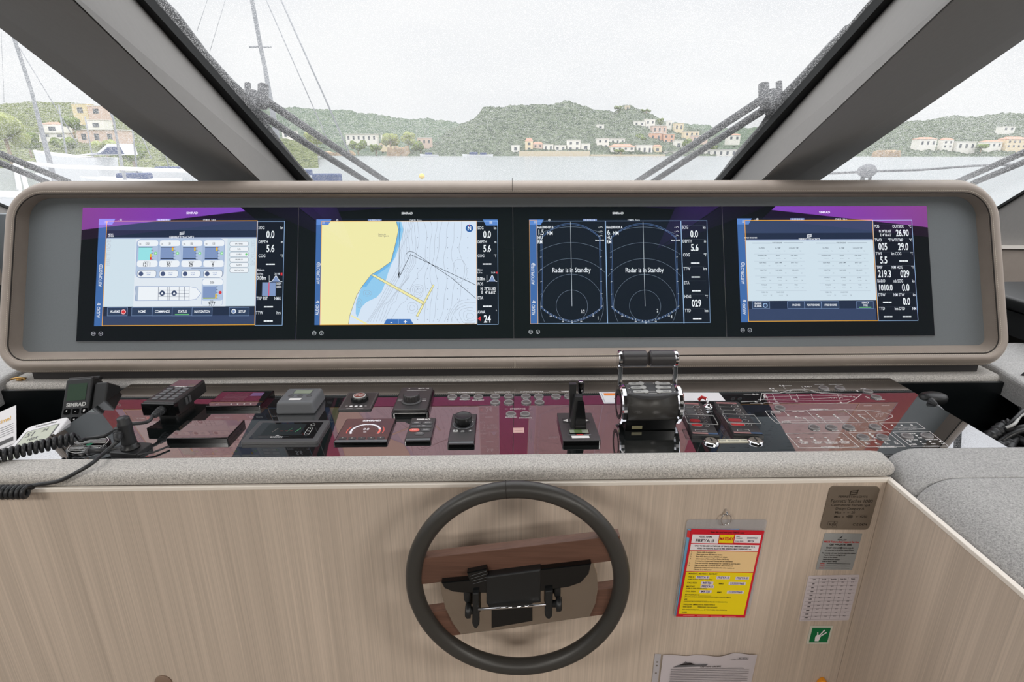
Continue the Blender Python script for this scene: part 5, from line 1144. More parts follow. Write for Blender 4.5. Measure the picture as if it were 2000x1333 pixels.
# ================================================================== LEFT WELL
# upright radio terminal in a cradle
a_, b_, c_, d_ = at(99, 748, 1.27), at(160, 748, 1.27), at(178, 800, 1.22), at(118, 800, 1.22)
o = atY = None
FH = Frame(at(152, 826, 1.20), (at(176, 820, 1.20)-at(124, 824, 1.20)), (at(128, 745, 1.26)-at(150, 826, 1.20)))
wH = (at(176, 812, 1.20)-at(122, 812, 1.20)).length; hH = (at(128, 750, 1.26)-at(150, 826, 1.20)).length
t = thing('radio_terminal', 'upright black radio terminal with green-grey screen standing in the left well', 'radio', FH.o)
b = MB(FH); b.prism(rr(-wH/2-.012, -.03, wH/2-.012, hH, .006, 4), -.035, 0, M_black, .003); b.build('body', t)
b = MB(FH); b.prism(rr(wH/2-.010, .0, wH/2+.022, hH-.012, .006, 4), -.050, -.006, M_black, .003); b.build('cradle', t)
b = MB(FH); b.rect(-wH/2-.004, hH*.50, wH/2-.022, hH*.88, pm('green_lcd_dark', (62, 78, 66), .12, spec=.6), .0006); b.build('lcd', t)
b = MB(FH); b.text('SIMRAD', -.010, hH*.40, .0095, M_lgrey, .0006, 1.05, .04); b.line([(-wH/2, hH*.345), (wH/2-.018, hH*.345)], .0008, M_dgrey, .0006)
b.build('lettering', t)
for r_ in range(3):
    for c_ in range(3):
        b = MB(FH); x = -.030+c_*.021; y = hH*.26-r_*.020; b.prism(rr(x-.0075, y-.007, x+.0075, y+.007, .003, 3), 0, .0016, M_gblack, .0006); b.text([['*', '-', '#'], ['16', '+', 'PA'], ['HL', '.', '.']][r_][c_], x, y, .0065, WP, .0020, .9, .02); b.build('key', t)
b = MB(FH); b.box(-wH/2-.010, hH-.001, -.033, wH/2-.014, hH+.004, -.004, M_dgrey2, .001); b.box(-.028, hH+.0042, -.026, .004, hH+.005, -.012, pm('pale_pink_label', (200, 180, 178), .5))
for x in (-wH/2-.004, wH/2-.024): b.box(x-.006, hH+.004, -.034, x+.012, hH+.009, -.022, M_black, .001)
b.build('top_clip', t)
# weather station
FWs = Frame(at(46, 886, 1.02), (at(75, 878, 1.03)-at(18, 893, 1.02)), (at(38, 835, 1.12)-at(50, 885, 1.02)))
t = thing('weather_clock', 'small white digital weather clock leaning in the left well', 'clock', FWs.o)
w2 = .044; h2 = (at(38, 835, 1.10)-at(50, 885, 1.02)).length
b = MB(FWs); b.prism(rr(-w2, -.03, w2, h2, .012, 6), -.014, 0, M_paper, .0025, seg=3); b.build('case', t)
b = MB(FWs); b.prism(rr(-w2+.010, -.028, w2-.010, h2-.022, .004, 3), 0, .0006, M_dgrey, 0); b.rect(-w2+.0125, -.028, w2-.0125, h2-.0245, pm('pale_lcd', (168, 172, 152), .15, spec=.6), .0009)
for s_, x, y, hh in (('51', -.018, h2-.040, .018), ('24', .010, h2-.036, .011), ('1025', -.006, h2-.060, .010), ('55', .012, h2-.078, .014)): b.text(s_, x, y, hh, M_dgrey, .0012, .8, .02)
b.build('lcd', t)
b = MB(FWs); b.text('ThermoPro', 0, h2-.011, .0070, M_black, .0004, 1.0, .02); b.build('lettering', t)
# leaflet behind it
FLf = Frame(at(12, 860, 1.14), (at(33, 815, 1.16)-at(0, 829, 1.15)), (at(30, 792, 1.20)-at(37, 850, 1.14)))
t = thing('leaflet', 'white printed leaflet standing at the far left behind the weather clock', 'leaflet', FLf.o)
b = MB(FLf); q0_ = FLf.px(31, 792); b.prism([(q0_[0]-.10, -.09), (q0_[0], -.09), (q0_[0], q0_[1]), (q0_[0]-.10, q0_[1])], -.0012, 0, M_paper); b.build('sheet', t)
b = MB(FLf); x, y = q0_; b.text('time!', x-.010, y-.030, .011, ink(215, 170, 80), .0004, .9, .02, 'RIGHT')
for i in range(5): b.line([(x-.095, y-.048-i*.006), (x-.006, y-.048-i*.006)], .0011, M_mgrey, .0004)
b.rect(x-.095, y-.094, x-.006, y-.084, M_dgrey2, .0004)
for i in range(6): b.line([(x-.095, y-.104-i*.006), (x-.006, y-.104-i*.006)], .0010, M_mgrey, .0004)
b.build('print', t)
# brass buckle on the ledge
q = at(36, 741, 1.38)
b = MB(Matrix.Translation((q.x, q.y, CZ-.5755))); b.tube([(-.018, -.004, .004), (-.006, .004, .006), (.004, -.002, .008), (.016, .004, .004), (.018, -.004, .004)], .0028, M_gold, 8); b.box(-.004, -.004, 0, .010, .006, .005, M_gold, .001)
tag(b.build('brass_clip'), 'tiny crumpled brass clip on the left end of the rear ledge', 'clip')

# ================================================================== RIGHT WELL
q = atZ(1808, 776, DZ+.002)
t = thing('cable_puck', 'rounded black plug housing at the right edge of the panel with a grey lead', 'plug', q)
b = MB(Matrix.Translation(q+Vector((.022, .004, -.006)))); b.lathe([(.030, -.010), (.034, -.004), (.034, .004), (.030, .010), (.020, .014), (.0001, .015)], M_black, 26, Matrix.Diagonal((1.0, .62, 1, 1))); b.build('housing', t)
b = MB(); P = spline([atZ(1817, 783, DZ+.004), atZ(1826, 789, DZ+.002), atZ(1836, 797, DZ-.004), atZ(1850, 811, DZ-.012), atZ(1862, 824, DZ-.035)], 6); b.tube(P[:9], .006, M_cable, 12, radii=[.0085-.0005*i for i in range(9)]); b.tube(P[8:], .0030, pm('grey_lead', (120, 122, 125), .4), 10)
b.build('lead', t)
# bundle of black cables and clips
t = thing('cable_bundle', 'tangle of black plugs and cables lying in the right well', 'cables', atZ(1975, 870, DZ-.05))
def blob(x, y, Z, r, n=10): return atZ(x, y, DZ+Z)
for nm, pts, rad, m in (('plug', [(1928, 858, -.03), (1940, 850, -.022), (1952, 846, -.02)], .013, M_cable), ('plug', [(1945, 842, -.015), (1960, 832, -.01), (1975, 826, 0)], .010, M_cable), ('plug', [(1935, 870, -.03), (1960, 872, -.03), (1975, 866, -.025)], .011, M_cable),
                        ('cable', [(1968, 832, 0), (1985, 815, .015), (2005, 798, .02), (2040, 790, .02)], .0035, M_cable), ('cable', [(1965, 836, 0), (1982, 828, .01), (1998, 810, .012), (2040, 806, .015)], .0032, M_lgrey), ('cable', [(1950, 866, -.03), (1975, 850, -.01), (2000, 842, .0), (2040, 850, 0)], .006, M_black),
                        ('cable', [(1970, 880, -.03), (1985, 858, -.02), (2010, 868, -.02), (2040, 885, -.02)], .008, M_cable), ('cable', [(1960, 845, -.02), (1990, 838, 0), (2030, 830, .01)], .007, M_black)):
    b = MB(); P = spline([blob(*p, 0) for p in pts], 6); n = len(P); b.tube(P, rad, m, 12, radii=[rad*(1+.18*math.sin(i*1.9)) if nm == 'plug' else rad for i in range(n)]); b.build(nm, t)
b = MB(); P = spline([at(2030, 690, 1.32), at(2006, 725, 1.33), at(1990, 740, 1.335), at(1986, 755, 1.33), at(1988, 780, 1.30), at(2000, 812, 1.24), at(2030, 840, 1.2)], 8); b.tube(P, .0035, M_cable, 10)
P = spline([at(2030, 694, 1.31), at(2010, 730, 1.325), at(1995, 748, 1.33), at(1991, 770, 1.31), at(1999, 806, 1.26)], 8); b.tube(P, .0028, M_cable, 10)
tag(b.build('hanging_cable'), 'thin black double cable hanging over the right rear bolster', 'cable')

# ================================================================== STEERING WHEEL
az, be = math.radians(-2.4), math.radians(3.7)
e1 = Vector((math.cos(az), math.sin(az), 0)); nW = Vector((math.sin(az)*math.cos(be), -math.cos(az)*math.cos(be), math.sin(be))); e2 = nW.cross(e1)
WO = Vector((.0257, .7798, CZ-.7112)); RWh = .1800; rW = .0145
VF = Frame(WO, e1, e2)                                    # ez = nW, towards the helmsman
t = thing('steering_wheel', 'steering wheel with black leather rim and two dark wooden crossbars', 'steering wheel', VF.M @ Vector((0, 0, -.10)))
b = MB(VF); b.tube([(RWh*math.cos(2*PI*i/96), RWh*math.sin(2*PI*i/96), 0) for i in range(96)], rW, M_wheel, 20, closed=True); b.build('rim', t)
b = MB(VF)
a0 = math.radians(96); b.tube([(math.cos(a0)*(RWh+math.cos(q)*(rW+.0003)), math.sin(a0)*(RWh+math.cos(q)*(rW+.0003)), math.sin(q)*(rW+.0003)) for q in [2*PI*i/24 for i in range(24)]], .0006, M_dkthread, 5, closed=True); b.build('rim_seam', t)
tl = VF.px(832, 1088); tr = VF.px(1196, 1046); bl = VF.px(828, 1139); br_ = VF.px(1200, 1093)
def ext(p, q, k=.012): d = Vector(q)-Vector(p); d.normalize(); return Vector(q)+d*k
b = MB(VF); pts = [ext(br_, bl), ext(bl, br_), ext(tl, tr), ext(tr, tl)]
X = Matrix.Translation((0, 0, 0)); b.prism([tuple(p) for p in pts], -.016, .004, M_wood2, .0006); b.build('crossbar', t)
bl2 = VF.px(868, 1245, -.004); br2 = VF.px(1190, 1200, -.004); tl2 = VF.px(838, 1197, -.004); tr2 = VF.px(1198, 1149, -.004)
b = MB(VF); pts = [ext(br2, bl2, .006), ext(bl2, br2, .006), ext(tl2, tr2), ext(tr2, tl2, .006)]; b.prism([tuple(p) for p in pts], -.024, -.004, M_wood2, .0006); b.build('crossbar', t)
# polished cover plate bridging the bars
P = [VF.px(*q, .001) for q in ((900, 1240), (1000, 1228), (1152, 1205), (1163, 1180), (1168, 1150), (1166, 1122), (1158, 1098), (860, 1137), (862, 1160), (870, 1190), (884, 1218))]
b = MB(VF); b.prism(P, -.003, .001, M_polish, .0006); b.build('hub_plate', t)
b = MB(VF); xx, yy = VF.px(1003, 1165); b.lathe([(.030, -.105), (.030, -.024)], M_black, 28, Matrix.Translation((xx, yy, 0))); b.build('steering_column', t)

# ---- folding clamp mounted on the wheel
def vp(pts, off): return [VF.px(*q, off) for q in pts]
t = thing('phone_holder', 'black folding device holder with side knobs clamped on the wheel crossbars', 'holder', VF.M @ Vector((xx, yy, .002)))
b = MB(VF); b.prism(vp([(862, 1139), (868, 1150), (885, 1157), (905, 1159), (1030, 1160), (1088, 1151), (1110, 1148), (1135, 1139), (1150, 1122), (1155, 1102), (955, 1125), (950, 1112), (912, 1120), (916, 1134)], .016), .004, .016, M_gblack, .0015); b.build('tray', t)
b = MB(VF); b.prism(vp([(950, 1128), (1056, 1114), (1056, 1178), (1040, 1180), (1038, 1184), (956, 1190), (950, 1180)], .020), .0012, .020, M_black, .002); b.build('body', t)
b = MB(VF); b.prism(vp([(960, 1186), (1040, 1180), (1040, 1214), (960, 1228)], .006), .0012, .006, M_gblack, .001); b.build('foot', t)
for pts in ([(923, 1160), (935, 1159), (936, 1222), (931, 1229), (926, 1228), (922, 1220)], [(1065, 1156), (1080, 1154), (1079, 1205), (1073, 1211), (1067, 1209), (1064, 1203)]):
    b = MB(VF); b.prism(vp(pts, .024), .012, .024, M_black, .002); b.build('clamp_arm', t)
for pts in ([(905, 1156), (918, 1156), (918, 1176), (912, 1181), (906, 1174)], [(1083, 1148), (1095, 1146), (1095, 1164), (1089, 1170), (1083, 1166)]):
    b = MB(VF); b.prism(vp(pts, .014), .004, .014, M_black, .0015); b.build('hook', t)
p0 = VF.px(934, 1191, .026); p1 = VF.px(1066, 1182, .026)
b = MB(VF); b.tube([(*p0, .026), (*p1, .026)], .0024, M_chrome, 10); b.build('steel_rod', t)
for (x, y, s_) in ((916, 1193, -1), (1090, 1180, 1)):
    u, v = VF.px(x, y, .018); b = MB(VF)
    b.lathe([(.006, -.012), (.006, -.004), (.0125, -.003), (.0130, .003), (.0105, .006), (.0001, .0065)], M_black, 20, Matrix.Translation((u, v, .018)) @ Matrix.Rotation(PI/2*s_, 4, 'Y')); b.build('clamp_knob', t)
b = MB(VF)
for i in range(4): u, v = VF.px(918+i*2, 1126+i*5, .0165); u2, v2 = VF.px(950, 1116+i*6, .0165); b.line([(u, v), (u2, v2)], .0007, M_mgrey, .0166)
b.build('molded_marks', t)

# ================================================================== PAPERS ON THE WOODEN PANEL
def FPX_(off): return lambda x, y: PF.px(x, y, off)
def quadF(tl, tr, bl, off=.0):
    """frame fixed to the panel with its x axis along the sheet's top edge"""
    a = Vector(PF.px(*tl, off)); c = Vector(PF.px(*tr, off)); d = Vector(PF.px(*bl, off)); ex = (c-a); w = ex.length; ex.normalize(); ey = Vector((-ex.y, ex.x)); h = abs((a-d).dot(ey))
    o = PF.M @ Vector((a.x-ey.x*h, a.y-ey.y*h, off)); exw = PF.ex*ex.x+PF.ey*ex.y; eyw = PF.ex*ey.x+PF.ey*ey.y
    return Frame(o, exw, eyw), w, h
# distress card in its plastic sleeve, hanging from a ring
SF, w, h = quadF((1342, 1016), (1499, 1016), (1321, 1203), .003)
t = thing('distress_card', 'red and yellow distress call card in a clear sleeve hanging from a ring', 'card', SF.M @ Vector((w/2, h, 0)))
slv = newmat('sleeve_plastic'); _t = slv.node_tree; _a = _t.nodes.new('ShaderNodeBsdfTransparent'); _a.inputs[0].default_value = (.95, .95, .96, 1); _g = _t.nodes.new('ShaderNodeBsdfPrincipled'); _g.inputs['Base Color'].default_value = (.6, .6, .62, 1); _g.inputs['Roughness'].default_value = .2
_m = _t.nodes.new('ShaderNodeMixShader'); _m.inputs[0].default_value = .33; _o = _t.nodes.new('ShaderNodeOutputMaterial'); _t.links.new(_a.outputs[0], _m.inputs[1]); _t.links.new(_g.outputs[0], _m.inputs[2]); _t.links.new(_m.outputs[0], _o.inputs[0])
b = MB(SF); b.prism(rr(0, 0, w, h, .005, 4), -.0008, .0, slv); b.build('plastic_sleeve', t)
CF, cw, ch = quadF((1350, 1034), (1493, 1037), (1330, 1205), .0045)
BF, bw, bh = quadF((1343, 1034), (1360, 1034), (1320, 1203), .0035)
b = MB(BF); b.prism([(0, 0), (.10, 0), (.10, bh), (0, bh)], 0, .0004, ink(115, 165, 200)); b.poly([(0, bh-.018), (.03, bh-.026), (.03, bh-.006), (0, bh-.002)], ink(215, 60, 60), .0006); b.rect(.009, .008, .0105, bh-.03, WP, .0006); b.build('blue_back_card', t, )
b = MB(CF); RD = ink(208, 30, 48); YL = ink(240, 214, 20); KB = ink(35, 30, 32); PK = ink(238, 232, 236)
b.prism([(0, 0), (cw, 0), (cw, ch), (0, ch)], 0, .0005, RD)
X_ = lambda k: cw*k; Y_ = lambda k: ch*(1-k)
b.rect(X_(.03), Y_(.148), X_(.395), Y_(.055), PK, .0007); b.rect(X_(.405), Y_(.140), X_(.60), Y_(.052), YL, .0007); b.rect(X_(.615), Y_(.135), X_(.97), Y_(.048), PK, .0007)
b.rect(X_(.03), Y_(.225), X_(.97), Y_(.158), PK, .0007); b.rect(X_(.03), Y_(.462), X_(.97), Y_(.233), ink(240, 205, 150), .0007); b.rect(X_(.03), Y_(.965), X_(.97), Y_(.470), YL, .0007)
def CT(s_, x, y, hh, m=None, al='LEFT', sx_=.85, bo=.02): b.text(s_, X_(x), Y_(y), hh, m or KB, .0009, sx_, bo, al)
CT('Keep this card near your GMDSS radio', .5, .026, .0036, KB, 'CENTER'); CT('VESSEL NAME', .21, .078, .0038, al='CENTER'); CT('FREYA II', .21, .122, .0074, al='CENTER', sx_=1.0); CT('MAYDAY', .5025, .096, .0072, RD, 'CENTER', .68, .04)
CT('MMSI', .63, .066, .0028); CT('NUMBER', .63, .086, .0028); CT('CALL SIGN', .63, .118, .0028); CT('232059965', .78, .082, .0040, ink(70, 60, 90)); CT('MRTJ6', .80, .115, .0040, ink(70, 60, 90))
CT('ONLY TO BE USED IN THE CASE OF GRAVE AND IMMINENT DANGER TO A', .5, .178, .0035, al='CENTER', sx_=.74, bo=.03); CT('VESSEL OR PERSONS, SUCH AS FIRE, SINKING, MAN OVERBOARD etc.', .5, .205, .0035, al='CENTER', sx_=.74, bo=.03)
for i, (n_, s_) in enumerate((('1.', 'Ensure radio is switched on.'), ('2.', 'Open cover over RED distress button.'), ('3.', 'Press RED distress button ONCE and release.'), ('4.', 'Select nature of distress. (Fire, Sinking, MOB etc.)'), ('', 'If omitted an Undesignated Distress will be transmitted.'), ('5.', 'Press and hold RED distress button for 5 seconds to send the alert.'), ('6.', 'Wait no more than 15 seconds for the acknowledgement'), ('', '(shown on screen) and send the following voice message on'), ('', 'Channel 16 on high power.'))):
    CT(n_, .05, .247+i*.0245, .0030); CT(s_, .13, .247+i*.0245, .0033, sx_=.74, bo=.02)
CT('MAYDAY, MAYDAY, MAYDAY', .07, .490, .0038); CT('THIS IS', .07, .528, .0036)
PP = ink(222, 210, 225)
for x, y, s_, ww in ((.18, .530, 'FREYA II', .19), (.47, .530, 'FREYA II', .19), (.74, .532, 'FREYA II', .19), (.27, .595, 'MRTJ6', .17), (.66, .595, '232059965', .24), (.27, .635, 'FREYA II', .19), (.27, .695, 'MRTJ6', .17), (.66, .695, '232059965', .24)):
    b.rect(X_(x), Y_(y+.017), X_(x+ww), Y_(y-.017), PP, .0008); CT(s_, x+ww/2, y, .0052, ink(60, 50, 100), 'CENTER', .9)
for x, y, s_ in ((.07, .595, 'CALL SIGN'), (.52, .600, 'MMSI'), (.07, .638, 'MAYDAY'), (.07, .695, 'CALL SIGN'), (.52, .700, 'MMSI'), (.07, .735, 'MY POSITION IS ___________'), (.07, .790, 'WE ___________________'), (.07, .850, 'I REQUIRE IMMEDIATE ASSISTANCE'), (.07, .880, 'WE HAVE _____ PERSONS ON BOARD'), (.07, .945, 'OVER')): CT(s_, x, y, .0036)
for x, y, s_ in ((.07, .556, '(NAME OF VESSEL SPOKEN THREE TIMES)'), (.07, .660, '(NAME OF VESSEL SPOKEN ONCE)'), (.07, .758, '(MY LAT & LONG, OR BEARING AND DISTANCE FROM A CHARTED OBJECT)'), (.07, .815, '(STATE NATURE OF DISTRESS IE: SINKING, FIRE, MAN OVERBOARD ETC.)'), (.07, .912, 'ANY OTHER INFORMATION ______ IE: TYPE OF VESSEL, HULL COLOUR etc.')): CT(s_, x, y, .0027, sx_=.75)
for i, x in enumerate((.1, .3, .5, .7)): b.line([(X_(x), Y_(.985)), (X_(x+.16), Y_(.985))], .0008, ink(240, 150, 150), .0009)
b.build('printed_card', t)
u, v = PF.px(1418, 1015, .007)
b = MB(PF); b.tube([(u+.0095*math.cos(a), v+.0125*math.sin(a), .0075) for a in [2*PI*i/28 for i in range(28)]], .0011, M_chrome, 8, closed=True); b.tube([(u, v+.018, .0003), (u, v+.0135, .0075), (u, v+.010, .0105)], .0022, M_chrome, 8); b.build('hanging_ring', t)
# steel builder's plate
QF, w, h = quadF((1621, 949), (1719, 950), (1605, 1034), .0004)
t = thing('builder_plate', 'brushed steel plate with rounded corners engraved with yacht data', 'plate', QF.M @ Vector((w/2, h/2, 0)))
b = MB(QF); b.prism(rr(0, 0, w, h, .009, 6), 0, .0018, M_steel, .0004); b.build('plate_body', t)
b = MB(QF); EN = ink(62, 54, 46)
u0, v0_ = w/2, h*.86; logo(b, u0, v0_, .0135, EN, .0021)
for s_, y, hh, sx_, al, x in (('FERRETTIYACHTS', .765, .0046, 1.15, 'CENTER', .5), ('Ferretti Yachts 1000', .665, .0078, .92, 'CENTER', .5), ('Costruttore: Ferretti SpA', .575, .0056, .95, 'CENTER', .5), ('Design Category A', .495, .0056, .95, 'CENTER', .5), ('Max  v  =  20', .405, .0056, .95, 'LEFT', .22), ('Max  v  +', .305, .0056, .95, 'LEFT', .22), ('=  4250', .310, .0056, .95, 'LEFT', .66), ('RI', .125, .0066, .95, 'LEFT', .16), ('R', .125, .0066, .95, 'LEFT', .26), ('C E 0474', .125, .0056, 1.0, 'LEFT', .64)):
    b.text(s_, w*x, h*y, hh, EN, .0021, sx_, .012, al)
b.line([(w*.245, h*.07), (w*.255, h*.19)], .0012, EN, .0021); b.line([(w*.13, h*.06), (w*.32, h*.06), (w*.32, h*.19), (w*.13, h*.19)], .0005, EN, .0021, True)
b.poly(rr(w*.50, h*.275, w*.60, h*.345, .002, 3), EN, .0021); b.build('engraving', t)
# telemedical sticker
QF, w, h = quadF((1611, 1042), (1684, 1043), (1596, 1113), .0003)
t = thing('support_sticker', 'grey printed sticker with black and red lines below the steel plate', 'sticker', QF.M @ Vector((w/2, h/2, 0)))
b = MB(QF); b.prism([(0, 0), (w, 0), (w, h), (0, h)], 0, .0005, ink(150, 152, 152)); b.build('label_sheet', t)
b = MB(QF); b.poly([(w*.38, h*.86), (w*.46, h*.88), (w*.50, h*.95)], KB, .0008)
for s_, y, hh, m, x, al in (('MSOS | 24/7', .83, .0030, KB, .5, 'CENTER'), ('MSOS Telemedical Support Service', .775, .0042, ink(190, 40, 40), .5, 'CENTER'), ('Call: +44 236181 8880', .70, .0042, KB, .5, 'CENTER'), ('Email: telemed@msos.org.uk', .615, .0040, KB, .5, 'CENTER'), ('24/7 to be used by the Medical Officer on board', .55, .0026, KB, .5, 'CENTER'), ('The casualty will need the following information:', .465, .0030, KB, .05, 'LEFT'),
                            ('Name of person making the call', .41, .0029, KB, .12, 'LEFT'), ('Name of the casualty', .35, .0029, KB, .12, 'LEFT'), ('Vessel name and location', .29, .0029, KB, .12, 'LEFT'), ('Date of injury / illness', .235, .0029, KB, .12, 'LEFT'), ('Level 1', .175, .0029, ink(190, 40, 40), .08, 'LEFT'), ('Level 2', .11, .0029, ink(190, 40, 40), .08, 'LEFT'), ('Level 3', .05, .0029, ink(190, 40, 40), .08, 'LEFT')):
    b.text(s_, w*x, h*y, hh, m, .0008, .85, .03, al)
for y in (.175, .11, .05): b.line([(w*.26, h*y), (w*.90, h*y)], .0009, KB, .0008)
b.build('print', t)
# white table sticker
QF, w, h = quadF((1579, 1125), (1679, 1123), (1559, 1214), .0003)
t = thing('table_sticker', 'white sticker with a ruled table of small figures', 'sticker', QF.M @ Vector((w/2, h/2, 0)))
b = MB(QF); b.prism(rr(0, 0, w, h, .003, 4), 0, .0005, ink(205, 196, 200)); b.build('label_sheet', t)
b = MB(QF); GL = ink(120, 112, 116)
for i in range(12): b.line([(w*.03, h*(.03+i*.083)), (w*.97, h*(.03+i*.083))], .0004, GL, .0008)
for x in (.22, .41, .60, .79): b.line([(w*x, h*.03), (w*x, h*.95)], .0004, GL, .0008)
for i, s_ in enumerate(('RPM', 'Fuel l/h', 'Speed kn', 'Cons l/nm', 'Range')): b.text(s_, w*(.125+i*.19), h*.915, .0026, KB, .0008, .9, .03)
for r_ in range(10):
    b.text(str(600+200*r_), w*.125, h*(.825-r_*.083), .0028, KB, .0008, .9, .03)
    for c_ in range(4): b.text('%d.%d' % (12+r_*7+c_*3, (r_*3+c_) % 10), w*(.315+c_*.19), h*(.85-r_*.083), .0026, GL, .0008, .9, .02)
b.build('print', t)
# green safety sign
QF, w, h = quadF((1583, 1223), (1627, 1223), (1576, 1258), .0003)
t = thing('safety_sign', 'small green safety sign with a white hand and flare pictogram', 'sign', QF.M @ Vector((w/2, h/2, 0)))
b = MB(QF); b.prism([(0, 0), (w, 0), (w, h), (0, h)], 0, .0006, ink(205, 205, 192)); b.build('sign_plate', t)
b = MB(QF); b.rect(w*.10, h*.09, w*.92, h*.90, ink(0, 110, 62), .0009)
b.poly([(w*.34, h*.16), (w*.52, h*.16), (w*.56, h*.42), (w*.50, h*.52), (w*.36, h*.50), (w*.32, h*.40)], PK, .0011); b.line([(w*.42, h*.42), (w*.38, h*.66)], .0022, PK, .0012); b.line([(w*.48, h*.46), (w*.66, h*.78)], .0028, PK, .0012); b.line([(w*.54, h*.44), (w*.76, h*.64)], .0028, PK, .0012); b.build('pictogram', t)
# order sheet in a punched pocket at the bottom
QF, w, h = quadF((1294, 1279), (1477, 1276), (1284, 1400), .0012)
t = thing('order_sheet', 'white printed sheet with a yacht drawing in a punched clear pocket, low on panel', 'paper', QF.M @ Vector((w/2, h, 0)))
b = MB(QF); n = 24; vs = []
for j in range(7):
    for i in range(n+1):
        x = w*i/n; y = h*j/6; top = (.0018*math.sin(i*.75)+.002*math.sin(i*.31+1))*(j == 6); z = .0015+.0035*abs(math.sin(i*.32+.5))*(j/6)**2; vs.append((x, y+top, z))
b.raw(vs, [(j*(n+1)+i, j*(n+1)+i+1, (j+1)*(n+1)+i+1, (j+1)*(n+1)+i) for j in range(6) for i in range(n)], ink(196, 188, 192), True); b.build('sheet', t)
b = MB(QF); q0_ = QF.px(1279, 1278, 0)[0]; q1_ = QF.px(1291, 1278, 0)[0]; b.prism([(q0_, 0), (q1_, 0), (q1_, h+.001), (q0_, h+.002)], 0, .0006, ink(176, 172, 176)); b.build('punched_strip', t)
b = MB(QF)
for dy in (.020, .030, .051): b.disc((q0_+q1_)/2, h-dy, .0022, ink(120, 112, 105), .0009, 12)
b.build('punch_holes', t)
b = MB(QF); K1 = ink(96, 94, 98); KZ = .0056; bx, by = QF.px(1346, 1301, .005)
b.poly([(bx-.034, by-.004), (bx+.034, by-.002), (bx+.040, by+.004), (bx+.014, by+.003), (bx-.024, by+.002)], K1, KZ); b.poly([(bx-.022, by+.002), (bx+.012, by+.003), (bx+.004, by+.008), (bx-.012, by+.007)], KB, KZ); b.line([(bx-.012, by+.009), (bx+.002, by+.0085)], .0012, K1, KZ); b.line([(bx-.009, by+.012), (bx-.007, by+.009)], .0016, KB, KZ)
b.text('CAPTAINS ORDERS', w*.52, h-.030, .0042, KB, KZ, .9, .02); b.text('M/Y FREYA II', w*.86, h-.008, .0030, K1, KZ, .9, .02); b.text('London, United Kingdom', w*.82, h-.012, .0030, K1, KZ, .9, .02)
for i in range(10): b.line([(w*.10, h-.036-i*.0050), (w*(.94 if i % 4 else .88), h-.036-i*.0050)], .0011, K1, KZ)
b.build('print', t)
# cover disc and orange tag at the lower edge of the frame
u, v = PF.px(320, 1332, 0); b = MB(PF); b.lathe([(.0175, .0003), (.0175, .0025), (.0165, .0032), (.0001, .0033)], pm('tan_cap', (134, 112, 96), .6), 30, Matrix.Translation((u, v, 0))); tag(b.build('screw_cap'), 'round tan cover cap on the wooden panel, lower left', 'cap')
u, v = PF.px(1608, 1338, .01); b = MB(PF); b.prism([(u-.008, v-.04), (u+.009, v-.04), (u+.010, v+.002), (u+.004, v+.010), (u-.003, v+.009), (u-.009, v)], .0008, .010, pm('orange_plastic', (235, 150, 30), .5), .002); tag(b.build('orange_tag'), 'orange plastic tip showing at the bottom edge, right of centre', 'tag')

# ================================================================== OUTSIDE: HARBOUR
def veg(name, c1, c2, scale):
    m = newmat(name); t = m.node_tree; n = t.nodes.new; k = t.links.new
    b = n('ShaderNodeBsdfPrincipled'); o = n('ShaderNodeOutputMaterial'); k(b.outputs[0], o.inputs[0]); b.inputs['Roughness'].default_value = 1; b.inputs['Specular IOR Level'].default_value = 0
    tcn = n('ShaderNodeTexCoord'); z = n('ShaderNodeTexNoise'); z.inputs['Scale'].default_value = scale; z.inputs['Detail'].default_value = 6; z.inputs['Roughness'].default_value = .7; k(tcn.outputs['Object'], z.inputs['Vector'])
    r = n('ShaderNodeValToRGB'); r.color_ramp.elements[0].position = .36; r.color_ramp.elements[0].color = rgb(c1); r.color_ramp.elements[1].position = .64; r.color_ramp.elements[1].color = rgb(c2); k(z.outputs['Fac'], r.inputs[0]); k(r.outputs[0], b.inputs['Base Color']); return m
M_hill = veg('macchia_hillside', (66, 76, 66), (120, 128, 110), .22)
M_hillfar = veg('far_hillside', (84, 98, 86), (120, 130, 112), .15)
M_near = veg('garden_trees', (62, 72, 50), (140, 146, 108), .45)
M_tree = veg('tree_crown', (74, 92, 56), (138, 150, 92), .8); M_tree2 = veg('olive_tree_crown', (120, 130, 80), (172, 178, 120), .8)
M_rock = veg('shore_rock', (150, 130, 108), (196, 176, 150), .3)
M_water = newmat('harbour_water'); _t = M_water.node_tree; _b = _t.nodes.new('ShaderNodeBsdfPrincipled'); _b.inputs['Base Color'].default_value = rgb((140, 146, 148)); _b.inputs['Roughness'].default_value = .25; _b.inputs['Specular IOR Level'].default_value = .5
_tc2 = _t.nodes.new('ShaderNodeTexCoord'); _mp = _t.nodes.new('ShaderNodeMapping'); _mp.inputs['Scale'].default_value = (.35, 1.2, 1); _z = _t.nodes.new('ShaderNodeTexNoise'); _z.inputs['Scale'].default_value = 1.2; _z.inputs['Detail'].default_value = 6
_bp = _t.nodes.new('ShaderNodeBump'); _bp.inputs['Strength'].default_value = .6; _bp.inputs['Distance'].default_value = .12; _o = _t.nodes.new('ShaderNodeOutputMaterial')
for a_, c_ in ((_tc2.outputs['Object'], _mp.inputs[0]), (_mp.outputs[0], _z.inputs['Vector']), (_z.outputs['Fac'], _bp.inputs['Height']), (_bp.outputs[0], _b.inputs['Normal']), (_b.outputs[0], _o.inputs[0])): _t.links.new(a_, c_)
SEAZ = CZ-4.6
b = MB(); b.box(-1500, 6, SEAZ-.5, 1500, 1400, SEAZ, M_water); struct(b.build('water'))
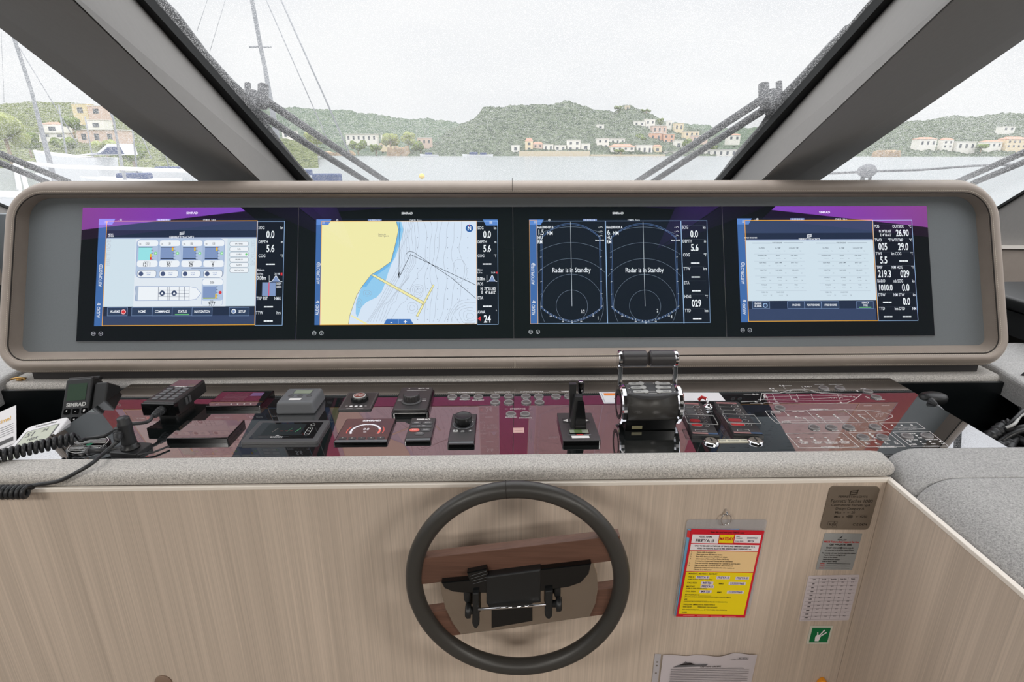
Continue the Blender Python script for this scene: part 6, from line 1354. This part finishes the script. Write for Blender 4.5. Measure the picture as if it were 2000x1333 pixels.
def interp(pts, x):
    if x <= pts[0][0]: return pts[0][1]
    for a, c in zip(pts, pts[1:]):
        if x <= c[0]: return a[1]+(c[1]-a[1])*(x-a[0])/(c[0]-a[0])
    return pts[-1][1]
def hill(name, ridge, Dn, Df, m, step=4, bump=1.0, rows=16, seed=0):
    """hillside: shoreline at distance Dn, ridge of the given outline at distance Df, falling away behind"""
    b = MB(); xs = []; x = ridge[0][0]
    while x <= ridge[-1][0]: xs.append(x); x += step
    vs = []; cols = len(xs)
    for j in range(rows+4):
        for i, x in enumerate(xs):
            top = at(x, interp(ridge, x), Df); r0 = ray(x, 300); sh = Vector((r0.x*Dn/r0.y, Dn, SEAZ))
            k = j/rows
            if k <= 1: p = sh.lerp(top, k); p.z = SEAZ+(top.z-SEAZ)*(k**.85)
            else: p = top+Vector((0, (k-1)*Df*.5, -(k-1)*(top.z-SEAZ)*1.5))
            nz_ = noise.noise(Vector((p.x*.06+seed, p.y*.06, 0)))*2.2+noise.noise(Vector((p.x*.22+seed, p.y*.22, 5)))*1.3+random.uniform(-.5, .5)*.9
            if j > 0: p.z += nz_*bump*(Df/450)*(1 if k < 1 else 1)
            vs.append(p)
    R_ = rows+4; fs = [(j*cols+i, j*cols+i+1, (j+1)*cols+i+1, (j+1)*cols+i) for j in range(R_-1) for i in range(cols-1)]
    b.raw(vs, fs, m, False); o = b.build(name); o['kind'] = 'structure'; return o
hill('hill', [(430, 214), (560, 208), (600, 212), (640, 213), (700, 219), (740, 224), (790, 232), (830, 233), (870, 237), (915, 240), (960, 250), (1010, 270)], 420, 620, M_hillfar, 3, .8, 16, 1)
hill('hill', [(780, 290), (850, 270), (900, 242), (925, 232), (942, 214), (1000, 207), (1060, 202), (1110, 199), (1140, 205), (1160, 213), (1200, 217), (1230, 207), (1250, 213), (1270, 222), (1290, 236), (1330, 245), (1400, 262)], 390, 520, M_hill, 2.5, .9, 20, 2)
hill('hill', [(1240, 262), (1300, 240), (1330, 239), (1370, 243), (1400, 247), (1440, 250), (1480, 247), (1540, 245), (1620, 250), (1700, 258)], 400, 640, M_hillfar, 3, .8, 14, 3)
hill('hill', [(1600, 292), (1700, 270), (1725, 256), (1760, 241), (1800, 234), (1860, 229), (1920, 225), (1960, 224), (2060, 221), (2160, 222)], 370, 560, M_hill, 3, .8, 18, 4)
hill('hill', [(-200, 200), (-60, 204), (0, 203), (40, 200), (70, 196), (110, 200), (150, 204), (200, 211), (250, 222), (330, 232), (450, 250), (620, 285)], 150, 300, M_near, 3, .7, 18, 5)
# ---- buildings
WALL = {'w': pm('white_render', (236, 232, 224), .9), 'c': pm('cream_render', (232, 214, 182), .9), 'p': pm('pink_render', (220, 194, 180), .9), 'o': pm('orange_render', (222, 176, 150), .9), 'y': pm('yellow_render', (230, 212, 172), .9), 's': pm('stone_wall', (206, 192, 166), .9)}
ROOF = {'t': pm('terracotta_tiles', (192, 148, 128), .9), 'w': pm('white_roof', (222, 218, 212), .9)}
M_win = pm('shaded_window', (92, 98, 104), .4)
def house(px0, px1, py0, py1, D, wl, rf, label, group, nw=None, nf=None, cat='house', pitched=False, name='house'):
    a = at(px0, py1, D); c = at(px1, py0, D); w_ = c.x-a.x; h_ = c.z-a.z; dp = min(max(w_*.7, 4), 8); z0 = a.z-3
    t = thing(name, label, cat, ((a.x+c.x)/2, D, a.z), group)
    rh = h_*.22 if pitched else 0
    b = MB(); b.box(a.x, D, z0, c.x, D+dp, c.z-rh, WALL[wl]); b.build('wall', t)
    b = MB(); ov = w_*.03
    if pitched: b.raw([(a.x-ov, D-ov, c.z-rh), (c.x+ov, D-ov, c.z-rh), (c.x+ov, D+dp, c.z-rh), (a.x-ov, D+dp, c.z-rh), (a.x+w_*.15, D+dp/2, c.z), (c.x-w_*.15, D+dp/2, c.z)], [(0, 1, 5, 4), (1, 2, 5), (2, 3, 4, 5), (3, 0, 4), (3, 2, 1, 0)], ROOF[rf])
    else: b.box(a.x-ov, D-ov, c.z, c.x+ov, D+dp, c.z+h_*.05, ROOF[rf])
    b.build('roof', t)
    nf = nf or max(1, int(h_/3.0)); nw = nw or max(1, int(w_/3.2)); nw = min(nw, 6); nf = min(nf, 3)
    for f in range(nf):
        for i in range(nw):
            x = a.x+w_*(i+.5)/nw; z = a.z+(h_-rh)*(f+.45)/nf; b = MB(); b.box(x-w_/nw*.18, D-.06, z-(h_-rh)/nf*.22, x+w_/nw*.18, D+.02, z+(h_-rh)/nf*.26, M_win); b.build('window', t)
G1 = 'waterfront houses across the bay'; G2 = 'houses on the slopes across the bay'; G3 = 'villas on the left shore'; G4 = 'houses seen through the right side window'
H = [
 (1026, 1041, 270, 296, 398, 'c', 't', 'cream square tower of the waterfront villa below the wooded hill', G1, True, 'tower'),
 (1041, 1060, 277, 296, 400, 'p', 't', 'pinkish villa with red roof attached right of the cream tower', G1, True, 'house'),
 (999, 1015, 284, 297, 397, 'w', 'w', 'small white waterfront house left of the cream tower', G1, False, 'house'),
 (1061, 1081, 282, 296, 399, 'w', 'w', 'low white house right of the red-roofed villa', G1, False, 'house'),
 (1083, 1106, 284, 296, 399, 'w', 'w', 'long low white house on the quay wall', G1, False, 'house'),
 (1108, 1134, 274, 296, 399, 'w', 'w', 'tallest white block house on the quay below the hill', G1, False, 'house'),
 (1135, 1153, 281, 296, 399, 'w', 'w', 'white house at the right end of the quay wall', G1, False, 'house'),
 (1165, 1180, 244, 261, 450, 'w', 'w', 'lone white tower block standing on the wooded slope', G2, False, 'tower'),
 (1165, 1190, 271, 300, 406, 'w', 'w', 'white two-storey house left of the long red-roofed row', G1, False, 'house'),
 (1192, 1221, 271, 283, 415, 'w', 'w', 'white terrace house above the long red-roofed row', G1, False, 'house'),
 (1193, 1240, 282, 303, 396, 'w', 't', 'long white waterfront row with red roof', G1, True, 'house'),
 (1243, 1275, 284, 302, 397, 'w', 'w', 'white house with awning right of the red-roofed row', G1, False, 'house'),
 (1276, 1293, 283, 298, 400, 'c', 't', 'small cream house below the orange block', G1, True, 'house'),
 (1269, 1293, 260, 277, 430, 'o', 'w', 'left orange apartment block on the slope', G2, False, 'house'),
 (1295, 1318, 262, 280, 428, 'o', 'w', 'right orange apartment block on the slope', G2, False, 'house'),
 (1274, 1303, 246, 260, 450, 'p', 'w', 'pink house above the orange blocks', G2, False, 'house'),
 (1237, 1260, 237, 256, 460, 'w', 'w', 'left half of the big white hillside building', G2, False, 'house'),
 (1260, 1280, 234, 254, 462, 'w', 'w', 'right half of the big white hillside building', G2, False, 'house'),
 (1303, 1313, 236, 248, 475, 'w', 'w', 'narrow white house on the ridge', G2, False, 'house'),
 (1317, 1336, 241, 256, 470, 'c', 'w', 'cream house on the ridge right of the narrow white one', G2, False, 'house'),
 (1221, 1231, 206, 218, 510, 's', 'w', 'tiny stone castle on top of the hill', G2, False, 'castle'),
 (1337, 1366, 257, 267, 440, 'c', 'w', 'long cream house mid slope near the wiper arms', G2, False, 'house'),
 (1352, 1383, 265, 278, 425, 'p', 'w', 'pink house between the wiper arms', G2, False, 'house'),
 (1317, 1335, 275, 292, 410, 'w', 'w', 'white house left of the wiper arms near the shore', G1, False, 'house'),
 (1296, 1356, 296, 306, 398, 'w', 'w', 'long white boathouse wall at the water', G1, False, 'boathouse'),
 (1365, 1440, 292, 306, 398, 'w', 'w', 'long white boathouse row near the right pillar', G1, False, 'boathouse'),
 (1422, 1447, 261, 275, 440, 'w', 't', 'white red-roofed house beside the right pillar', G2, True, 'house'),
 (676, 735, 262, 276, 445, 'w', 'w', 'long white villa on the left slope behind the wiper', G3, False, 'house'),
 (744, 762, 264, 273, 450, 'w', 'w', 'small white villa right of the long white one', G3, False, 'house'),
 (815, 842, 269, 283, 440, 'p', 'w', 'pinkish villa at the end of the left shore', G3, False, 'house'),
 (741, 768, 279, 288, 430, 'c', 't', 'cream house with red roof low on the left shore', G3, True, 'house'),
 (552, 576, 257, 271, 430, 'w', 'w', 'white villa beside the left pillar', G3, False, 'house'),
 (556, 593, 282, 293, 425, 'w', 'w', 'low white terrace beside the left pillar', G3, False, 'house'),
 (1795, 1832, 268, 286, 385, 'w', 't', 'leftmost white villa in the right side window', G4, True, 'house'),
 (1840, 1865, 269, 290, 382, 'w', 't', 'gabled white villa second from left in the right side window', G4, True, 'house'),
 (1868, 1908, 277, 293, 380, 'w', 'w', 'flat white villa in the middle of the right side window', G4, False, 'house'),
 (1925, 1960, 274, 289, 382, 'w', 't', 'wide red-roofed villa right of the flat one', G4, True, 'house'),
 (1964, 2010, 267, 290, 380, 'c', 't', 'cream villa at the right frame edge', G4, True, 'house'),
 (1958, 1984, 247, 256, 440, 'w', 'w', 'small white house higher on the right hillside', G4, False, 'house'),
 (144, 168, 203, 226, 215, 'y', 'w', 'yellow hilltop house in the left side window', G3, False, 'house'),
 (174, 200, 207, 226, 214, 'p', 'w', 'pink hilltop house in the left side window', G3, False, 'house'),
 (84, 118, 238, 259, 190, 'w', 't', 'white villa with tiled roof behind the mast', G3, True, 'house'),
 (54, 128, 260, 270, 180, 'w', 'w', 'long white terrace wall below the villa', G3, False, 'house'),
 (172, 202, 235, 253, 195, 'w', 'w', 'white block house below the pink one', G3, False, 'house'),
 (154, 224, 254, 279, 180, 'p', 'w', 'broad pink house nearest the marina', G3, False, 'house')]
for (a0_, a1_, c0_, c1_, D, wl, rf, lb, g, pit, nm) in H: house(a0_, a1_, c0_, c1_, D, wl, rf, lb, None, pitched=pit, name={'tower': 'tower_house', 'castle': 'castle', 'boathouse': 'boathouse'}.get(nm, 'house'), cat=nm)
# quay wall and rocks
def slab(px0, px1, py0, D, m, name, label, cat, dp=3, jag=0):
    a = at(px0, 305, D); c = at(px1, py0, D); b = MB(); n = 14; pts = [(a.x, SEAZ-.3)]
    top = [(a.x+(c.x-a.x)*i/n, c.z+(random.uniform(-jag, jag) if 0 < i < n else -jag*2)) for i in range(n+1)]
    pts += top+[(c.x, SEAZ-.3)]
    b.prism(pts[::-1], 0, dp, m, 0, Matrix.Translation((0, D+dp, 0)) @ Matrix.Rotation(PI/2, 4, 'X')); return tag(b.build(name), label, cat)
slab(1014, 1152, 295.5, 388, WALL['s'], 'quay_wall', 'beige quay wall under the white waterfront houses', 'quay')
slab(1154, 1300, 302, 387, WALL['s'], 'quay_wall', 'low stone quay below the long red-roofed row', 'quay')
slab(755, 797, 290, 398, M_rock, 'rock_outcrop', 'reddish rocks at the tip of the left shore', 'rocks', 10, 1.6)
slab(1722, 1762, 297, 350, M_rock, 'rock_outcrop', 'reddish rocks on the shore in the right side window', 'rocks', 10, 1.4)
slab(560, 690, 296, 415, M_rock, 'rock_outcrop', 'pale rocky shore behind the left wiper arms', 'rocks', 10, 1.2)
# ---- trees
def tree(px, pyb, pyt, D, m, label, wpx, name='tree'):
    base = at(px, pyb, D); top = at(px, pyt, D); h_ = top.z-base.z; w_ = (at(px+wpx/2, pyb, D)-at(px-wpx/2, pyb, D)).length
    t = thing(name, label, 'tree', base)
    b = MB(); rnd = random.Random(int(px*7))
    for q in range(9):
        c = base+Vector((rnd.uniform(-.3, .3)*w_, rnd.uniform(-.3, .3)*w_, h_*(.42+.4*rnd.random()))); r0 = min(w_*.32, h_*.35)*rnd.uniform(.7, 1.0)
        bm = bmesh.new(); bmesh.ops.create_icosphere(bm, subdivisions=2, radius=r0)
        for v in bm.verts: v.co *= 1+.28*noise.noise(v.co*(2.2/r0)+Vector((q, px, 0)))+rnd.uniform(-.08, .08); v.co.z *= .85
        b.frombm(bm, m, False, Matrix.Translation(c))
    b.build('crown', t); b = MB(); b.tube([base-Vector((0, 0, 1)), base+Vector((0, 0, h_*.5))], w_*.04, M_rock, 6); b.build('trunk', t)
for a_ in ((763, 291, 262, 410, M_tree2, 'rounded olive-green tree on the left shore point', 34), (797, 290, 258, 432, M_tree2, 'larger olive-green tree next along the left shore', 36), (822, 300, 276, 410, M_tree, 'dark green tree at the tip of the left shore', 34), (700, 300, 276, 412, M_tree, 'dark green tree behind the wiper arms', 40), (735, 302, 282, 408, M_tree, 'low dark tree by the left shore', 40), (620, 290, 258, 400, M_tree2, 'tall olive tree left of the forestays', 34), (590, 300, 280, 398, M_tree2, 'low bright tree near the left pillar foot', 40),
           (1250, 280, 262, 425, M_tree, 'dark tree between the white block and orange flats', 22), (1342, 292, 272, 405, M_tree, 'dark tree in front of the pink house', 22), (1395, 296, 284, 412, M_tree, 'small dark tree above the boathouses', 16), (1290, 248, 230, 466, M_tree, 'dark pine on the ridge beside the white building', 12), (1207, 216, 206, 512, M_tree, 'dark tree clump left of the castle', 20), (1262, 222, 212, 508, M_tree, 'dark tree clump right of the castle', 24),
           (1212, 300, 291, 392, M_tree, 'hedge-like tree before the red-roofed row', 40), (1915, 296, 280, 376, M_tree, 'dark tree between the villas in the right window', 24),
           (25, 322, 218, 120, M_tree2, 'big olive-green tree at the far left edge', 80), (60, 300, 262, 145, M_tree, 'dark green tree right of the big olive tree', 44), (145, 262, 230, 170, M_tree, 'round green tree between the villas at left', 44), (210, 305, 272, 140, M_tree2, 'bright green tree beside the marina', 44), (262, 322, 282, 135, M_tree, 'green tree by the dark pillar edge', 60), (130, 298, 268, 150, M_tree, 'green tree above the motor yacht', 40)): tree(*a_)
# ---- boats
M_hull = pm('white_gelcoat', (238, 238, 240), .25); M_navy = pm('navy_canvas', (70, 84, 120), .7); M_alu = pm('mast_paint', (150, 152, 156), .4); M_red = pm('red_canvas', (200, 90, 90), .7)
def hullmesh(t, cx, y, z, ln, bm_, h, m, dirn=1, ang=0):
    b = MB(Matrix.Translation((cx, y, z)) @ Matrix.Rotation(ang, 4, 'Z')); n = 10; vs = []; fs = []
    for i in range(n+1):
        k = i/n; x = (k-.5)*ln*dirn; w_ = bm_/2*(1-max(0, (k-.45)/.55)**2.2)+.02; sh = h*(1+.25*k*k)
        vs += [(x, -w_, sh), (x-.03*ln*dirn*(k), -w_*.7, 0), (x-.03*ln*dirn*k, w_*.7, 0), (x, w_, sh)]
    for i in range(n):
        for j in range(4): fs.append((i*4+j, i*4+(j+1) % 4, (i+1)*4+(j+1) % 4, (i+1)*4+j))
    fs += [(0, 1, 2, 3), tuple(n*4+j for j in (3, 2, 1, 0))]; b.raw(vs, fs, m); b.build('hull', t, fixn=True)
def rope(b, p, q, r, m): b.tube([p, q], r, m, 6)
# sailing yacht whose rig rises in the middle window
def sailboat(label, pts, D, hullx, stays, spread=None, ln=16):
    t = thing('sailing_yacht', label, 'boat', (hullx, D, SEAZ)); hullmesh(t, hullx, D, SEAZ-.3, ln, 4, 1.8, M_hull, -1)
    q = [at(x, y, D) for x, y in pts]; base = Vector((q[0].x, D, SEAZ+1)); b = MB(); b.tube([base]+q, .13, M_alu, 10, radii=[.17]+[.16]+[.11]*(len(q)-1)); b.build('mast', t)
    for s_ in stays: b = MB(); b.tube([at(*s_[0], D), at(*s_[1], D)], s_[2] if len(s_) > 2 else .03, M_alu, 6); b.build('stay', t)
    if spread: b = MB(); b.tube([at(*spread[0], D), at(*spread[1], D)], .05, M_alu, 6); b.build('spreader', t)
sailboat('sailing yacht whose tall mast and stays rise behind the left wiper', [(540, 262), (517, 130), (509, 92), (492, 0), (480, -70)], 34, at(560, 320, 34).x-3, [((520, 0), (648, 292), .028), ((540, -20), (682, 298), .045), ((487, 92), (530, 92)), ((440, 0), (410, 100), .012), ((405, 0), (385, 60), .012)], ((487, 92), (510, 91)))
sailboat('sailing yacht with the leftmost tall mast in the side window', [(93, 300), (62, 180), (26, 70), (0, -10)], 40, at(60, 330, 40).x, [((30, 80), (152, 282), .03), ((2, 60), (8, 200), .012)], None, 9)
sailboat('small sailing yacht with a short white mast near the dark pillar', [(237, 318), (228, 270), (222, 236), (210, 200)], 60, at(240, 330, 60).x, [((275, 260), (296, 310), .05), ((214, 190), (234, 312), .02)], None, 9)
# motor yacht
D = 75; x0_, x1_ = at(66, 300, D).x, at(205, 300, D).x; t = thing('motor_yacht', 'white motor yacht with dark windows moored in the marina on the left', 'boat', ((x0_+x1_)/2, D, SEAZ))
hullmesh(t, (x0_+x1_)/2, D, SEAZ-.2, x1_-x0_, 4.5, at(66, 305, D).z-SEAZ, M_hull, -1)
zz0 = at(66, 303, D).z; zz1 = at(66, 282, D).z; zz2 = at(66, 281, D).z
b = MB(); b.prism([(at(90, 0, D).x, zz0), (at(190, 0, D).x, zz0), (at(188, 0, D).x, zz2), (at(165, 0, D).x, zz2), (at(140, 0, D).x, at(0, 298, D).z)], -1.6, 1.6, M_hull, 0, Matrix.Translation((0, D, 0)) @ Matrix.Rotation(PI/2, 4, 'X')); b.build('superstructure', t, fixn=True)
b = MB(); b.prism([(at(122, 0, D).x, at(0, 301, D).z), (at(196, 0, D).x, at(0, 301, D).z), (at(190, 0, D).x, at(0, 287, D).z), (at(166, 0, D).x, at(0, 287, D).z), (at(146, 0, D).x, at(0, 300, D).z)], 1.62, 1.7, M_navy, 0, Matrix.Translation((0, D, 0)) @ Matrix.Rotation(PI/2, 4, 'X')); b.build('side_window', t, fixn=True)
for i, (x, y, D, ln, lb, mm) in enumerate(((150, 318, 46, 6, 'small white motorboat under the navy canopy near the marina', M_navy), (240, 322, 44, 6, 'white day boat with a blue cover by the dark pillar', M_navy), (292, 328, 40, 5, 'white tender with red cover, farthest right in the side window', M_red), (190, 340, 26, 4, 'pale dinghy with a red seat low in the side window', M_red), (110, 344, 24, 4, 'white dinghy low at left beside the surround', M_navy), (926, 303, 350, 14, 'white yacht moored under the wooded hill, left of the quay', M_navy), (945, 303, 372, 12, 'white yacht moored right beside the quay houses', M_navy), (838, 303, 380, 12, 'white launch at the tip of the left shore', M_navy), (640, 322, 70, 9, 'low white boat behind the left wiper arms', M_navy), (670, 346, 30, 3.2, 'inflatable dinghy just above the surround behind the wiper rods', M_mgrey), (590, 316, 90, 8, 'white boat beside the left pillar foot', M_navy))):
    p = at(x, y, D); t = thing('motorboat', lb, 'boat', (p.x, D, SEAZ)); hullmesh(t, p.x, D, SEAZ-.1, ln, ln*.3, ln*.10, M_hull, -1 if i % 2 else 1)
    b = MB(); b.box(p.x-ln*.2, D-ln*.1, SEAZ+ln*.08, p.x+ln*.15, D+ln*.1, SEAZ+ln*.2, mm, ln*.02); b.build('cabin', t)
for i, (x, y, D, hh, lb) in enumerate(((262, 316, 70, 190, 'bare mast of a moored yacht beside the dark pillar'), (128, 312, 80, 205, 'thin bare mast left of the motor yacht'), (182, 320, 85, 228, 'thin mast in front of the pink house'), (330, 322, 95, 255, 'shortest mast, near the foot of the dark pillar'))):
    p = at(x, y, D); q = at(x-10-i*3, hh, D); t = thing('moored_yacht', lb, 'boat', (p.x, D, SEAZ)); hullmesh(t, p.x, D, SEAZ-.1, 9, 2.8, 1.3, M_hull, -1); b = MB(); b.tube([Vector((p.x, D, SEAZ+1)), q], .09, M_alu, 8); b.build('mast', t)
    b = MB(); b.box(p.x-2, D-.9, SEAZ+1.2, p.x+1.4, D+.9, SEAZ+1.9, [M_navy, M_hull, M_red, M_navy][i], .2); b.build('cabin', t)
# yellow buoy
p = at(824, 344, 60); t0 = (p.x, 60, SEAZ); b = MB(Matrix.Translation((p.x, p.y, p.z))); b.lathe([(.05, -.30), (.26, -.18), (.30, 0), (.24, .16), (.08, .26), (.0001, .27)], pm('yellow_buoy', (240, 205, 110), .6), 16); tag(b.build('mooring_buoy'), 'round yellow mooring buoy floating in front of the surround', 'buoy')
# own ship's white side rail and bow fittings
b = MB(); b.tube([at(40, 318, 6), at(120, 326, 6.2), at(200, 328, 6.5), at(370, 334, 7)], .022, M_hull, 10); b.tube([Vector((at(50, 370, 5.5).x, 5.5, CZ-1.35)), at(40, 322, 6)], .02, M_hull, 8); b.tube([at(38, 370, 5.4), at(30, 322, 6)], .02, M_hull, 8)
tag(b.build('deck_rail'), 'white deck rail crossing the left side window', 'rail')
b = MB(); b.tube([at(1600, 340, 6), at(1700, 335, 6), at(1800, 332, 6), at(1900, 324, 6), at(2080, 318, 6)], .012, M_mgrey, 8); tag(b.build('guard_wire'), 'thin grey guard wire crossing the right side window', 'wire')
p = at(1693, 338, 5.5); t = thing('covered_searchlight', 'grey covered deck light on a short post in the right side window', 'deck light', p-Vector((0, 0, .1)))
b = MB(Matrix.Translation(p)); bm = bmesh.new(); bmesh.ops.create_icosphere(bm, subdivisions=3, radius=.085)
for v in bm.verts: v.co = Vector((v.co.x*1.05, v.co.y*.8, v.co.z*.75+.02))*(1+.06*noise.noise(v.co*20))
b.frombm(bm, pm('grey_cover', (110, 112, 116), .7), True); b.build('cover', t)
b = MB(); b.tube([p-Vector((.03, 0, .02)), Vector((p.x-.05, p.y, CZ-1.36))], .02, M_mgrey, 8); b.tube([p+Vector((.04, 0, -.02)), Vector((p.x+.05, p.y, CZ-1.36))], .015, M_mgrey, 8); b.build('post', t)
# ---- windscreen wipers outside the panes
M_wip = pm('wiper_black', (48, 50, 54), .5)
def wp(x, y, off): p = WF.px(x, y, off); return WF.M @ Vector((*p, off))
def wiper(label, rods, blade, hubs, extra=()):
    t = thing('windscreen_wiper', label, 'wiper', wp(*rods[0][0], -.08))
    for a_, c_ in rods: b = MB(); P = [wp(a_[0]+(c_[0]-a_[0])*k, a_[1]+(c_[1]-a_[1])*k, -.085+.02*k) for k in (0, .5, 1)]; b.tube(P, .0125, M_wip, 10); b.build('wiper_arm', t)
    for pts, r, nm in blade: b = MB(); P = [wp(x, y, -.045) for x, y in pts]; b.tube(P, r, M_wip, 8); b.build(nm, t)
    for x, y, r in hubs: b = MB(WF); u, v = WF.px(x, y, -.06); b.lathe([(r, -.03), (r, .03), (r*.8, .038), (.001, .038)], M_wip, 16, Matrix.Translation((u, v, -.06))); b.build('pivot', t)
wiper('large wiper folded along the left pillar, arms crossing to the centre', [((755, 355), (512, 192)), ((716, 355), (500, 218))], [([(300, -8), (340, 32), (400, 110), (445, 158), (484, 196)], .013, 'blade_carrier'), ([(314, 18), (372, 92), (424, 148), (488, 214), (520, 262), (560, 302), (598, 350)], .0075, 'rubber_blade'), ([(484, 200), (530, 258), (572, 312), (602, 352)], .009, 'blade_carrier')], [(494, 200, .021), (514, 186, .015), (484, 183, .009)])
wiper('large wiper folded along the right pillar, arms crossing to the centre', [((1242, 356), (1492, 192)), ((1274, 356), (1508, 204))], [([(1658, 58), (1620, 96), (1570, 150), (1524, 196)], .013, 'blade_carrier'), ([(1652, 68), (1590, 132), (1530, 202), (1492, 244), (1470, 268), (1428, 316), (1412, 338)], .0075, 'rubber_blade'), ([(1520, 198), (1486, 250), (1440, 300), (1410, 352)], .009, 'blade_carrier')], [(1506, 198, .021), (1492, 184, .015), (1522, 180, .009)])
wiper('wiper arms in the lower left corner of the left side window', [((135, 356), (-40, 284)), ((92, 356), (-40, 302))], [([(-60, 260), (-30, 300)], .013, 'blade_carrier')], [])
wiper('wiper arms rising to the right in the right side window', [((1868, 356), (2040, 280)), ((1900, 358), (2040, 300))], [([(2060, 250), (2030, 290)], .013, 'blade_carrier')], [])
